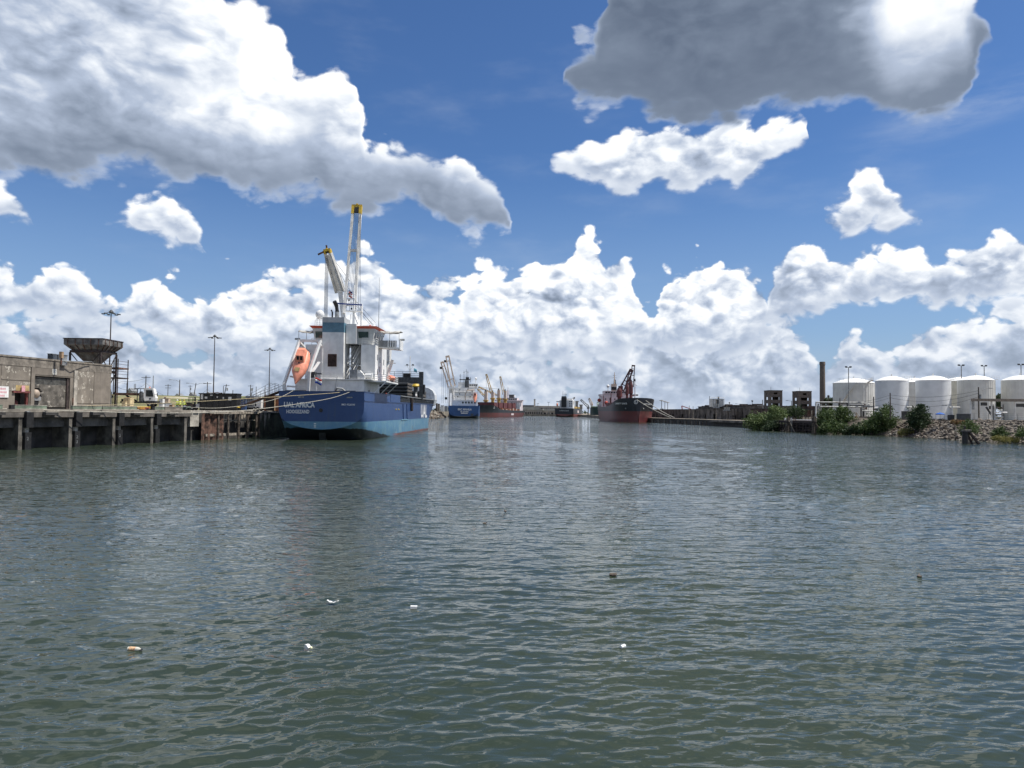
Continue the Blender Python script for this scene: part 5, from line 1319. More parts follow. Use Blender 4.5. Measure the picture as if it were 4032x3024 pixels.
def lifeboat():
    t = thing('lifeboat', 'orange enclosed free fall lifeboat hanging bow down at the blue ship\'s stern', 'lifeboat', tuple(M1 @ Vector((-4.75, 1.6, 10.0))), S1_RZ)
    # axis from nose (down, aft) to stern (up, forward)
    ax = Vector((0.09, 0.50, 0.86)).normalized(); up = Vector((0, -0.86, 0.50)); up = (up - ax * up.dot(ax)).normalized(); sd = ax.cross(up)
    def pt(l, x, h): return tuple((ax * l + sd * x + up * h) * 0.9)
    rings = []
    for l, w, hb, ht in ((-.9, .04, -.3, -.1), (-.3, .28, -.75, .22), (.5, .68, -.95, .62), (1.5, 1.2, -1.05, .9), (3.0, 1.45, -1.05, 1.02), (4.6, 1.4, -1.0, 1.0), (5.6, 1.2, -.85, .95), (6.1, .95, -.6, .8)):
        ring = []
        for k in range(16):
            a = 2 * math.pi * k / 16
            c, s_ = math.cos(a), math.sin(a)
            ring.append(pt(l, w * math.copysign(abs(c) ** .75, c), (ht if s_ > 0 else -hb) * math.copysign(abs(s_) ** .85, s_)))
        rings.append(ring)
    MB().loft(rings).build('hull', M_orange, t, smooth=True)
    cab = MB().loft([[pt(l, x * w, h) for x, h in ((-1, .75), (1, .75), (.8, 1.75 * q), (-.8, 1.75 * q))] for l, w, q in ((3.3, .95, .62), (4.1, .95, 1.05), (5.4, .85, 1.1), (6.0, .75, .95))])
    cab.build('cabin', M_orange, t)
    for x in (-.5, .15):
        MB().loft([[pt(l, x + dx, h) for dx, h in ((0, hh), (.42, hh), (.42, hh + .05), (0, hh + .05))] for l, hh in ((3.5, 1.27), (3.98, 1.74))]).build('window', M_glass, t)
    MB().loft([[pt(l, x, h) for x, h in ((-.45, hh), (.45, hh), (.45, hh + .05), (-.45, hh + .05))] for l, hh in ((1.25, .84), (2.0, .99))]).build('hatch', mat('hatch_ochre', (0.42, 0.30, 0.13), .7, var=.15), t)
    MB().loft([[pt(l, x, h) for x, h in ((-.12, hh), (.12, hh), (.12, hh + .06), (-.12, hh + .06))] for l, hh in ((2.9, 1.02), (3.2, 1.03))]).build('vent', M_black, t)
    for s_ in (-1, 1): MB().path([pt(l, s_ * (w + .03), -.15) for l, w in ((.4, .42), (1.7, 1.1), (3.5, 1.24), (6.2, 1.08))], .07, 6).build('rubbing_band', M_rustd, t, smooth=True)
lifeboat()

# cargo on deck: pipes stacked athwartships
def pipe_stack(label, y0, z0, rows, cols, L, x1, d):
    loc = M1 @ Vector((0, y0, z0))
    t = thing('pipe_stack', label, 'pipes', tuple(loc), S1_RZ, 'pipe stacks on the blue ship')
    M_pipe = mat('dark_coated_pipe', (0.025, 0.029, 0.032), 0.5, var=0.25, scale=1)
    M_end = mat('pipe_end', (0.16, 0.14, 0.12), 0.8, var=0.3, scale=4)
    for i in range(rows):
        for j in range(cols):
            MB().tube((x1 - L, (j + .5) * d, (i + .5) * d), (x1, (j + .5) * d, (i + .5) * d), d * .49, n=10).build('pipe', M_pipe, t, smooth=False)
        for j in range(cols):
            MB().tube((x1 + .005, (j + .5) * d, (i + .5) * d), (x1 + .05, (j + .5) * d, (i + .5) * d), d * .33, n=8).build('end_cap', M_end, t)
pipe_stack('stack of dark coated pipes across the deck behind the white house', 53, 7.62, 5, 9, 12.0, 5.6, .80)
pipe_stack('lower dark pipe stack near the blue ship\'s bow', 75, 7.62, 3, 9, 11.0, 5.9, .9)
person('crew member in a white top on the blue ship\'s cargo deck', M1 @ Vector((6.3, 62, 7.62)), 1.0, M_white, M_blueco, M_white)
person('crew member in dark red near the pipes aft on the blue ship', M1 @ Vector((6.0, 24.5, 6.6)), 2.0, M_red, M_black, M_red, z_scale=1.0)

# mooring lines
def rope(pts, r_, label, m_=None):
    P_ = [Vector(p) for p in pts]; out = []
    for a, b_, c, d in zip([P_[0]] + P_[:-2], P_[:-1], P_[1:], P_[2:] + [P_[-1]]):
        for k in range(8):
            t = k / 8
            out.append(0.5 * ((2 * b_) + (-a + c) * t + (2 * a - 5 * b_ + 4 * c - d) * t * t + (-a + 3 * b_ - 3 * c + d) * t ** 3))
    out.append(P_[-1])
    return MB().path(out, r_, 6).build('mooring_rope', m_ or M_rope, label=label, cat='rope', group='mooring ropes', smooth=True)
rope([U(300, 1599, 96.5), U(560, 1591, 101), U(800, 1580, 107), U(1080, 1563, 115), U(1330, 1546, 122.6), M1 @ Vector((2.4, .3, 8.2))], .055, 'yellowish mooring rope running highest, from the warehouse to the ship\'s stern rail')
rope([dock_pt(dk.uz(742, 1612)[0], .7, 5.2), U(850, 1607, 116), U(980, 1594, 119), U(1090, 1570, 121), M1 @ Vector((-4.6, .1, 8.15))], .05, 'middle mooring rope from the wharf bollard to the port stern fairlead', M_ropew)
rope([U(-60, 1607, 84), U(250, 1617, 92), U(520, 1625, 99), U(760, 1626, 105), U(950, 1617, 110.5), U(1120, 1598, 116), U(1290, 1571, 120.5), M1 @ Vector((4.6, -.05, 7.9))], .055, 'lowest pale mooring rope sagging along the wharf face to the ship', M_ropew)
# ---------------------------------------------------------------- the ships further up the channel
def paint_hull(name, upper, lower, zline, boot=None, zboot=None, rough=0.5):
    m_, nt, b = bsdf_mat(name)
    P = E(nt, nt.nodes.new('ShaderNodeTexCoord').outputs['Object']); x_, y_, z_ = P.xyz()
    n_ = noise(nt, P, 0.25, 5, 0.6)
    up = mixc(nt, n_.ss(0.35, 0.65), upper, tuple(q * 0.75 for q in upper))
    st = noise(nt, P.v('MULTIPLY', (.6, .6, 0.06)), 0.6, 5, 0.62)
    up = mixc(nt, st.ss(0.55, 0.75) * 0.35, up, tuple(min(1, q * 2 + .03) for q in upper))
    lo = mixc(nt, noise(nt, P.v('MULTIPLY', (.5, .5, .3)), 0.5, 6, 0.68).ss(0.42, 0.66), lower, tuple(q * 0.55 + .02 for q in lower))
    c = mixc(nt, z_.ss(zline - .02, zline + .02), lo, up)
    nt.links.new(c.s, b.inputs['Base Color']); b.inputs['Roughness'].default_value = rough
    return m_
def hull_sections(L, B, D, zk=-4.0, fc=0.0, flare=1.0, stern='transom', bulb=False):
    "y from stern 0 to bow L; D deck height; fc extra height at the bow"
    st = []
    def full(y, hb, z0, dk_, sh=1.0):
        return (y, [(0.02, z0), (hb * .55, z0 + .05), (hb * .85, z0 + .4), (hb * .97, z0 + 1.4), (hb, z0 + 3), (hb, dk_ * .35), (hb, dk_ * .6), (hb, dk_ * .82), (hb, dk_)])
    h = B / 2
    tr = lambda y, zb: (y, [(0.02, zb), (h * .3, zb + .1), (h * .55, zb + .45), (h * .76, zb + 1.1), (h * .9, zb + 2.2), (h * .97, zb + 3.6), (h * .99, D * .72), (h, D * .86), (h, D)])
    st += [tr(0, 1.0), tr(L * .02, -.8), tr(L * .06, -2.6), full(L * .14, h, zk, D), full(L * .5, h, zk, D), full(L * .80, h, zk, D + fc * .15)]
    for t, w, wd in ((.87, .86, .97), (.93, .58, .86), (.965, .34, .68), (.99, .14, .42), (1.0, .03, .22)):
        z0 = zk + (2.5 if t == 1.0 else 0)
        dk_ = D + fc * min(1, (t - .80) / .1)
        ww = [w + (wd - w) * q for q in (0, 0, .05, .12, .2, .35, .55, .8, 1.0)]
        kk = (0.02, .5, .8, .95, 1, 1, 1, 1, 1)
        zs = (z0, z0 + .1, z0 + .5, z0 + 1.4, 0.2, dk_ * .35, dk_ * .6, dk_ * .82, dk_)
        st.append((L * t + (.02 * L * .0), [(max(.02, h * a * k), z) for a, k, z in zip(ww, kk, zs)]))
    return st
def deck_rail(r, pts, h=1.1, mt=None, name='railing', step=3.0):
    m_ = MB()
    for a, b_ in zip(pts, pts[1:]):
        a, b_ = Vector(a), Vector(b_)
        for q in (.55, 1.0): m_.bar(a + Vector((0, 0, h * q)), b_ + Vector((0, 0, h * q)), .09)
        n = max(1, int((b_ - a).length / step))
        for k in range(n + 1): m_.bar(a.lerp(b_, k / n), a.lerp(b_, k / n) + Vector((0, 0, h)), .09)
    return m_.build(name, mt or M_white, r)
def windows_row(parent, x0, x1, y, z0, z1, n, gap=.3, m_=None, axis='x'):
    w = (x1 - x0) / n
    for k in range(n):
        a, b_ = x0 + k * w + w * gap / 2, x0 + (k + 1) * w - w * gap / 2
        q = MB().box(a, b_, y - .05, y + .05, z0, z1) if axis == 'x' else MB().box(y - .05, y + .05, a, b_, z0, z1)
        q.build('window', m_ or M_glass, parent)
M_tan = mat('tan_crane_paint', (0.60, 0.47, 0.36), 0.55, var=0.1, scale=.5)
M_ochre = mat('ochre_crane_paint', (0.50, 0.33, 0.09), 0.6, var=0.12, scale=.4, streak=.2)
M_cream = mat('cream_crane_paint', (0.60, 0.50, 0.42), 0.6, var=0.08, scale=.4, streak=.2)
M_pinkw = mat('pinkish_white_paint', (0.62, 0.55, 0.56), 0.6, var=0.06, scale=.3, streak=.2)
M_maroon = mat('maroon_paint', (0.115, 0.03, 0.03), 0.6, var=0.15, scale=.4, streak=.25)

def beam_jib(r, base, head, w, t, m_, name='crane_jib', ties=2, headm=None):
    base, head = Vector(base), Vector(head); d = head - base
    sd = d.cross(Vector((0, 1, 0))); sd = Vector((1, 0, 0)) if sd.length < .1 else d.cross(sd).cross(d).normalized() if False else (Vector((1, 0, 0)) - d.normalized() * d.normalized().x).normalized()
    o = MB()
    for s_ in (-1, 1): o.bar(base + sd * s_ * w / 2, head + sd * s_ * w * .38, t, t * 1.2)
    for k in range(ties): 
        q = .25 + .6 * k / max(1, ties - 1)
        o.bar(base + d * q - sd * w / 2, base + d * q + sd * w / 2, t * .8)
    j = o.build(name, m_, r)
    MB().bar(head - sd * w * .5, head + sd * w * .5, t * 1.5, t * 1.9).build('jib_head', headm or m_, j)
    return j

# ------------------------------------------------ second blue ship, stern on
def ship_manila():
    loc = U(1825, 1646, 535); loc.z = 0
    r = thing('cargo_ship', 'blue cargo ship with white tower and two tan cranes, second along the left quay', 'ship', tuple(loc), R(2.2))
    Mi = (Matrix.Translation(loc) @ Matrix.Rotation(R(2.2), 4, 'Z')).inverted()
    V = lambda x, y, Y: Mi @ U(x, y, Y)
    hm = paint_hull('second_ship_paint', (0.022, 0.075, 0.21), (0.10, 0.11, 0.115), 1.6)
    D = 8.9
    hull = MB().loft(hull_loft(hull_sections(135, 22, D, -4, 2))).build('hull', hm, r, smooth=True)
    F_ = (1, 0, 0), (0, 0, 1)
    text_mesh('ship_name', 'BBC MANILA', 1.9, M_white, hull, plane_M((0.8, -.1, 6.2), *F_), sx=.9, bold=.04)
    text_mesh('port_name', 'ST. JOHNS', 1.25, M_white, hull, plane_M((.6, -.1, 4.6), *F_), bold=.03)
    MB().box(-1.8, 3.0, -.08, -.02, 3.2, 3.8).build('number_line', M_whites, hull)
    MB().box(5.2, 7.0, -.08, -.02, 1.8, 3.3).build('stern_door', M_dgrey, hull)
    t1 = MB().box(-8.3, 9.8, 6, 24, D, 12.6).build('deck_house', M_white, r)
    windows_row(t1, -1.8, 9, 5.95, 10.6, 11.9, 5, .45)
    MB().box(-8.8, 10.3, 5.6, 24.4, 12.61, 12.85).build('house_deck', M_white, r)
    t2 = MB().box(-7.0, 7.9, 8, 24, 12.86, 22).build('accommodation', M_white, r)
    for x, z in ((-3.6, 20), (-3.6, 17), (.5, 15), (-5, 15), (4, 15), (5.5, 19), (5.5, 16.5), (2.4, 20.5)): MB().box(x, x + .7, 7.9, 7.99, z, z + .9).build('window', M_glass, t2)
    for z in (15.9, 18.9): MB().box(-7.6, 8.4, 7.3, 24.2, z, z + .22).build('gallery_deck', M_white, r)
    deck_rail(r, [(-7.6, 7.4, 16.1), (8.4, 7.4, 16.1)]); deck_rail(r, [(-7.6, 7.4, 19.1), (8.4, 7.4, 19.1)]); deck_rail(r, [(-8.8, 5.7, 12.85), (10.3, 5.7, 12.85)])
    t3 = MB().box(-4.4, 3.2, 9, 20, 22.01, 26).build('upper_house', M_white, r)
    br = MB().loft([[(3.3, 10, 22.2), (9.4, 10, 22.2), (9.4, 20, 22.2), (3.3, 20, 22.2)], [(3.3, 9.6, 25), (9.9, 9.6, 25), (9.9, 20.4, 25), (3.3, 20.4, 25)]]).build('bridge', M_white, r)
    windows_row(br, 3.6, 9.4, 9.7, 23.4, 24.5, 4, .45)
    MB().box(-10, 10.4, 10, 14, 21.3, 22.0).build('bridge_wing', M_white, r)
    fn = MB().box(.4, 3.4, 8.2, 12, 22.02, 27.6).build('funnel', M_grey, r)
    for k in range(3): MB().box(.65 + .95 * k, 1.2 + .95 * k, 8.05, 8.19, 22.4, 27.2).build('funnel_louvre', M_dgrey, fn)
    ms = MB().box(-3.5, 4.5, 10, 11, 27.7, 28.3).box(1.0, 3.4, 9.5, 11.5, 28.3, 29.8)
    for x, h in ((-3.0, 32), (-.3, 34.5), (1.3, 35.5), (2.5, 34.5), (4.4, 30)): ms.bar((x, 10.5, 26), (x, 10.5, h), .28).bar((x - .8, 10.5, h - 1.4), (x + .8, 10.5, h - 1.4), .14)
    ms.build('mast', M_black, r)
    MB().sphere((8.3, 14, 29), .9, 10, 8).tube((8.3, 14, 25), (8.3, 14, 28.4), .3, n=6).build('radome', M_white, r, smooth=True)
    cr = MB().path([(1, 5, 12.8), (1, 5, 17), (2.2, 4.4, 20), (7, 4, 20.4)], .38, 6).build('provision_crane', M_tan, r)
    # lifeboat frame and boat are here seen as white frame + orange shell
    fr = MB().bar((6.6, 3.4, 9), (6.6, 4.6, 18.6), .4).bar((9.4, 3.4, 9), (9.4, 4.6, 18.6), .4).bar((6.4, 4.6, 18.6), (9.6, 4.6, 18.6), .4).build('lifeboat_davit', M_white, r)
    lb = thing('lifeboat', 'small orange lifeboat hanging in a white frame on the second blue ship', 'lifeboat', tuple(Mi.inverted() @ Vector((8.0, 3.6, 12.2))))
    MB().loft([[(w * math.cos(a), -.5 * k + 1 + .9 * math.sin(a), z) for a in [2 * math.pi * i / 10 for i in range(10)]] for k, (w, z) in enumerate(((.9, 5.6), (1.2, 4.6), (1.25, 2.5), (1.0, .8), (.3, -.6)))]).build('hull', M_orange, lb, smooth=True)
    MB().box(-.8, .8, -.8, .2, 4.2, 5.9).build('cabin', M_orange, lb)
    MB().box(-.6, .6, -.86, -.8, 4.6, 5.3).build('window', M_glass, lb)
    # cranes
    for (b1, h1, w, Y) in (((1784, 1522), (1762, 1404), 3.0, 560), ((1772, 1524), (1741, 1427), 2.6, 590)):
        j = beam_jib(r, V(b1[0], b1[1], Y), V(h1[0], h1[1], Y), w, .75, M_tan, ties=2)
        q = V(b1[0], b1[1], Y); MB().tube((q.x, q.y, D), (q.x, q.y, q.z - 1.5), 1.1, n=12).box(q.x - 1.2, q.x + 1.2, q.y - 1.2, q.y + 1.2, q.z - 2, q.z + .6).build('crane_pedestal', M_white, r)
    for k, x in enumerate((1740, 1746, 1755, 1762)):
        MB().tube(V(x, 1450, 585), V(x, 1588, 585), .09, n=4).build('hoist_wire', M_dgrey, r)
    for x, y in ((1736, 1447), (1753, 1421), (1756, 1567)):
        MB().box(*(lambda p: (p.x - .9, p.x + .9, p.y - .5, p.y + .5, p.z - 1.2, p.z + .6))(V(x, y, 583))).build('hook_block', M_black, r)
    MB().tube(V(1776, 1490, 560), V(1796, 1516, 548), .12, n=4).tube(V(1765, 1415, 560), V(1798, 1512, 548), .08, n=4).build('stay_wire', M_dgrey, r)
    MB().box(-11, -8.5, 14, 20, 18.2, 21.4).build('wing_house', M_white, r)
ship_manila()

# ------------------------------------------------ bulk carrier, bow towards us
def bulker3():
    bow, stern = Vector((-29.5, 645, 0)), Vector((1, 795, 0))
    d = bow - stern; L = d.length
    rz = math.atan2(d.y, d.x) - math.pi / 2
    r = thing('bulk_carrier', 'black and red bulk carrier with four ochre cranes and maroon hatches in the distance', 'ship', tuple(stern), rz)
    Mi = (Matrix.Translation(stern) @ Matrix.Rotation(rz, 4, 'Z')).inverted()
    V = lambda x, y, Y: Mi @ U(x, y, Y)
    D = 6.2
    hm = paint_hull('bulker_paint', (0.03, 0.036, 0.042), (0.13, 0.042, 0.04), 3.9)
    hull = MB().loft(hull_loft(hull_sections(L, 27, D, -4, 4.2))).build('hull', hm, r, smooth=True)
    # starboard is the side seen on the left... the camera sees the port side: hatches
    for k in range(5):
        y0 = 34 + k * 20.5
        MB().box(-10, 10, y0, y0 + 16.5, D, 13.6 - .1 * k).build('hatch_cover', M_maroon, r)
    crs = (((1913, 1592), (1915, 1541), (1908, 1561), (1881, 1531), 672), ((1940, 1580), (1941, 1544), (1936, 1551), (1915, 1475), 700), ((1964, 1583), (1965, 1536), (1959, 1557), (1886, 1524), 725), ((1989, 1586), (1989, 1539), (1983, 1554), (1970, 1484), 752))
    for k, (bs, tp, j0, j1, Y) in enumerate(crs):
        b_, t_ = V(*bs, Y), V(*tp, Y); t_.x, t_.y = b_.x, b_.y
        zc = b_.z + (t_.z - b_.z) * .26
        MB().tube((b_.x, b_.y, D), (b_.x, b_.y, zc), 1.5, n=10).box(b_.x - 2.0, b_.x + 2.0, b_.y - 2, b_.y + 2, zc - .5, zc + .9).build('crane_pedestal', M_ochre, r)
        MB().box(b_.x - 1.3, b_.x + 1.3, b_.y - 1.5, b_.y + 1.5, zc + .92, t_.z).build('crane_tower', M_cream, r)
        MB().box(b_.x - .3, b_.x + .9, b_.y - .6, b_.y + .6, t_.z, t_.z + 1.5).build('tower_head', M_dgrey, r)
        a, h = V(*j0, Y), V(*j1, Y - 8)
        beam_jib(r, a, h, 1.7, .46, M_ochre, ties=3)
        MB().tube(h, (b_.x, b_.y, t_.z + 1), .12, n=4).tube(h, h - Vector((0, 0, (h.z - 14) * .8)), .1, n=4).build('crane_wire', M_dgrey, r)
    hs = MB().box(-12, 12, 6, 22, D, 15.5).build('accommodation', M_pinkw, r)
    MB().box(-12.5, 12.5, 9, 22.5, 15.51, 16.1).build('bridge_deck', M_pinkw, r)
    br = MB().box(-9, 9, 12, 22, 16.11, 19.2).build('bridge', M_pinkw, r)
    windows_row(br, -8.6, 8.6, 22.03, 17.3, 18.5, 8, .35)
    MB().box(-15, 15, 16, 21, 15.9, 17.1).build('bridge_wing', M_pinkw, r)
    windows_row(hs, -11, 11, 22.03, 13.2, 14.2, 7, .6); windows_row(hs, -11, 11, 22.03, 9.8, 10.8, 6, .7)
    MB().box(-2.5, 2.5, 3, 8, 15.5, 23).build('funnel', M_dgrey, r)
    m_ = MB().tube((2, 16, 19), (2, 16, 28), .9, .5, 8).bar((-1, 16, 26.5), (5, 16, 26.5), .35).bar((-2.5, 16, 24.5), (2, 16, 24.5), .3).bar((.8, 16, 29.5), (3.2, 16, 29.5), .2).bar((2, 16, 28), (2, 16, 31), .2)
    m_.build('mast', M_pinkw, r)
    MB().sphere((-5, 15, 21), .9, 8, 6).build('radome', M_white, r, smooth=True)
    MB().prism([(-12.2, 6.2), (-12.2, 12), (-9, 15), (-9, 6.2)], 22.3, 22.9, 'y').build('side_screen', M_white, r)
    # rust-red deck cargo along the side
    rr = random.Random(4)
    M_scrap = mat('rust_red_gear', (0.30, 0.11, 0.06), .9, var=.4, scale=.5)
    for k in range(26):
        y = 26 + k * 4.0
        for x in (-12.2, 12.2):
            MB().box(x - .8, x + .8, y, y + rr.uniform(1.6, 3.2), D, D + rr.uniform(.9, 2.2)).build('deck_gear', M_scrap if k % 4 else M_cream, r)
    text_mesh('ship_name', 'ID SOUTH', 2.6, M_white, hull, plane_M((-11.9, L * .875, 8.2), (0, -1, 0.0), (-.25, 0, 1)), bold=.05, sx=1.4)
    MB().box(-13.65, -13.5, 62, 74, 1.6, 3.3).build('load_patch', M_pinkw, hull)
    an = V(1902, 1606, 655)
    MB().tube((an.x - .3, an.y + .5, an.z + 1.2), (an.x - .5, an.y + .5, an.z - 2.2), .5, n=6).build('anchor', M_galv, hull)
bulker3()

# ------------------------------------------------ far dark ship, stern on
def ship4():
    loc = U(2221, 1641, 840); loc.z = 0
    r = thing('bulk_carrier', 'far black ship with tall dark funnel seen from astern in mid channel', 'ship', tuple(loc), R(-11))
    Mi = (Matrix.Translation(loc) @ Matrix.Rotation(R(-11), 4, 'Z')).inverted()
    V = lambda x, y, Y: Mi @ U(x, y, Y)
    D = 9.4
    hm = paint_hull('far_ship_paint', (0.022, 0.026, 0.034), (0.24, 0.08, 0.07), 2.9)
    hull = MB().loft(hull_loft(hull_sections(120, 21, D, -4, 2))).build('hull', hm, r, smooth=True)
    text_mesh('ship_name', 'AFRICAN', 1.6, M_white, hull, plane_M((0, -.1, 6.6), (1, 0, 0), (0, 0, 1)), sx=1.6)
    MB().box(10.6, 10.7, 42, 56, 4.4, 7.2).build('side_mark', M_pinkw, hull)
    h = MB().box(-6, 9, 6, 22, D, 18.5).build('accommodation', M_white, r)
    for z in (11.5, 14, 16.5): windows_row(h, 4.5, 8.5, 5.96, z, z + 1.1, 2, .3)
    MB().box(-10.4, 10.4, 12, 17, 16.2, 17.6).build('bridge_wing', M_white, r)
    MB().box(-5, 8, 10, 20, 18.51, 20.6).build('bridge', M_white, r)
    MB().box(-3.6, 1.8, 3.5, 9, 10.8, 22).build('funnel', M_black, r)
    MB().box(-3.4, 1.6, 3.7, 8.8, 22.01, 23.2).build('funnel_top', M_grey, r)
    m_ = MB()
    for x, hh in ((-2.6, 29), (-.2, 27.5), (1.0, 26)): m_.bar((x, 9, 20), (x, 9, hh), .35)
    m_.bar((-3.4, 9, 25.4), (2, 9, 25.4), .3); m_.build('mast', M_grey, r)
    lb = MB().box(-9, -7.4, 3.5, 6, 12, 15.2).build('boat_davit', M_white, r)
    MB().sphere((-8.2, 3.2, 13.4), 1.15, 10, 8, 1.6).build('rescue_boat', M_orange, r, smooth=True)
    for k, (x, y0, y1, Y) in enumerate(((2257, 1582, 1606, 890), (2271, 1582, 1606, 905), (2288, 1596, 1606, 920))):
        p = V(x, y1, Y); q = V(x, y0, Y)
        MB().box(p.x - 1.6, p.x + 1.6, p.y - 1.5, p.y + 1.5, D, q.z).box(p.x - 2.4, p.x + 2.4, p.y - 2, p.y + 2, q.z, q.z + 1).build('crane_tower', M_grey, r)
    beam_jib(r, V(2246, 1580, 890), V(2262, 1566, 890), 1.6, .7, M_grey, ties=2)
    for k in range(5):
        MB().box(-8, 8, 34 + k * 16, 47 + k * 16, D, D + 2.2).build('hatch_cover', M_ochre, r)
    deck_rail(r, [(10.4, 24, D), (10.4, 110, D)], 1.2, M_yellow, step=5)
ship4()

# ------------------------------------------------ far green ship and quay cranes
def ship5():
    loc = U(2362, 1641, 850); loc.z = 0
    r = thing('bulk_carrier', 'green hulled ship half hidden behind the red and black bow', 'ship', tuple(loc), R(174))
    hm = paint_hull('green_ship_paint', (0.018, 0.055, 0.055), (0.16, 0.05, 0.04), 1.2)
    D = 9.0
    MB().loft(hull_loft(hull_sections(110, 22, D, -4, 1.5))).build('hull', hm, r, smooth=True)
    MB().box(-10, 10, 60, 108, D + 1.4, D + 2.3).build('pale_deck', mat('pale_green_paint', (0.42, 0.52, 0.34), .6, var=.1), r)
    MB().box(-9, 4, 40, 60, D, D + 7).build('grey_house', M_grey, r)
    MB().box(-4, 4, 80, 90, D + 2.3, D + 6).build('deck_house', M_white, r)
ship5()
def quay_crane(label, base, head, tower_top, Y, m_):
    b_, h, t_ = U(*base, Y), U(*head, Y - 4), U(*tower_top, Y)
    r = thing('harbour_crane', label, 'crane', (b_.x, b_.y, 2.0), 0, 'far harbour cranes')
    o = Vector((b_.x, b_.y, 2.0))
    q = lambda v: tuple(Vector(v) - o)
    MB().bar((0, 0, 0), (0, 0, t_.z - 2), 1.2).build('tower', m_, r)
    j = beam_jib(r, q((b_.x, b_.y, (b_.z + t_.z) / 2)), q(h), 2.2, .6, m_, ties=4)
    MB().tube(q(h), (0, 0, t_.z - 2), .14, n=4).build('stay_wire', M_dgrey, r)
    MB().box(-1.4, 1.4, -1.5, 1.5, b_.z - 2, b_.z + .5).build('cab', m_, r)
quay_crane('far grey harbour crane leaning left between the dark ship and the red bow', (2316, 1610), (2288, 1575), (2314, 1594), 860, M_grey)
quay_crane('far tan lattice crane just left of the red and black bow', (2331, 1607), (2320, 1570), (2330, 1584), 855, M_tan)

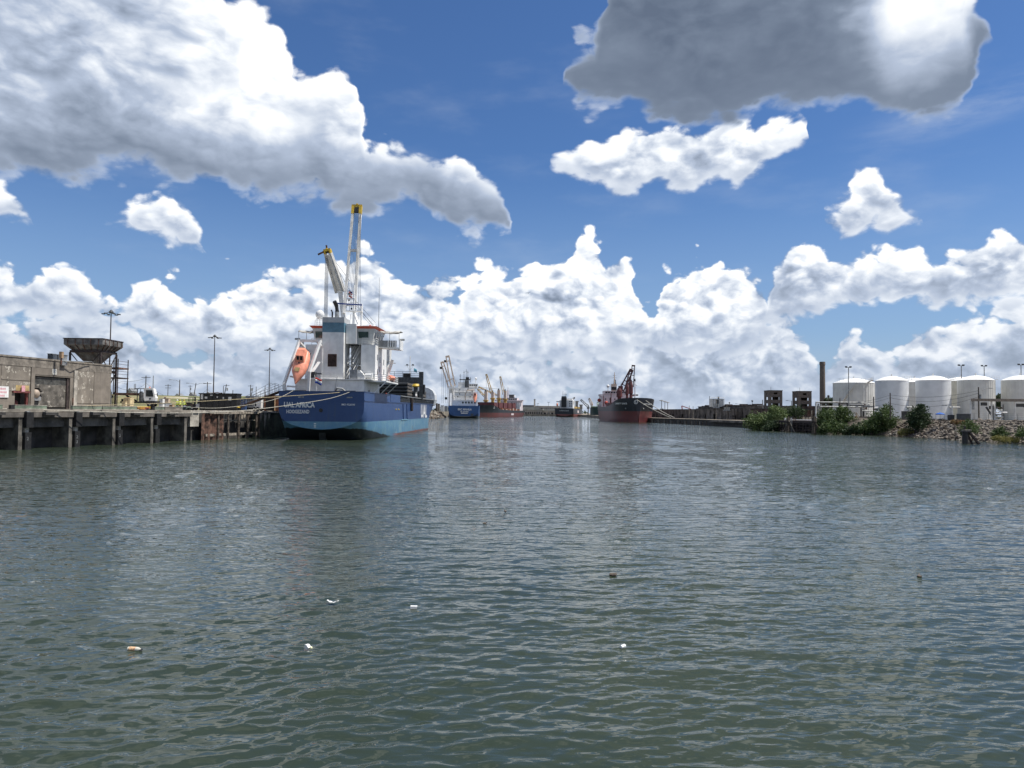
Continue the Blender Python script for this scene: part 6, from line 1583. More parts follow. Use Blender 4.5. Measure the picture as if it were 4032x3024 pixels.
# ------------------------------------------------ red and black ship, bow on
def liberty():
    stem = Vector((66.7, 396.5, 0)); L = 90.0
    stern = Vector((66.7, 396.5 + L, 0))
    r = thing('bulk_carrier', 'large black and red bulk carrier with maroon cranes, bow towards us at right quay', 'ship', tuple(stern), math.pi)
    Mi = (Matrix.Translation(stern) @ Matrix.Rotation(math.pi, 4, 'Z')).inverted()
    V = lambda x, y, Y: Mi @ U(x, y, Y)
    h = 10.9; D = 8.6; zk = -3
    hm = paint_hull('liberty_paint', (0.022, 0.027, 0.038), (0.15, 0.040, 0.042), 5.9, rough=.4)
    st = hull_sections(L, 2 * h, D, zk, 0)[:5]
    def sec(y, w, wd, dk_, z0=zk):
        zs = (z0, z0 + .05, z0 + .4, 0.0, 2.5, 5.0, 7.2, 9.4, dk_)
        ww = (0.02, .5, .85, 1, 1, 1, 1, 1, 1)
        f = (0, 0, 0, 0, .08, .25, .5, .78, 1)
        return (y, [(max(.02, h * (w + (wd - w) * q) * k), z if z <= dk_ else dk_) for z, k, q in zip(zs, ww, f)])
    st += [sec(L * .72, 1, 1, 9.6), sec(L * .80, .97, 1, 10.6), sec(L * .86, .88, .99, 11.4), sec(L * .91, .72, .94, 12.0), sec(L * .95, .50, .84, 12.5), sec(L * .98, .28, .68, 12.8), sec(L, .10, .45, 12.95), sec(L * 1.022, .02, .16, 13.0, 2.4)]
    hull = MB().loft(hull_loft(st)).build('hull', hm, r, smooth=True)
    # bow emblem: white ring with an L
    e = V(2504, 1583, 392)
    def on_hull(px_, py_):
        o = Mi @ Vector((0, 0, CAM_Z)); q = V(px_, py_, 400); d = (q - o).normalized()
        return o, d
    dg = bpy.context.evaluated_depsgraph_get()
    from mathutils.bvhtree import BVHTree
    bv = BVHTree.FromPolygons([v.co for v in hull.data.vertices], [p.vertices for p in hull.data.polygons])
    def decal(px_, py_):
        o, d = on_hull(px_, py_); hit = bv.ray_cast(o, d)
        return hit[0], hit[1]
    def proj_text(name, s_, size, px_, py_, sx=1.0, bold=.03):
        p, n_ = decal(px_, py_)
        if p is None: return
        if n_.dot(p - (Mi @ Vector((0, 0, 5)))) > 0: n_ = -n_
        up = Vector((0, 0, 1)); up = (up - n_ * up.dot(n_)).normalized(); xx = up.cross(n_)
        return text_mesh(name, s_, size, M_white, hull, plane_M(tuple(p + n_ * .12), xx, up), sx=sx, bold=bold)
    proj_text('ship_name', 'LIBERTY GRACE', 1.25, 2446, 1589, 1.05)
    proj_text('ship_name', 'LIBERTY GRACE', 1.1, 2549, 1592, .8)
    p, n_ = decal(2504, 1583)
    if p is not None:
        if n_.dot(p - (Mi @ Vector((0, 0, 5)))) > 0: n_ = -n_
        up = (Vector((0, 0, 1)) - n_ * n_.z).normalized(); xx = up.cross(n_)
        Mx = plane_M(tuple(p + n_ * .12), xx, up)
        rg = MB().lathe([(.82, 0), (1.08, 0), (1.08, .05), (.82, .05)], n=24, cap=False)
        rg.v = [tuple(Mx @ Vector(q)) for q in rg.v]
        rg.build('emblem_ring', M_white, hull)
        text_mesh('emblem_letter', 'L', 1.5, M_white, hull, Mx, bold=.06)
    for px_, py_ in ((2464, 1608), (2533, 1610)):
        p, n_ = decal(px_, py_)
        if p is not None: MB().sphere(tuple(p), .45, 8, 6).build('anchor', M_galv, hull)
    MB().tube((-h - .02, L * .62, 4.0), (-h - .1, L * .62, 4.0), .01).build('thruster_mark', M_white, hull)
    # white bulwark top line and deck gear
    MB().box(-h + .3, h - .3, 2, L * .9, D - .1, D + .02).build('deck', M_maroon, r)
    for k in range(4): MB().box(-8, 8, 20 + k * 12, 30 + k * 12, D, D + 2.4).build('hatch_cover', M_maroon, r)
    def tower(x0, x1, yb, yt, Y, capn=True):
        a, b_ = V(x0, yb, Y), V(x1, yt, Y)
        cx = (a.x + b_.x) / 2; w = abs(b_.x - a.x)
        zb = a.z; zt = b_.z; y = a.y
        MB().lathe([(w * .36, D), (w * .36, zb + (zt - zb) * .25), (w * .55, zb + (zt - zb) * .3), (w * .5, zb + (zt - zb) * .8), (w * .34, zt)], (cx, y, 0), 10).build('crane_tower', M_maroon, r)
        MB().box(cx - w * .2, cx + w * .2, y - .6, y + .6, zt, zt + 1.2).build('tower_head', M_maroon, r)
        return Vector((cx, y, zt))
    ta = tower(2428, 2450, 1576, 1528, 455); tb = tower(2462, 2476, 1568, 1512, 432); tc = tower(2476, 2492, 1568, 1504, 415)
    MB().box(ta.x - 2, ta.x + .2, ta.y - 1, ta.y + 1, ta.z - 2, ta.z + 1.2).build('tower_head', M_maroon, r)
    M_marj = mat('maroon_jib', (0.075, 0.022, 0.024), .6, var=.15)
    beam_jib(r, V(2447, 1536, 455), V(2486, 1458, 455), 2.6, .62, M_marj, ties=4)
    beam_jib(r, V(2460, 1548, 440), V(2484, 1462, 440), 1.6, .5, M_marj, ties=4)
    beam_jib(r, V(2487, 1524, 415), V(2494, 1440, 415), 1.9, .42, M_marj, ties=3)
    MB().tube(V(2486, 1458, 455), ta + Vector((0, 0, 1)), .1, n=4).build('crane_wire', M_dgrey, r)
    MB().tube(V(2500, 1568, 402), V(2500, 1500, 402), .28, .2, 8).bar(V(2497, 1512, 402), V(2508, 1519, 402), .2).build('foremast', M_pinkw, r)
    MB().tube(V(2500, 1501, 402), V(2500, 1491, 402), .45, .25, 8).build('mast_top', M_black, r)
    # superstructure
    yS = V(2400, 1580, 473).y
    x0, x1 = -9.5, 10.0
    hs = MB().box(x0, x1, yS - 14, yS, D, 15.2).build('accommodation', M_pinkw, r)
    windows_row(hs, x0 + 1, x1 - 1, yS + .03, 13.2, 14.0, 6, .7); windows_row(hs, x0 + 1, x1 - 1, yS + .03, 10.4, 11.2, 6, .7)
    MB().prism([(-11.4, 16.6), (-11.4, 15.9), (-9, 14.8), (-9, 15.21), (11, 15.21), (11.4, 15.9), (11.4, 16.6)], yS - 6, yS - 1, 'y').build('bridge_wing', M_pinkw, r)
    br = MB().box(-6, 8.2, yS - 11, yS - .5, 16.61, 18.9).build('bridge', M_pinkw, r)
    windows_row(br, -5.6, 7.8, yS - .47, 17.4, 18.3, 8, .3)
    p = V(2419, 1535, 472)
    MB().box(p.x - 1.6, p.x + 1.6, p.y - 4, p.y - 1, 18.91, 23.2).build('funnel', M_cream, r)
    MB().box(p.x - 1.62, p.x + 1.62, p.y - 4.02, p.y - .98, 19.4, 21.4).build('funnel_band', M_black, r)
    MB().tube((p.x - .5, p.y - 2, 23.2), (p.x - .5, p.y - 2, 26), .8, .6, 8).build('exhaust', M_black, r)
    MB().tube((p.x, p.y, 23.2), (p.x, p.y, 30.5), .4, .2, 8).bar((p.x - 1.6, p.y, 27), (p.x + 1.6, p.y, 27), .22).bar((p.x - 1.1, p.y, 28.4), (p.x + 1.1, p.y, 28.4), .18).build('mast', M_cream, r)
    q = V(2394, 1522, 472)
    MB().tube((q.x, q.y, 18.9), (q.x, q.y, q.z), .3, n=6).sphere((q.x, q.y, q.z + .3), .95, 10, 8).build('radome', M_white, r, smooth=True)
    for px_, py_ in ((2359, 1576), (2386, 1586)):
        p = V(px_, py_, 477 if px_ < 2370 else 472)
        MB().sphere((p.x, p.y + (1.0 if px_ > 2370 else 0), p.z), 1.15, 10, 8).build('lifeboat_end', M_red, r, smooth=True)
    for px_, y0, y1 in ((2376, 1557, 1600), (2403, 1565, 1598), (2406, 1548, 1595)):
        MB().tube(V(px_, y1, 458), V(px_, y0, 458), .25, n=6).build('deck_post', M_maroon, r)
    MB().box(*(lambda p, q: (min(p.x, q.x), max(p.x, q.x), p.y - 3, p.y, min(p.z, q.z), max(p.z, q.z)))(V(2354, 1602, 479), V(2368, 1592, 479))).build('aft_house', M_pinkw, r)
    MB().box(*(lambda p, q: (min(p.x, q.x), max(p.x, q.x), p.y - 2, p.y, min(p.z, q.z), max(p.z, q.z)))(V(2488, 1558, 450), V(2513, 1553, 450))).build('cross_deck', M_maroon, r)
    deck_rail(r, [(-h + .3, L * .55, 9.0), (-h + .3, L * .70, 9.4)], 1.1, M_maroon)
    return Mi
liberty()
def line_rope(a, b_, sag, r_, label):
    a, b_ = Vector(a), Vector(b_)
    MB().path([a.lerp(b_, i / 10) - Vector((0, 0, sag * 4 * i / 10 * (1 - i / 10))) for i in range(11)], r_, 6).build('mooring_rope', M_ropew, label=label, cat='rope', group='mooring ropes', smooth=True)
line_rope(U(2508, 1574, 394), U(2641, 1644.5, 352), .6, .16, 'white bow line of the red and black ship, left of the pair reaching the quay')
line_rope(U(2543, 1577, 396), U(2656, 1645, 350), .6, .16, 'white bow line of the red and black ship, right of the pair reaching the quay')
# ---------------------------------------------------------------- right bank: ground
QZ, YZ = 2.5, 4.1
q0, q1 = Vector((74.0, 397.0)), Vector((87.4, 282.0))
M_dirt = mat('bank_dirt', (0.26, 0.22, 0.17), .95, var=.25, scale=.2, bump=.01)
MB().prism([(74.3, 397), (87.7, 282), (90, 262.5), (2600, 262.5), (2600, 2600), (92, 2600), (76, 640)], -2, QZ - .06).build('quay_ground', M_dirt, kind='structure')
shore = [(88, 276), (85.5, 252), (83.5, 230), (82.6, 214), (85, 202), (94, 189), (93.4, 175), (93.6, 162), (97, 142), (101, 118), (106, 80), (113, 10)]
edge = [(x + 8.5, y + 1.5) for x, y in shore]
MB().prism([tuple(q) for q in edge] + [(2600, 10), (2600, 262), (97, 262)], -2, YZ).build('tank_yard_ground', M_dirt, kind='structure')
def shore_pt(t, u):
    "t along the shoreline 0..n-1, u 0 water .. 1 yard"
    i = min(int(t), len(shore) - 2); f = t - i
    a = Vector(shore[i]).lerp(Vector(shore[i + 1]), f); b_ = Vector(edge[i]).lerp(Vector(edge[i + 1]), f)
    p = a.lerp(b_, u)
    z = -0.35 + (YZ + .35) * (max(u, 0.0) ** .9)
    return Vector((p.x, p.y, z))
sl = MB()
sl.grid([[tuple(shore_pt(k * (len(shore) - 1) / 66, u) + Vector((rnd.uniform(-.2, .2), rnd.uniform(-.2, .2), rnd.uniform(-.12, .12)))) for u in (-.12, 0, .2, .4, .6, .8, 1.0, 1.04)] for k in range(67)])
bank = sl.build('rock_bank', mat('bank_soil', (0.13, 0.11, 0.085), .95, var=.3, scale=.6, bump=.02), kind='structure')

# ---------------------------------------------------------------- riprap
def rock_mesh(seed):
    rr = random.Random(seed); bm = bmesh.new()
    bmesh.ops.create_icosphere(bm, subdivisions=1, radius=1)
    sx, sy, sz = rr.uniform(.8, 1.35), rr.uniform(.65, 1.0), rr.uniform(.42, .75)
    cuts = [(Vector((rr.uniform(-1, 1), rr.uniform(-1, 1), rr.uniform(-1, 1))).normalized(), rr.uniform(.55, .85)) for _ in range(5)]
    for v in bm.verts:
        c = v.co * rr.uniform(.88, 1.12)
        for n_, d_ in cuts:
            e_ = c.dot(n_) - d_
            if e_ > 0: c -= n_ * e_
        v.co = Vector((c.x * sx, c.y * sy, c.z * sz))
    me = bpy.data.meshes.new('rock'); bm.to_mesh(me); bm.free()
    return me
M_rock, nt, b = bsdf_mat('riprap_stone')
oi = nt.nodes.new('ShaderNodeObjectInfo'); P = E(nt, nt.nodes.new('ShaderNodeTexCoord').outputs['Object'])
geo = nt.nodes.new('ShaderNodeNewGeometry')
rv = E(nt, geo.outputs['Random Per Island']); ro = E(nt, oi.outputs['Random'])
k_ = (rv * 0.5 + ro * 0.5 + noise(nt, P, 1.6, 5, .6) * .5 - .25)
c = mixc(nt, k_.ss(.2, .8), (0.042, 0.032, 0.025), (0.135, 0.108, 0.085))
c = mixc(nt, rv.m('FRACT').ss(.86, .9), c, (0.28, 0.255, 0.22))
nt.links.new(c.s, b.inputs['Base Color']); b.inputs['Roughness'].default_value = .95
variants = [rock_mesh(s_) for s_ in range(8)]
for v_ in variants: v_.materials.append(M_rock)
rr = random.Random(21)
spots = []
for k in range(3400):
    t = rr.uniform(4.95, 9.6)
    u = rr.uniform(-.04, 1.02)
    p = shore_pt(t, u)
    s_ = rr.choice((.24, .28, .32, .36, .4, .46, .58)) * rr.uniform(.85, 1.15)
    px_ = 2016 + p.x / p.y * 2950
    spots.append((p, s_, (s_ / p.y) if 3500 < px_ < 4050 else 0.0))
spots.sort(key=lambda q: -q[2])
rocks = MB()
for k, (p, s_, vis) in enumerate(spots):
    e_ = Euler((rr.uniform(-.6, .6), rr.uniform(-.6, .6), rr.uniform(0, 6.28)))
    me = variants[k % 8]
    if k < 300:
        o = bpy.data.objects.new('rock', me); COL.objects.link(o); o.parent = bank
        o.location = p; o.rotation_euler = e_; o.scale = (s_, s_, s_)
    else:
        Mx = Matrix.Translation(p) @ e_.to_matrix().to_4x4() @ Matrix.Scale(s_, 4)
        rocks.add([v.co for v in me.vertices], [tuple(q.vertices) for q in me.polygons], Mx)
rocks.build('small_rocks', M_rock, bank, kind='stuff')

# ---------------------------------------------------------------- quay and old sheds
qf = Fr(q0, q1, 0.0)
M_ruinc = mat('old_quay_concrete', (0.16, 0.14, 0.12), .95, var=.3, scale=.35, streak=.6, bump=.02)
def right_quay():
    r = qf.root('quay_wall', 'low dark quay wall with timber fender piles on the right bank', 'quay')
    L = qf.len
    MB().box(-60, L, 0, 5, -2, QZ - .3).build('wall', M_concd, r)
    MB().box(-60, L + .3, -.25, 5.2, QZ - .29, QZ).build('cap', M_ruinc, r)
    MB().box(L - 32, L + 6, -1.2, 0, QZ - .9, QZ - .1).build('broken_platform', M_ruinc, r)
    rr = random.Random(8)
    for k in range(34):
        u = 2 + k * (L - 4) / 34 + rr.uniform(-.8, .8)
        if k < 24: MB().tube((u, .0, -2), (u + rr.uniform(-.2, .2), -.1, QZ - .5 - rr.uniform(0, .5)), .28, .25, 7).build('fender_pile', M_timber if k % 3 else M_timberp, r, smooth=True)
right_quay()
def shed(name, label, a, b_, H, depth, m_, cat='building', openings=(), group=None, roof=None, base=QZ - .06):
    "wall with real openings; openings: (u0, u1, z0, z1)"
    f = Fr(a, b_, base)
    r = f.root(name, label, cat, group)
    us = sorted({0.0, f.len} | {x for o in openings for x in o[:2]})
    w = MB()
    for u0, u1 in zip(us, us[1:]):
        cuts = sorted([o[2:] for o in openings if o[0] <= u0 + 1e-4 and o[1] >= u1 - 1e-4])
        z = 0.0
        for z0, z1 in cuts:
            if z0 > z: w.box(u0, u1, 0, .4, z, z0)
            z = z1
        if z < H: w.box(u0, u1, 0, .4, z, H)
    w.build('wall', m_, r)
    MB().box(.0, .4, .41, depth, 0, H).box(f.len - .4, f.len, .41, depth, 0, H).box(0, f.len, depth, depth + .4, 0, H).build('side_wall', m_, r)
    MB().box(-.15, f.len + .15, -.2, depth + .5, H + .003, H + .25).build('roof', roof or M_concd, r)
    return r, f
M_ruin = mat('sooty_concrete', (0.13, 0.115, 0.105), .95, var=.3, scale=.35, streak=.6, bump=.02)
M_ruin2 = mat('rust_brown_cladding', (0.09, 0.06, 0.05), .9, var=.35, scale=.5, streak=.6)
A, B_ = Vector((84, 452)), Vector((99, 325))
d_ = (B_ - A)
def on_line(px_):
    f = Fr(A, B_, 0); return A + d_.normalized() * f.uz(px_, 1625)[0]
op = []
r1, f1 = shed('long_shed', 'long low grey concrete shed along the right quay behind the pickup', on_line(2560), on_line(2738), 4.6, 14, M_ruin, openings=[(u, u + 3.2, 0, 2.3) for u in (12, 30, 40, 55)])
for u in range(6, int(f1.len), 9): MB().box(u, u + .6, -.25, -.005, 0, 4.4).build('pilaster', M_ruin, r1)
f = Fr(on_line(2728), on_line(2962), QZ)
r2, f2 = shed('ruined_hall', 'dark ruined concrete hall with ragged roofline right of the long shed', tuple(Vector((f.a.x + 3, f.a.y + 1))), tuple(on_line(2962) + Vector((3, 1))), 6.0, 16, M_ruin, openings=[(8, 11, 0, 2.6), (20, 24, 0, 2.4), (33, 36, .2, 2.2), (47, 50, 1.5, 3.6), (56, 60, 0, 2.2)])
rr = random.Random(31)
for k in range(16):
    u = 2 + k * f2.len / 16.5
    MB().box(u, u + rr.uniform(1.0, 3.4), 1.0, 4.0, 6.26, 6.3 + rr.uniform(.15, .8)).build('roof_debris', M_ruin2, r2)
r2b, f2b = shed('ruined_annex', 'lower stained annex in front of the ruined hall', on_line(2742), on_line(2896), 4.9, 2.6, M_ruin, openings=[(10, 13, 0, 2.3), (22, 26, 0, 2.5), (38, 40, .8, 2.8), (44, 48, 0, 2.0)])
for u in range(4, int(f2b.len), 7): MB().box(u, u + .5, -.22, -.005, 0, 4.8).build('pilaster', M_ruin, r2b)
r3, f3 = shed('rust_shed', 'low rusty sheet metal shed in front of the left brick tower', U(2955, 1620, 300).xy, U(3045, 1620, 285).xy, 4.6, 8, M_ruin2, openings=[(4.2, 6.4, .8, 2.8), (6.8, 8.6, .9, 2.7)])
r4, f4 = shed('rust_wall_building', 'flat roofed building with rusty striped pillars beside the chimney', U(3082, 1620, 292).xy, U(3224, 1620, 280).xy, 4.3, 9, M_ruin2)
for k in range(12):
    u = .4 + k * (f4.len - 1) / 12
    MB().box(u, u + .45, -.3, -.005, 0, 4.25).build('pillar', (M_rust, M_timberp, M_rustd)[k % 3], r4)
MB().box(f4.len * .52, f4.len, .5, 8, 4.56, 5.9).build('upper_storey', M_ruin2, r4)
# open brick towers: piers and spandrels round real window holes
M_brickt, nt, b = bsdf_mat('tower_brick')
P = E(nt, nt.nodes.new('ShaderNodeTexCoord').outputs['Object'])
x_, y_, z_ = P.xyz()
bk = nt.nodes.new('ShaderNodeTexBrick'); nt.links.new(vec(nt, x_ + y_, z_).s, bk.inputs['Vector'])
bk.inputs['Scale'].default_value = 3.2; bk.inputs['Color1'].default_value = (.135, .11, .095, 1); bk.inputs['Color2'].default_value = (.10, .082, .07, 1); bk.inputs['Mortar'].default_value = (.16, .14, .12, 1)
c = mixc(nt, noise(nt, P, .8, 5, .6).ss(.4, .7) * .5, E(nt, bk.outputs[0]), (.10, .085, .075))
nt.links.new(c.s, b.inputs['Base Color']); b.inputs['Roughness'].default_value = .95
def brick_tower(label, px0, px1, px2, ytop, Y):
    a, b_, top = U(px1, 1600, Y), U(px2, 1600, Y), U((px1 + px2) / 2, ytop, Y)
    w = b_.x - a.x; dp = 6.4; H = top.z - QZ
    r = thing('brick_tower', label, 'tower', (a.x, a.y, QZ - .06), R(-3), 'roofless brick towers')
    rows = ((H - 6.6 + .55, H - 6.6 + 1.75), (H - 3.7 + .2, H - 3.7 + 1.35), (H - 1.35, H - .65))
    def face(M, L, ws):
        f = MB(); z = 0
        for (z0, z1), (u0, u1) in zip(rows, ws):
            f.box(0, L, 0, .35, z, z0, M); f.box(0, u0, 0, .35, z0, z1, M); f.box(u1, L, 0, .35, z0, z1, M); z = z1
        f.box(0, L, 0, .35, z, H, M)
        f.build('wall', M_brickt, r)
    face(None, w, ((w * .2, w * .78), (w * .2, w * .78), (w * .36, w * .63)))
    face(Matrix.Translation((0, dp, 0)), w, ((w * .15, w * .62), (w * .15, w * .62), (w * .36, w * .6)))
    for x in (.0, w - .35):
        Mx = Matrix.Translation((x + .35, .36, 0)) @ Matrix.Rotation(math.pi / 2, 4, 'Z')
        face(Mx, dp - .37, ((dp * .2, dp * .66),) * 2 + ((dp * .4, dp * .56),))
    MB().box(-.12, w + .12, -.12, dp + .47, H + .003, H + .22).build('cornice', M_ruin, r)
    MB().box(.3, w - .3, .4, dp - .1, H - 2.0, H - 1.85).build('floor', M_ruin, r)
    MB().tube((w * .2, 1, H + .2), (w * .2, 1, H + 1.5), .06, n=5).build('vent_pipe', M_rustd, r)
brick_tower('left one of two roofless brick towers with see-through windows', 3011, 3028, 3080, 1538, 290)
brick_tower('right one of two roofless brick towers, nearer the chimney', 3124, 3142, 3195, 1541, 288)
p = U(3239, 1600, 262)
t = thing('brick_chimney', 'tall dark brick chimney left of the white tanks', 'chimney', (p.x, p.y, YZ - .05))
H = U(3239, 1424, 262).z - YZ
MB().lathe([(1.02, 0), (.98, H * .2), (.86, H - 1.2), (.98, H - 1.1), (.98, H - .3), (.9, H), (.55, H), (.55, H - 2)], n=14, cap=False).build('shaft', M_brickt, t, smooth=True)
MB().box(-.35, .35, -1.06, -.98, H * .27, H * .27 + .35).build('number_plate', M_white, t)
# rooftop tank, poles, small quay things
p = U(2801, 1600, 352)
t = thing('rooftop_tank', 'pale ribbed box tank with pipes on the ruined hall roof', 'tank', (p.x, p.y, 8.3), 0)
w = U(2850, 1600, 352).x - p.x; H = U(2825, 1570, 352).z - 8.3
MB().box(0, w, 0, 4, .0, H).build('shell', M_whites, t)
for k in range(7): MB().box(k * w / 6.5, k * w / 6.5 + .12, -.08, -.005, 0, H).build('rib', M_galv, t)
MB().path([(-.2, -.2, 0), (-.2, -.2, H + .2), (0.1, 0, H + .5), (w, 0, H + .5), (w + .3, -.2, H), (w + .3, -.2, 0)], .09, 6).build('pipe', M_whites, t, smooth=True)
MB().tube((w * .62, 1, H), (w * .62, 1, H + 1.0), .4, n=8).build('stack', M_black, t)
MB().box(w * .42, w * .58, -.4, -.1, 0, H * .9).build('dark_cabinet', M_dgrey, t)
def quay_pole(px_, ytop, Y, label, kind='plain', base=QZ - .06, m_=None):
    p = U(px_, ytop, Y)
    t = thing('utility_pole', label, 'pole', (p.x, p.y, base), 0, 'poles on the right bank')
    H = p.z - base
    MB().tube((0, 0, 0), (0, 0, H), .17, .12, 7).build('pole', m_ or M_timberp, t, smooth=True)
    if kind == 'cans':
        MB().box(-1.5, 1.5, -.5, .5, H * .56, H * .62).build('platform', M_grey, t)
        for x in (-.9, 0, .9): MB().tube((x, 0, H * .62), (x, 0, H * .78), .32, n=8).build('transformer', M_galv, t)
    if kind == 'lamp':
        MB().bar((0, 0, H - .2), (-1.6, 0, H + .1), .1).build('lamp_arm', M_grey, t); MB().box(-2.3, -1.5, -.2, .2, H, H + .18).build('lamp_head', M_grey, t)
    if kind == 'rlamp':
        MB().path([(0, 0, H - 1.2), (1.5, 0, H - .4), (2.4, 0, H - .25)], .05, 5).build('lamp_arm', M_grey, t, smooth=True); MB().box(2.3, 3.2, -.15, .15, H - .32, H - .18).build('lamp_head', M_grey, t)
        MB().tube((.35, 0, H - 2.9), (.35, 0, H - 1.7), .28, n=8).build('transformer', M_grey, t)
    if kind == 'ball':
        MB().sphere((0, 0, H), .42, 8, 6).build('lamp_head', M_dgrey, t)
    if kind == 'flood':
        MB().bar((-.8, 0, H - .1), (.8, 0, H - .1), .12).build('cross_bar', M_dgrey, t)
        for x in (-.75, .55): MB().box(x - .3, x + .3, -.25, .1, H - .1, H + .3).build('floodlight', M_dgrey, t)
    return p
quay_pole(2820, 1572, 345, 'grey pole with transformers before the ruined hall, left one', 'cans')
quay_pole(2862, 1590, 335, 'grey pole with transformers before the ruined hall, right one', 'cans')
quay_pole(2729, 1600, 372, 'plain pole beside the white cabin on the right quay')
quay_pole(2714, 1597, 382, 'plain pole just left of the white cabin on the right quay')
quay_pole(2794, 1560, 370, 'slim bare pole left of the rooftop tank', m_=M_pole)
quay_pole(2872, 1586, 400, 'small far ball lamp behind the ruined hall, left', 'ball', m_=M_grey)
quay_pole(2912, 1590, 400, 'far street lamp behind the ruined hall with arm left', 'lamp', m_=M_grey)
quay_pole(2962, 1579, 330, 'ball topped lamp left of the left brick tower', 'ball', m_=M_grey)
quay_pole(3117, 1578, 300, 'street lamp between the two brick towers', 'lamp', m_=M_pole)
p = U(3003, 1597, 310)
t = thing('signal_post', 'grey cross shaped post standing left of the brick towers', 'post', (p.x, p.y, QZ))
H = U(3003, 1574, 310).z - QZ
MB().tube((0, 0, 0), (0, 0, H), .3, .18, 8).build('post', M_grey, t); MB().bar((-2.2, 0, H * .72), (.9, 0, H * .72), .35).build('cross_bar', M_grey, t)
for k, px_ in enumerate((2605, 2618, 2629)):
    p = U(px_, 1576 + 4 * k, 720 + 40 * k)
    t = thing('light_mast', ('left', 'middle', 'right')[k] + ' one of three far light masts right of the red and black ship', 'light mast', (p.x, p.y, QZ), 0, 'far light masts')
    H = p.z - QZ
    MB().tube((0, 0, 0), (0, 0, H), .45, .3, 7).build('pole', M_grey, t)
    MB().lathe([(.4, H - .8), (2.4, H - .3), (2.2, H), (.3, H + .5)], n=8).build('lamp_ring', M_grey, t)
pk = W(2618, 1643, QZ)
pickup('pickup_truck', 'white pickup truck on the right quay beside the bow ropes', (pk.x, pk.y, QZ), -.15, M_white)
p = W(2713, 1645.5, QZ); w = 4.2
t = thing('site_cabin', 'small white and green cabin on the right quay', 'cabin', (p.x, p.y, QZ), -.1)
MB().box(0, w * .55, 0, 3, 0, 2.2).build('green_end', mat('pale_green_cabin', (.30, .36, .30), .7, var=.1), t)
wb = MB().box(w * .56, w, 0, 3, 0, 2.3).build('white_end', M_white, t)
for k in range(4): MB().box(w * .58, w - .1, -.06, -.005, .3 + .5 * k, .55 + .5 * k).build('louvre', M_galv, wb)
MB().box(-.1, w + .1, -.1, 3.1, 2.31, 2.42).build('roof', M_galv, t)
p = U(2690, 1613, 520)
t = thing('red_excavator', 'far red excavator arm above the long shed', 'excavator', (p.x, p.y, QZ))
MB().bar((0, 0, 0), (-1.0, 0, U(2691, 1598, 520).z - QZ), .6).bar((-1.0, 0, U(2691, 1598, 520).z - QZ), (5.5, 0, U(2705, 1611, 520).z - QZ), .5).build('boom', M_red, t)
MB().box(-1.6, 1.6, -1.5, 1.5, 0, 2.5).build('cab', M_red, t)

# ---------------------------------------------------------------- tanks
M_tank = mat('tank_white', (0.66, 0.68, 0.70), .45, var=.05, scale=.4, streak=.12)
M_tanks = mat('tank_white_streaked', (0.62, 0.62, 0.59), .5, var=.06, scale=.4, streak=.3)
M_dome = mat('tank_dome_white', (0.80, 0.80, 0.78), .5, var=.04, scale=.5)
tank_pts = []
def tank(label, x0, x1, yeave, ytop, Y, m_, plates=0, rail=False):
    a, b_ = U(x0, 1600, Y), U(x1, 1600, Y)
    rad = (b_.x - a.x) / 2; c = (a + b_) / 2
    z1 = U((x0 + x1) / 2, yeave, Y).z - YZ; z2 = U((x0 + x1) / 2, ytop, Y).z - YZ
    t = thing('storage_tank', label, 'tank', (c.x, c.y, YZ), 0, 'white storage tanks on the right bank')
    MB().lathe([(rad, 0), (rad, z1)], n=48, cap=False).build('shell', m_, t, smooth=True)
    MB().lathe([(rad * 1.012, z1), (rad * 1.012, z1 + .12)] + [(max(.02, rad * (1 - k / 8)), z1 + .12 + (z2 - z1) * (1 - (1 - k / 8) ** 2)) for k in range(9)], n=48).build('dome', M_dome, t, smooth=True)
    if plates:
        for k in range(plates):
            an = 2 * math.pi * k / plates
            x, y = math.cos(an) * (rad + .01), math.sin(an) * (rad + .01)
            if y < .25 * rad: MB().box(-.05, .05, -.05, .05, .05, z1 - .05, Matrix.Translation((x, y, 0)) @ Matrix.Rotation(an, 4, 'Z')).build('seam', m_, t)
    MB().tube((0, 0, z2 + .1), (0, 0, z2 + .7), .18, n=8).build('vent', M_whites, t)
    if rail:
        m2 = MB()
        for q in (.5, 1.0):
            for k in range(24):
                a0, a1 = math.pi + k * math.pi / 24, math.pi + (k + 1) * math.pi / 24
                m2.bar((rad * .85 * math.cos(a0), rad * .85 * math.sin(a0), z1 + .5 + q), (rad * .85 * math.cos(a1), rad * .85 * math.sin(a1), z1 + .5 + q), .05)
        for k in range(13): 
            a0 = math.pi + k * math.pi / 12; m2.bar((rad * .85 * math.cos(a0), rad * .85 * math.sin(a0), z1 + .3), (rad * .85 * math.cos(a0), rad * .85 * math.sin(a0), z1 + 1.5), .05)
        m2.build('top_railing', M_whites, t)
        st_ = MB(); hr = MB()
        for k in range(20):
            a0, a1 = R(188 + k * 3.2), R(188 + (k + 1) * 3.2)
            p0 = Vector((math.cos(a0), math.sin(a0), 0)) * (rad + .45); p1 = Vector((math.cos(a1), math.sin(a1), 0)) * (rad + .45)
            za, zb = .3 + (z1 - .2) * k / 20, .3 + (z1 - .2) * (k + 1) / 20
            st_.bar(p0 + Vector((0, 0, za)), p1 + Vector((0, 0, zb)), .8, .1); hr.bar(p0 * 1.06 + Vector((0, 0, za + 1)), p1 * 1.06 + Vector((0, 0, zb + 1)), .05)
        st_.build('spiral_stair', M_whites, t); hr.build('stair_rail', M_whites, t)
    tank_pts.append((c.x, c.y, YZ + z1, rad))
    return t
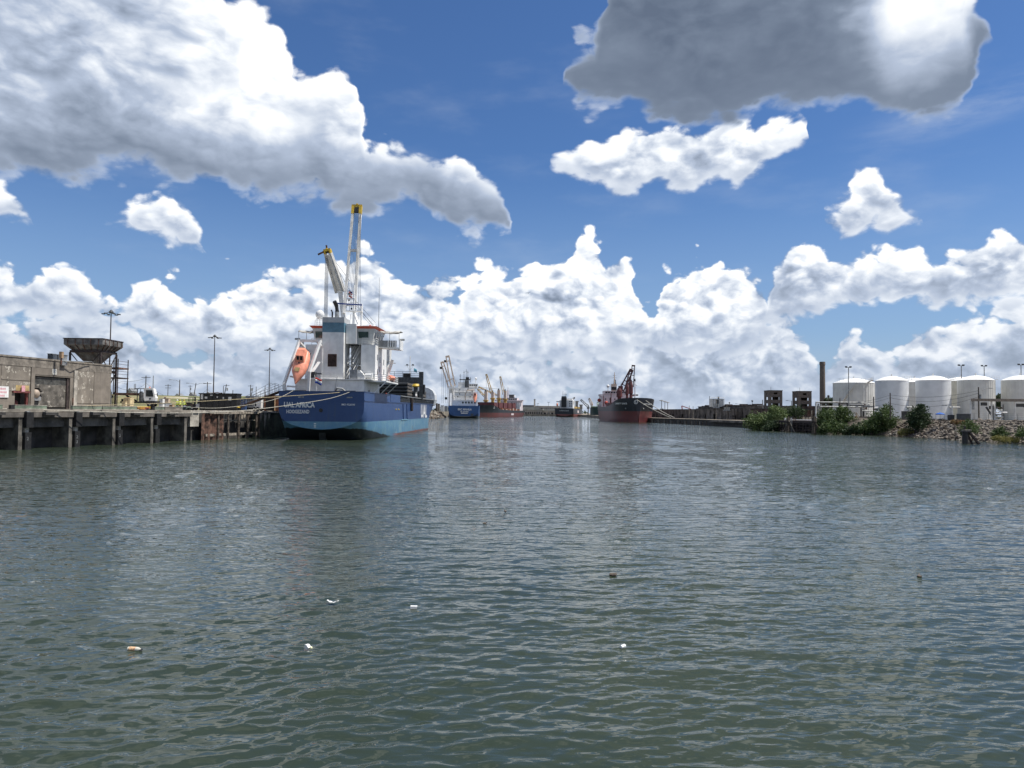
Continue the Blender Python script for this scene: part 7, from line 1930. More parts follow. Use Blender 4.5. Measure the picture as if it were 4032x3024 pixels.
tank('wide white tank with spiral stair and railed roof, leftmost of the tanks', 3286, 3439, 1510, 1491, 245, M_tanks, 40, True)
tank('smooth white domed tank, second from the left behind the bushes', 3452, 3571, 1501, 1483, 214, M_tank)
tank('smooth white domed tank in the middle of the row above the riprap', 3613, 3737, 1500, 1481, 211, M_tank)
tank('white seamed tank with ribbed dome behind the lamp pole', 3779, 3908, 1499, 1480, 208, M_tanks, 40)
tank('white tank cut off by the photo\'s right edge', 3954, 4084, 1499, 1480, 206, M_tanks, 36)
tank('cream tank of the back row seen between the two smooth tanks', 3545, 3660, 1507, 1490, 262, M_tanks, 30)
tank('cream seamed tank of the back row, right of the middle tank', 3722, 3842, 1502, 1486, 258, mat('tank_cream', (.62, .60, .50), .5, var=.05, scale=.4, streak=.25), 36)
# walkway between the tank tops
for k, (i, j) in enumerate(((0, 1), (1, 2), (2, 3), (3, 4))):
    a, b_ = Vector(tank_pts[i][:3]), Vector(tank_pts[j][:3])
    a = a + Vector((tank_pts[i][3] * .9, 3, .4)); b_ = b_ + Vector((-tank_pts[j][3] * .9, 3, .4))
    t = thing('tank_walkway', ('thin railed walkway between the leftmost and second tank tops', 'thin railed walkway between the second and middle tank tops', 'thin railed walkway between the middle tank and the ribbed dome tank', 'thin railed walkway reaching the tank at the right edge')[k], 'walkway', tuple(a), 0, 'walkways between tank tops')
    d = b_ - a
    MB().bar((0, 0, 0), d, .7, .1).build('grating', M_whites, t)
    m2 = MB()
    for q in (.5, 1.0): m2.bar((0, -.35, q), d + Vector((0, -.35, q)), .045)
    n_ = 6
    for q in range(n_ + 1): m2.bar(d * (q / n_) + Vector((0, -.35, 0)), d * (q / n_) + Vector((0, -.35, 1)), .045)
    m2.build('handrail', M_whites, t)
for px_, y0, Y, lab in ((3341, 1446, 225, 'floodlight pole standing before the leftmost tank'), (3785, 1439, 225, 'floodlight pole behind the cream tank and ribbed dome'), (3875, 1441, 240, 'floodlight pole rising behind the ribbed dome tank'), (4020, 1436, 230, 'floodlight pole near the photo\'s right edge')):
    quay_pole(px_, y0, Y, lab, 'flood', YZ, M_galv)
pa = quay_pole(3505, 1547, 186, 'dark wooden pole in front of the second tank', base=YZ, m_=M_pole)
pb = quay_pole(3853, 1524, 172, 'dark wooden pole with street lamp and transformer before the ribbed dome tank', 'rlamp', YZ, M_pole)
quay_pole(3440, 1562, 200, 'short dark post between the first two tanks', base=YZ, m_=M_pole)
quay_pole(3307, 1568, 222, 'short dark post at the foot of the leftmost tank', base=YZ, m_=M_pole)
quay_pole(3262, 1560, 240, 'short dark post with a lamp right of the chimney', 'ball', YZ, M_pole)
for k, (o1, o2, sg) in enumerate(((-.5, -.8, 1.0), (-1.2, -1.4, 1.4), (-2.6, -2.2, 1.5))):
    wire(pa + Vector((0, 0, o1)), pb + Vector((0, 0, o2)), sg, ('top', 'middle', 'lowest')[k] + ' cable between the two dark wooden poles before the tanks', .03)
    wire(pa + Vector((0, 0, o1)), U(3330, 1578 + 6 * k, 225), .8, ('top', 'middle', 'lowest')[k] + ' cable running left from the pole before the second tank', .03)

# ---------------------------------------------------------------- pipe rack
t = thing('pipe_riser', 'cluster of three upright pale pipes at the left end of the pipe rack', 'pipes', tuple(U(3213, 1640, 226)))
o = t.location.copy(); t.location.z = YZ - .1
for k, x in enumerate((3213, 3222, 3231)):
    p = U(x, 1600, 226 + k * .6); H = U(x, 1584 + 3 * k, 226).z - YZ
    MB().tube((p.x - o.x, p.y - o.y, 0), (p.x - o.x, p.y - o.y, H), .27, n=10).build('pipe', M_galv if k else M_whites, t, smooth=True)
def hpipe(label, x0, x1, y, Y, r_, Y2=None, m_=None):
    a, b_ = U(x0, y, Y), U(x1, y + (x1 - x0) * .0105, Y2 or Y)
    MB().tube(a, b_, r_, n=10).build('overhead_pipe', m_ or M_galv, label=label, cat='pipe', group='overhead pipes', smooth=True)
hpipe('highest white overhead pipe from the riser to the leftmost tank', 3212, 3402, 1583.5, 226, .22)
hpipe('second white overhead pipe below the highest one', 3228, 3390, 1601, 225, .2)
hpipe('white overhead pipe joining the second tank', 3398, 3452, 1601, 218, .2)
hpipe('white overhead pipe between the second and middle tanks', 3570, 3613, 1603.5, 205, .2)
hpipe('white overhead pipe between the middle and ribbed dome tanks', 3737, 3780, 1604, 203, .2)
hpipe('lower white pipe between the leftmost and second tanks', 3395, 3450, 1618, 219, .16)
t = thing('pipe_rack', 'black steel rack carrying the overhead pipes left of the tanks', 'rack', (U(3270, 1600, 226).x, 226, YZ))
for k, x in enumerate((3262, 3305, 3338, 3392, 3400)):
    dx = U(x, 1600, 226).x - t.location.x; H = U(x, 1581 if k < 3 else 1602, 226).z - YZ
    MB().bar((dx, .3, 0), (dx, .3, H), .3).build('post', M_black, t)
MB().bar((U(3305, 1600, 226).x - t.location.x, .3, U(3305, 1590, 226).z - YZ), (U(3340, 1600, 226).x - t.location.x, .3, U(3340, 1590, 226).z - YZ), .25).build('beam', M_black, t)
MB().bar((U(3345, 1600, 226).x - t.location.x, .3, U(3345, 1597, 226).z - YZ), (U(3400, 1600, 226).x - t.location.x, .3, U(3400, 1597, 226).z - YZ), .3).build('beam', M_dgrey, t)
p = U(3402, 1595, 220)
t = thing('valve_cluster', 'rusty white bundle of valves where the pipes end at the leftmost tank', 'valves', (p.x, p.y, YZ))
rr = random.Random(9)
for k in range(14):
    q = (rr.uniform(-1.1, 1.6), rr.uniform(-.5, .5), p.z - YZ + rr.uniform(-1.0, 1.0))
    MB().tube(q, (q[0] + rr.uniform(-.6, .8), q[1], q[2] + rr.uniform(-.5, .5)), rr.uniform(.1, .22), n=7).build('valve', M_whites if k % 3 else M_rust, t)
MB().bar((.2, .6, 0), (.2, .6, p.z - YZ), .3).build('support', M_black, t)
t = thing('pipe_rack', 'dark stack of pipe ends between the leftmost and second tanks', 'rack', (U(3446, 1600, 208).x, 208, YZ))
for k in range(5): MB().tube((-.6, 0, .9 + k * .55), (.75, 0, .9 + k * .55), .2, n=8).build('pipe', M_black if k % 2 else M_white, t, smooth=True)
MB().bar((-.3, .3, 0), (-.3, .3, 3.8), .2).build('post', M_black, t)
p = U(3372, 1655, 205)
t = thing('yard_stair', 'brown timber stair with handrails between the bushes below the leftmost tank', 'stair', (p.x, p.y, 2.6), .0)
MB().bar((1.4, 0, 0), (0, 0, 2.2), .1, .3).bar((1.4, .9, 0), (0, .9, 2.2), .1, .3).build('stringer', M_wood, t)
MB().bar((1.4, 0, 1.0), (0, 0, 3.2), .1).bar((1.4, .9, 1.0), (0, .9, 3.2), .1).bar((1.5, 0, 0), (1.5, 0, 1), .08).bar((0, 0, 2.2), (0, 0, 3.2), .08).build('handrail', M_wood, t)
for k in range(7): MB().box(1.2 - .2 * k, 1.45 - .2 * k, 0, .9, .1 + .3 * k, .16 + .3 * k).build('tread', M_wood, t)
t = block('berm_wall', 'long low concrete wall in front of the leftmost tank', 'wall', 3384, 3470, 1640, 205, M_ruin, .5, 0, base=YZ - .3)
block('berm_wall', 'dark low wall piece left of the dark tree', 'wall', 3552, 3606, 1620, 186, M_ruin, .4, 0, lid=M_conc, base=YZ - .1)

# ---------------------------------------------------------------- canopy, fence, small things on the tank yard
def canopy():
    Y = 168
    a = U(3824, 1600, Y)
    t = thing('open_canopy', 'long flat roofed open canopy on white posts at the right edge', 'canopy', (a.x, a.y, YZ))
    z0 = U(3830, 1579, Y).z - YZ; z1 = U(3830, 1570, Y).z - YZ
    MB().prism([(0, 0), (16, 0), (17.5, 2.5), (1.5, 2.5)], z0, z1).build('roof', M_galv, t)
    MB().box(-.05, 16.05, -.06, -.004, z0 - .05, z1 + .05).build('fascia', mat('brown_fascia', (.20, .17, .14), .8, var=.15), t)
    for x in (.1, 4.75, 10, 15.5): MB().bar((x, .3, 0), (x, .3, z0), .22).build('post', M_whites, t)
    MB().box(.35, 1.0, .4, .5, z0 - 1.9, z0 - .02).build('hanging_sheet', M_galv, t)
    for x0, x1, zz in ((3.0, 4.2, z0 - 1.0), (4.9, 5.7, z0 - 1.8), (11, 13, z0 - 1.2)):
        MB().box(x0, x1, .9, 1.4, zz, zz + .75).build('loading_gear', M_dgrey, t)
    MB().bar((4.0, 1.0, z0 - 1.3), (5.1, 1.0, z0 - 3.0), .3).bar((5.4, 1.0, z0 - 1.8), (5.2, 1.0, 0.3), .22).bar((12, 1, z0 - .8), (14.5, 1, z0 - 2.4), .25).build('loading_arm', M_dgrey, t)
canopy()
t = thing('pipe_manifold', 'white pipes and valves stacked under the canopy between two tanks', 'pipes', tuple(U(3936, 1645, 180)))
t.location.z = YZ
rr = random.Random(12)
for k in range(16):
    z = .3 + (k % 6) * .55; x = rr.uniform(-1.2, .6)
    MB().tube((x, rr.uniform(-.4, .4), z), (x + rr.uniform(.4, 1.3), rr.uniform(-.4, .4), z), rr.uniform(.09, .2), n=7).build('pipe', (M_white, M_whites, M_rustd)[k % 3], t, smooth=True)
MB().bar((-1.2, .5, 0), (-1.2, .5, 3.9), .15).bar((1.2, .5, 0), (1.2, .5, 3.9), .15).build('frame', M_dgrey, t)
p = U(3702, 1648, 172); p.z = YZ
t = thing('parasol', 'low blue parasol standing on the tank yard edge', 'parasol', tuple(p))
H = 1.35
M_blue = mat('blue_canvas', (.02, .11, .42), .8, var=.1)
MB().lathe([(.98, H - .1), (.97, H + .02), (.6, H + .26), (.2, H + .38), (.02, H + .42)], n=10, cap=False).build('canopy', M_blue, t)
MB().tube((0, 0, 0), (0, 0, H + .3), .04, n=6).build('pole', M_galv, t)
MB().lathe([(.4, 0), (.4, .25), (.1, .35)], n=8).build('base', M_dgrey, t)
for k, (x0, x1, y0, m_, lab) in enumerate(((3739, 3758, 1634, M_dgrey, 'dark pump box right of the blue parasol'), (3784, 3800, 1637, M_grey, 'pale small box beside the dark fence posts'), (3775, 3822, 1630, M_dgrey, 'low dark frame table right of the pale lamp'))):
    block('pump_box', lab, 'box', x0, x1, y0, 170 - k, m_, .9, 0, lid=M_galv, base=YZ)
p = quay_pole(3750, 1598, 174, 'short pale lamp post above the dark pump box', 'lamp', YZ, M_whites)
def fence():
    pts = [shore_pt(tt, 1.05) for tt in (4.9, 5.4, 6.2, 6.8, 7.3, 7.8, 8.3, 8.8, 9.3)]
    t = thing('wire_fence', 'thin wire fence along the top of the riprap', 'fence', (pts[0].x, pts[0].y, YZ))
    o = Vector((pts[0].x, pts[0].y, YZ)); N = 0
    wires = MB()
    for a, b_ in zip(pts, pts[1:]):
        a, b_ = Vector((a.x, a.y, YZ)) - o, Vector((b_.x, b_.y, YZ)) - o
        n_ = max(1, int((b_ - a).length / 3.0))
        for k in range(n_): MB().tube(a.lerp(b_, k / n_), a.lerp(b_, k / n_) + Vector((0, 0, 1.55)), .035, n=5).build('fence_post', M_dgrey, t)
        for z in (.3, .8, 1.2, 1.52): wires.tube(a + Vector((0, 0, z)), b_ + Vector((0, 0, z)), .014, n=3, cap=False)
    wires.build('wire', M_dgrey, t)
fence()

# ---------------------------------------------------------------- dolphins and old jetty
def dolphin(label, px_, ytop, ywat, w=.5, braces=((.9, .6),), cap=True, m_=None):
    p = W(px_, ywat, 0); H = U(px_, ytop, p.y).z
    t = thing('mooring_dolphin', label, 'dolphin', (p.x, p.y, 0), 0, 'old timber dolphins off the right bank')
    m_ = m_ or M_timber
    k = 0
    for dx, dy in ((0, 0), (w * .8, .2), (.3 * w, w * .8), (-.4 * w, .6 * w)):
        MB().tube((dx * 1.2, dy, -2), (dx, dy, H - .15 * k), w * .52, w * .5, 8).build('pile', m_, t, smooth=True); k += 1
    for bx, f in braces:
        MB().tube((bx * 2.2, -.1, -.8), (w * .3, 0, H * f), .16, n=7).build('brace', M_timberp if f > .7 else m_, t, smooth=True)
    MB().lathe([(w * 1.25, H * .62), (w * 1.3, H * .66), (w * 1.25, H * .70)], (w * .25, w * .3, 0), 10).build('cable_band', M_rustd, t)
dolphin('dark timber dolphin left of the pale bush at the quay end', 2966, 1641, 1689, .55, ((.9, .8),))
dolphin('dark timber dolphin standing in front of the old jetty', 3103, 1642, 1701, .5, ((1.0, .8), (-.9, .6)))
dolphin('dark dolphin with two long pale braces at the jetty\'s right end', 3205, 1637, 1709, .5, ((1.6, .62), (1.1, .55)))
p = W(3806, 1748, 0)
t = thing('mooring_dolphin', 'nearest black dolphin with drum cap and two raking legs before the riprap', 'dolphin', (p.x, p.y, 0), 0, 'old timber dolphins off the right bank')
MB().lathe([(.52, -2), (.52, .5), (.50, 2.1), (.74, 2.15), (.74, 2.32), (.2, 2.4)], (-.25, 0, 0), n=14).build('drum', M_black, t, smooth=True)
MB().bar((.1, -.2, 2.5), (2.35, -.2, -.3), .34, .34).build('leg', M_rustd, t)
MB().bar((.2, .5, 2.4), (1.25, .3, -.3), .32).build('leg', M_rustd, t)
MB().box(-.55, .75, -.4, .7, 2.41, 2.62).build('cap', M_timberp, t)
MB().bar((-.4, 0, .18), (2.0, 0, .18), .22).build('tie_beam', M_rustd, t)
MB().bar((-.2, .3, 2.7), (.0, .3, 3.15), .25).build('bollard', M_rustd, t)
def jetty():
    a, b_ = W(3052, 1697, 0), W(3200, 1705, 0)
    f = Fr(a.xy, b_.xy, 0)
    r = f.root('old_jetty', 'black decayed timber jetty with white pipes on top below the brick towers', 'jetty')
    L = f.len; H = 3.3
    MB().box(0, L, 0, 4, H - .3, H).build('deck', M_timber, r)
    MB().box(-.1, L + .1, -.2, .0, H - .75, H - .05).build('edge_beam', M_rustd, r)
    MB().box(.3, L - .3, 3.6, 4.0, -2, H - .35).build('back_wall', M_void, r)
    rr = random.Random(6)
    for k in range(13):
        u = .3 + k * (L - .6) / 12
        MB().tube((u + rr.uniform(-.3, .3), .2, -2), (u, .2, H - .35), .2, .19, 7).build('pile', M_timber if k % 2 else M_rustd, r, smooth=True)
    for z in (.7, 1.5, 2.1):
        MB().bar((.2, -.05, z + rr.uniform(-.2, .2)), (L - .3, -.05, z + rr.uniform(-.2, .2)), .25).build('waler', M_rustd, r)
    for k in range(5):
        u = 1.0 + k * 1.9
        MB().bar((u, -.3, .2), (u + rr.uniform(.8, 1.6), -.3, 2.3), .2).build('brace', M_timber, r)
    for k in range(4):
        u = L * .22 + k * 1.7
        MB().path([(u, .5, H), (u, .5, H + .45 + .1 * (k % 2)), (u + .4, .5, H + .62), (u + .9, .5, H + .5), (u + 1.0, .5, H)], .12, 7).build('pipe_loop', (M_white, M_galv, M_whites, M_rust)[k % 4], r, smooth=True)
    MB().tube((L * .2, .9, H + .18), (L * .98, .9, H + .2), .14, n=8).build('pipe', M_whites, r, smooth=True)
    rl = MB()
    for k in range(9): rl.bar((L * .3 + k * L * .08, 2.4, H), (L * .3 + k * L * .08, 2.4, H + 1.5), .12)
    rl.build('rail_posts', M_rustd, r)
    lx = f.uz(3123, 1670)[0]
    ld = MB().bar((lx - .3, -.5, -.3), (lx - .3, -.5, H + 1.1), .08).bar((lx + .3, -.5, -.3), (lx + .3, -.5, H + 1.1), .08)
    for k in range(13): ld.bar((lx - .3, -.5, k * .32), (lx + .3, -.5, k * .32), .06)
    ld.build('ladder', M_galv, r)
jetty()

# ---------------------------------------------------------------- vegetation
def leaf_mat(name, a, b_):
    m_, nt, b = bsdf_mat(name)
    P = E(nt, nt.nodes.new('ShaderNodeTexCoord').outputs['Object'])
    g_ = nt.nodes.new('ShaderNodeNewGeometry')
    k = noise(nt, P, .7, 3, .5).ss(.35, .65) * .65 + E(nt, g_.outputs['Random Per Island']) * .35
    c = mixc(nt, k, a, b_)
    nt.links.new(c.s, b.inputs['Base Color']); b.inputs['Roughness'].default_value = .7
    tr = nt.nodes.new('ShaderNodeBsdfTranslucent'); nt.links.new(c.s, tr.inputs[0])
    mx = nt.nodes.new('ShaderNodeMixShader'); mx.inputs[0].default_value = .25
    nt.links.new(b.outputs[0], mx.inputs[1]); nt.links.new(tr.outputs[0], mx.inputs[2])
    nt.links.new(mx.outputs[0], nt.nodes['Material Output'].inputs[0])
    return m_
L_mid = leaf_mat('leaf_mid', (0.035, 0.062, 0.018), (0.085, 0.13, 0.035))
L_dark = leaf_mat('leaf_dark', (0.018, 0.036, 0.014), (0.045, 0.075, 0.025))
L_pale = leaf_mat('leaf_pale', (0.06, 0.095, 0.03), (0.14, 0.19, 0.065))
L_yel = leaf_mat('leaf_yellow', (0.16, 0.15, 0.04), (0.27, 0.25, 0.08))
def foliage(mb, c, rad, n, size, seed, squash=.8):
    rs = np.random.RandomState(seed)
    d = rs.randn(n, 3); d /= np.linalg.norm(d, axis=1)[:, None]
    rr_ = rs.rand(n) ** .45
    lump = 1 + .22 * np.sin(d[:, 0] * 5 + seed) + .18 * np.sin(d[:, 1] * 7 + seed * 2) + .15 * np.sin(d[:, 2] * 8 + seed * 3)
    P_ = d * (rr_ * lump)[:, None] * np.array([rad, rad, rad * squash]) + np.array(c)
    ax = rs.randn(n, 3); ax /= np.linalg.norm(ax, axis=1)[:, None]
    bx = np.cross(ax, rs.randn(n, 3)); bx /= np.linalg.norm(bx, axis=1)[:, None]
    s_ = size * rs.uniform(.6, 1.25, n)[:, None]
    q = np.stack([P_ - ax * s_, P_ - bx * s_ * .5, P_ + ax * s_, P_ + bx * s_ * .5], 1)
    o = len(mb.v)
    mb.v += [tuple(x) for x in q.reshape(-1, 3)]
    mb.f += [(o + 4 * i, o + 4 * i + 1, o + 4 * i + 2, o + 4 * i + 3) for i in range(n)]
def bush(label, blobs, m_, Y, name='shrub', cat='bush', leaf=.27, dens=42, seed=1, base_z=None, trunk=True):
    "blobs: (px, py, radius in px) of the photograph at depth Y"
    s_ = Y / 2950
    B0 = [(U(x, y, Y + (k % 3 - 1) * 1.2), r_ * s_ * 1.28) for k, (x, y, r_) in enumerate(blobs)]
    cx = sum(b_[0].x for b_ in B0) / len(B0)
    zb = min(b_[0].z - b_[1] for b_ in B0) if base_z is None else base_z
    t = thing(name, label, cat, (cx, Y, zb), 0, 'trees and shrubs on the right bank')
    o = Vector((cx, Y, zb)); cr = MB()
    for k, (c, r_) in enumerate(B0):
        foliage(cr, c - o, r_, int(dens * r_ ** 1.7 * 4) + 120, leaf, seed * 17 + k, .85)
    me = bpy.data.meshes.new('crown'); me.from_pydata(cr.v, [], cr.f)
    link('crown', me, m_, t)
    if trunk:
        tk = MB()
        tk.tube((0, 0, 0), (.1, 0, (B0[0][0].z - zb)), .16, .09, 7)
        for c, r_ in B0[:4]: tk.tube((0, 0, .3 * (c.z - zb)), c - o, .08, .04, 6)
        tk.build('trunk', M_pole, t)
    return t
bush('pale willowy bush at the end of the right quay by the first dolphin', [(2985, 1660, 34), (2955, 1668, 22), (3012, 1655, 28), (3000, 1680, 30), (3030, 1670, 24), (2960, 1645, 14)], L_pale, 236, seed=1)
bush('tall pale leafy tree in front of the left brick tower', [(3058, 1635, 30), (3045, 1615, 18), (3078, 1620, 16), (3030, 1650, 20), (3075, 1650, 22), (3088, 1634, 12)], L_pale, 232, 'small_tree', 'tree', seed=2)
bush('dark round tree between the two brick towers', [(3125, 1620, 24), (3150, 1622, 20), (3110, 1632, 16), (3135, 1638, 20)], L_dark, 240, 'small_tree', 'tree', seed=3)
bush('dark bush hanging over the left side of the old jetty', [(3045, 1675, 20), (3062, 1690, 16), (3020, 1688, 16), (3085, 1685, 10)], L_dark, 226, seed=4)
bush('big green bush mass right of the jetty, below the pipe rack', [(3262, 1650, 38), (3240, 1675, 30), (3300, 1640, 36), (3335, 1655, 30), (3285, 1685, 30), (3225, 1690, 18), (3315, 1618, 20), (3245, 1640, 20), (3350, 1678, 14)], L_mid, 206, seed=5, dens=48)
bush('dense green bush below the second tank, left of the yellow scrub', [(3480, 1640, 34), (3445, 1665, 34), (3505, 1665, 32), (3415, 1680, 24), (3480, 1690, 30), (3490, 1614, 20), (3380, 1692, 18), (3520, 1685, 20), (3450, 1698, 20)], L_mid, 192, seed=6, dens=48)
bush('dark leafy scrub in the gap below the brown stair', [(3370, 1688, 20), (3345, 1695, 18), (3395, 1692, 16), (3410, 1700, 12), (3330, 1700, 12)], L_dark, 192, seed=16, dens=55)
bush('ragged green bush over the bare bank right of the jetty braces', [(3262, 1684, 24), (3295, 1690, 22), (3322, 1690, 20), (3240, 1696, 16), (3280, 1668, 16), (3345, 1698, 14)], L_mid, 195, seed=18, dens=50)
bush('dark upright tree standing alone on the riprap before the middle tank', [(3622, 1620, 26), (3600, 1640, 24), (3640, 1640, 22), (3615, 1660, 30), (3596, 1672, 22), (3640, 1668, 16), (3625, 1600, 10)], L_dark, 178, 'small_tree', 'tree', seed=7, leaf=.24, base_z=.6, dens=55)
bush('feathery green bush behind the nearest dolphin', [(3815, 1680, 26), (3795, 1695, 18), (3838, 1690, 18), (3815, 1664, 12), (3800, 1710, 14)], L_mid, 150, seed=8, leaf=.18)
bush('round green bush on the lower riprap at the right', [(3935, 1705, 22), (3915, 1712, 16), (3955, 1710, 16), (3940, 1692, 12)], L_mid, 146, seed=9, leaf=.17)
bush('green bush cut off by the photo\'s right edge on the riprap', [(4022, 1705, 20), (4040, 1700, 26), (4010, 1716, 12)], L_mid, 141, seed=10, leaf=.17)
bush('yellow scrub at the waterline left of the dark tree', [(3560, 1700, 13), (3578, 1698, 12), (3545, 1706, 9), (3592, 1703, 8)], L_yel, 180, seed=11, leaf=.16, trunk=False, dens=120)
bush('low yellow green scrub near the waterline at the right', [(3935, 1728, 13), (3960, 1730, 13), (3985, 1731, 12), (4005, 1733, 9), (3912, 1727, 8)], L_yel, 141, seed=12, leaf=.14, trunk=False, dens=120)
bush('reddish dry weeds on the riprap crest left of the feathery bush', [(3752, 1661, 8), (3766, 1663, 9), (3782, 1662, 9), (3795, 1664, 8)], leaf_mat('leaf_dry', (.16, .08, .04), (.20, .15, .06)), 166, seed=13, leaf=.14, trunk=False, dens=120)
bush('far dark tree seen in the gap between the last two tanks', [(3925, 1568, 12), (3940, 1564, 14), (3952, 1572, 14), (3930, 1590, 18), (3950, 1600, 16)], L_dark, 330, 'small_tree', 'tree', seed=14, leaf=.4)
bush('dark tree rising between the chimney and the leftmost tank', [(3262, 1578, 14), (3278, 1582, 14), (3268, 1600, 18), (3245, 1610, 16), (3285, 1612, 16)], L_dark, 262, 'small_tree', 'tree', seed=15, leaf=.32)
# ---------------------------------------------------------------- far end of the channel
MB().prism([(-54, 640), (-30, 960), (130, 960), (200, 2600), (-60, 2600)], -2, 2.3).build('far_bank', M_dirt, kind='structure')
def far_shed(label, x0, x1, yt, yb, Y, m_, roof, yr=None, cols=0, depth=30, wins=0):
    a, b_ = U(x0, yb, Y), U(x1, yb, Y); base = 2.2
    H = U((x0 + x1) / 2, yt, Y).z - base
    t = thing('far_warehouse', label, 'warehouse', (a.x, a.y, base), 0, 'far warehouses at the channel end')
    w = b_.x - a.x
    MB().box(0, w, 0, depth, 0, H).build('wall', m_, t)
    if yr:
        R_ = U((x0 + x1) / 2, yr, Y).z - base
        MB().prism([(-1, H + .01), (w * .08, R_), (w * .72, R_), (w + 1, H + .01)], -1, depth * .9, 'y').build('roof', roof, t)
    else:
        MB().box(-.5, w + .5, -.5, depth + .5, H + .01, H + .6).build('roof', roof, t)
    for k in range(cols):
        u = w * (k + .5) / cols
        MB().box(u - w / cols * .28, u + w / cols * .28, -.15, -.02, 0, H * .55).build('door_opening', M_void, t)
    for k in range(wins):
        u = w * (k + .5) / wins
        MB().box(u - w / wins * .36, u + w / wins * .36, -.15, -.02, H * .5, H * .8).build('window', M_dgrey, t)
M_fw = mat('far_concrete', (.40, .37, .33), .9, var=.1, scale=.1, streak=.2)
M_fr = mat('far_roof', (.42, .40, .35), .9, var=.12, scale=.1, streak=.2)
M_fd = mat('far_dark_roof', (.12, .12, .13), .9, var=.15, scale=.1)
far_shed('long multi storey far building with window rows', 2106, 2206, 1600, 1632, 1000, M_fw, M_fr, None, 0, 30, 14)
far_shed('upper dark roofed far building left of the concrete tower', 2055, 2106, 1597, 1632, 1010, M_fd, M_fd)
far_shed('far warehouse with broad pale roof and dark doors right of the bulk carrier', 2058, 2136, 1615, 1631, 965, M_fw, M_fr, 1601, 9)
far_shed('lower far warehouse between the broad roof and the dark ship', 2138, 2196, 1619, 1631, 966, M_fw, M_fr, 1609, 4)
p = U(2105, 1600, 990)
t = thing('concrete_tower', 'slim pale tower above the far warehouses', 'tower', (p.x, p.y, 2.2))
H = U(2105, 1573, 990).z - 2.2
MB().box(-1.0, 1.0, -1, 1, 0, H).build('shaft', M_fw, t); MB().box(-1.15, 1.15, -1.15, 1.15, H + .01, H + .5).build('cap', M_fd, t)
for k, (x, y) in enumerate(((2160, 1584), (2118, 1589))):
    p = U(x, y, 950)
    t = thing('light_mast', 'far light mast above the warehouses, ' + ('right, taller one' if k == 0 else 'left, shorter one'), 'light mast', (p.x, p.y, 2.2), 0, 'far light masts')
    MB().tube((0, 0, 0), (0, 0, p.z - 2.2), .3, .2, 6).build('pole', M_grey, t); MB().bar((-1.6, 0, p.z - 2.3), (1.6, 0, p.z - 2.3), .4).build('lamp_bar', M_grey, t)
# rubble bank and gear behind the second blue ship
p = W(1704, 1652, 0)
rub = MB(); rr = random.Random(44)
for k in range(420):
    y = rr.uniform(420, 560); u = rr.random()
    x = -52.5 + (y - 420) * -.005 - 4 * (1 - u) * 0 + (1 - u) * 5.5 - 1.5
    v = variants[k % 8]
    Mx = Matrix.Translation((x, y, .1 + u * 4.2)) @ Euler((rr.random(), rr.random(), rr.random() * 6)).to_matrix().to_4x4() @ Matrix.Scale(rr.uniform(.9, 1.7), 4)
    rub.add([q.co for q in v.vertices], [tuple(q.vertices) for q in v.polygons], Mx)
rub.build('rubble_bank', M_rock, kind='stuff')
for k, (x0, x1, yt, m_, lab) in enumerate(((1716, 1722, 1588, M_timber, 'left dark timber stack on the quay behind the blue ship\'s bow'), (1724, 1731, 1590, M_timberp, 'pale timber stack on the quay behind the blue ship\'s bow'), (1735, 1748, 1596, M_white, 'white site container left of the second blue ship'), (1750, 1762, 1599, M_grey, 'grey site container touching the second blue ship'))):
    block('container' if k > 1 else 'timber_stack', lab, 'container' if k > 1 else 'timber', x0, x1, yt, 500 + 4 * k, m_, 3, 0, lid=M_dgrey)
# far trees as one mass along the horizon on both sides
ft = MB(); rs = np.random.RandomState(3)
for (x0, x1, Y, n, h) in ((-700, -70, 900, 150, 4.5), (110, 900, 700, 150, 4.0), (-60, 130, 1250, 40, 6), (200, 1200, 1100, 60, 8)):
    for k in range(n):
        x = rs.uniform(x0, x1)
        foliage(ft, (x, Y + rs.uniform(-20, 20), (4.5 if x < 0 else 2.6) + h * .4), h * rs.uniform(.6, 1.15), 46, 1.5, k + int(Y), .75)
me = bpy.data.meshes.new('far_trees'); me.from_pydata(ft.v, [], ft.f)
link('far_trees', me, L_dark, kind='stuff')
# levee-top sheds and vehicles on the left horizon
for k, (x0, x1, yt, yb, m_, lab) in enumerate(((503, 517, 1527, 1546, M_galv, 'pale shed on the left horizon behind the red boom'), (690, 705, 1549, 1556, M_white, 'white truck parked on top of the grass levee'), (803, 836, 1543, 1550, M_wood, 'brown roofed house far behind the black container'), (745, 760, 1544, 1556, M_grey, 'small grey structure on the levee left of the container'))):
    Y = 250 + 30 * k
    a = U(x0, yb, Y); b_ = U(x1, yb, Y); H = U(x0, yt, Y).z - 6.0
    t = thing('far_shed', lab, 'shed', (a.x, a.y, 6.0), 0, 'far sheds on the left horizon')
    w = b_.x - a.x
    MB().box(0, w, 0, 4, 0, H * .8).build('wall', m_, t)
    MB().prism([(-.2, H * .8 + .01), (w / 2, H), (w + .2, H * .8 + .01)], -.2, 4.2, 'y').build('roof', M_galv, t)

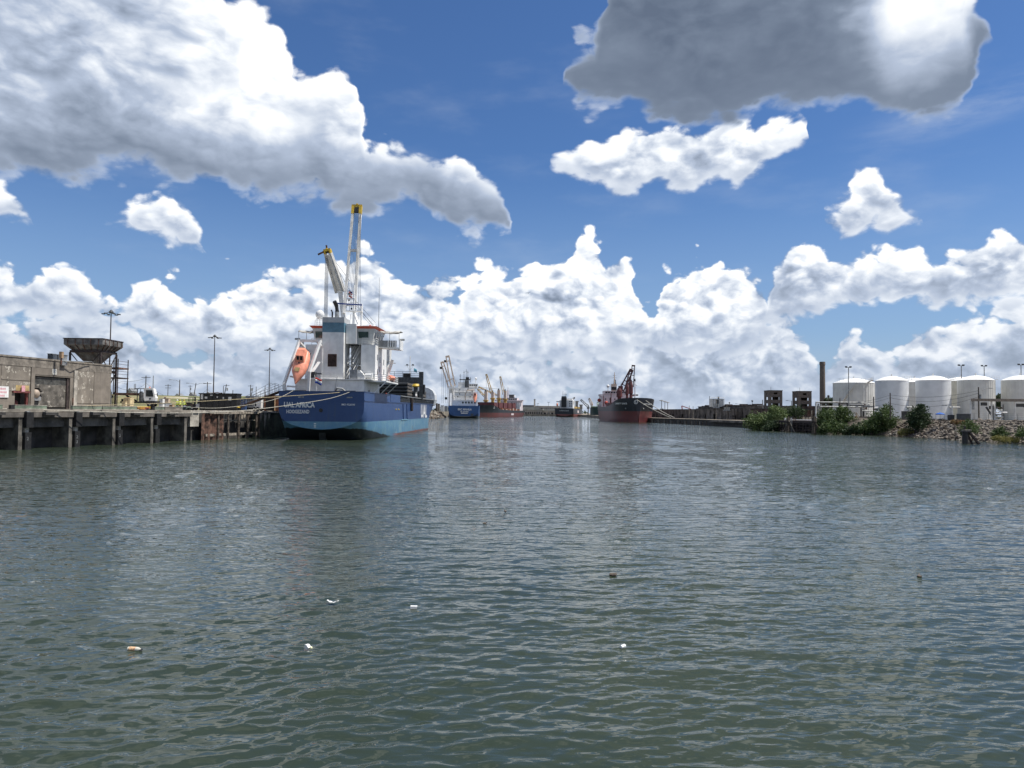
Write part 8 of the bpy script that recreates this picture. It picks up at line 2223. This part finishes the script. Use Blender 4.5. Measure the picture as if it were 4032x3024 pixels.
# ---------------------------------------------------------------- litter on the water, bird
def on_water(px_, py_): return W(px_, py_, 0.03)
p = on_water(530, 2556)
t = thing('plastic_bottle', 'floating plastic bottle with torn orange label, lower left water', 'bottle', tuple(p), R(-8))
def axis_x(prof, n=12):
    m_ = MB(); m_.loft([[(x, r_ * math.cos(2 * math.pi * k / n), r_ * math.sin(2 * math.pi * k / n)) for k in range(n)] for r_, x in prof]); return m_
M_pet = mat('clear_plastic', (.55, .53, .45), .15, var=.1)
axis_x([(.03, -.15), (.045, -.14), (.047, .06), (.04, .09), (.018, .135), (.018, .15)]).build('body', M_pet, t, smooth=True)
axis_x([(.0485, -.11), (.0485, .03)]).build('label', mat('torn_label', (.66, .42, .24), .7, var=.25, scale=18, spots=(.35, .12, .07), spot_amt=.56, spot_scale=12), t, smooth=True)
axis_x([(.021, .145), (.021, .172)]).build('cap', M_dgrey, t)
p = on_water(1310, 2372)
t = thing('plastic_wrapper', 'curled white plastic wrapper floating left of centre', 'wrapper', tuple(p), R(-10))
g = MB().grid([[(-.15 + .3 * i / 8, -.04 + .08 * j / 3, .05 * abs(i / 4 - 1) ** 1.6 + .012 * math.sin(i * 2 + j)) for j in range(4)] for i in range(9)]).build('sheet', M_white, t, smooth=True)
g.modifiers.new('t', 'SOLIDIFY').thickness = .006
p = on_water(1629, 2391)
t = thing('foam_block', 'small white foam block floating near the middle of the water', 'foam', tuple(p), R(5))
MB().prism([(-.085, -.03), (.08, -.03), (.09, .03), (-.08, .035)], -.05, .05, 'y').build('block', M_white, t)
p = on_water(1213, 2548)
t = thing('foam_piece', 'broken white foam piece with a pale yellow bit, below the wrapper', 'foam', tuple(p), R(-30))
MB().prism([(-.07, -.03), (.02, -.035), (.05, .0), (-.01, .055), (-.06, .05)], -.04, .04, 'y').build('chunk', M_white, t)
MB().sphere((.085, 0, .0), .03, 8, 6).build('yellow_bit', mat('pale_yellow_foam', (.75, .75, .5), .6), t)
p = on_water(2453, 2546)
t = thing('plastic_cup', 'clear white plastic cup floating right of centre', 'cup', tuple(p), R(35))
axis_x([(.038, -.06), (.05, .04), (.052, .045), (.046, .044), (.034, -.05)]).build('cup', mat('frosted_cup', (.72, .76, .75), .3, var=.1), t, smooth=True)
p = on_water(2414, 2262)
t = thing('driftwood', 'dark flat piece of driftwood right of centre', 'driftwood', tuple(p), R(3))
MB().sphere((0, 0, 0), .13, 10, 6, .28).build('piece', M_timber, t, smooth=True)
MB().tube((-.1, 0, .03), (.12, .02, .04), .02, .01, 5).build('twig', M_timber, t)
for k, (x, y, lab) in enumerate(((1908, 2061, 'small black floating lump at the middle of the channel'), (3620, 2268, 'small black floating scrap at the right'), (1990, 2012, 'tiny dark float near the middle of the channel'))):
    p = on_water(x, y)
    t = thing('floating_scrap', lab, 'debris', tuple(p), k)
    MB().sphere((0, 0, -.01), .075, 8, 6, .55).build('lump', M_timber, t, smooth=True)
    MB().bar((0, 0, .0), (.1, .02, .04), .03).build('stub', M_timber, t)
p = U(2080, 1154, 130)
t = thing('bird', 'dark bird gliding in front of the clouds above the channel', 'bird', tuple(p), R(60))
m_ = MB()
m_.loft([[(x, r_ * math.cos(a_), r_ * .8 * math.sin(a_)) for a_ in [2 * math.pi * k / 8 for k in range(8)]] for x, r_ in ((-.22, .01), (-.1, .05), (.05, .065), (.16, .04), (.24, .01))])
bd = m_.build('body', M_dgrey, t, smooth=True)
for s_ in (-1, 1):
    w_ = MB().grid([[(.08 - .06 * i / 4 - .1 * j, s_ * .13 * i, .06 * math.sin(i * .8)) for j in range(2)] for i in range(5)]).build('wing', M_dgrey, t, smooth=True)
    w_.modifiers.new('t', 'SOLIDIFY').thickness = .012
MB().prism([(-.2, -.02), (-.36, -.07), (-.36, .07), (-.2, .02)], -.005, .005, 'z').build('tail', M_dgrey, t)
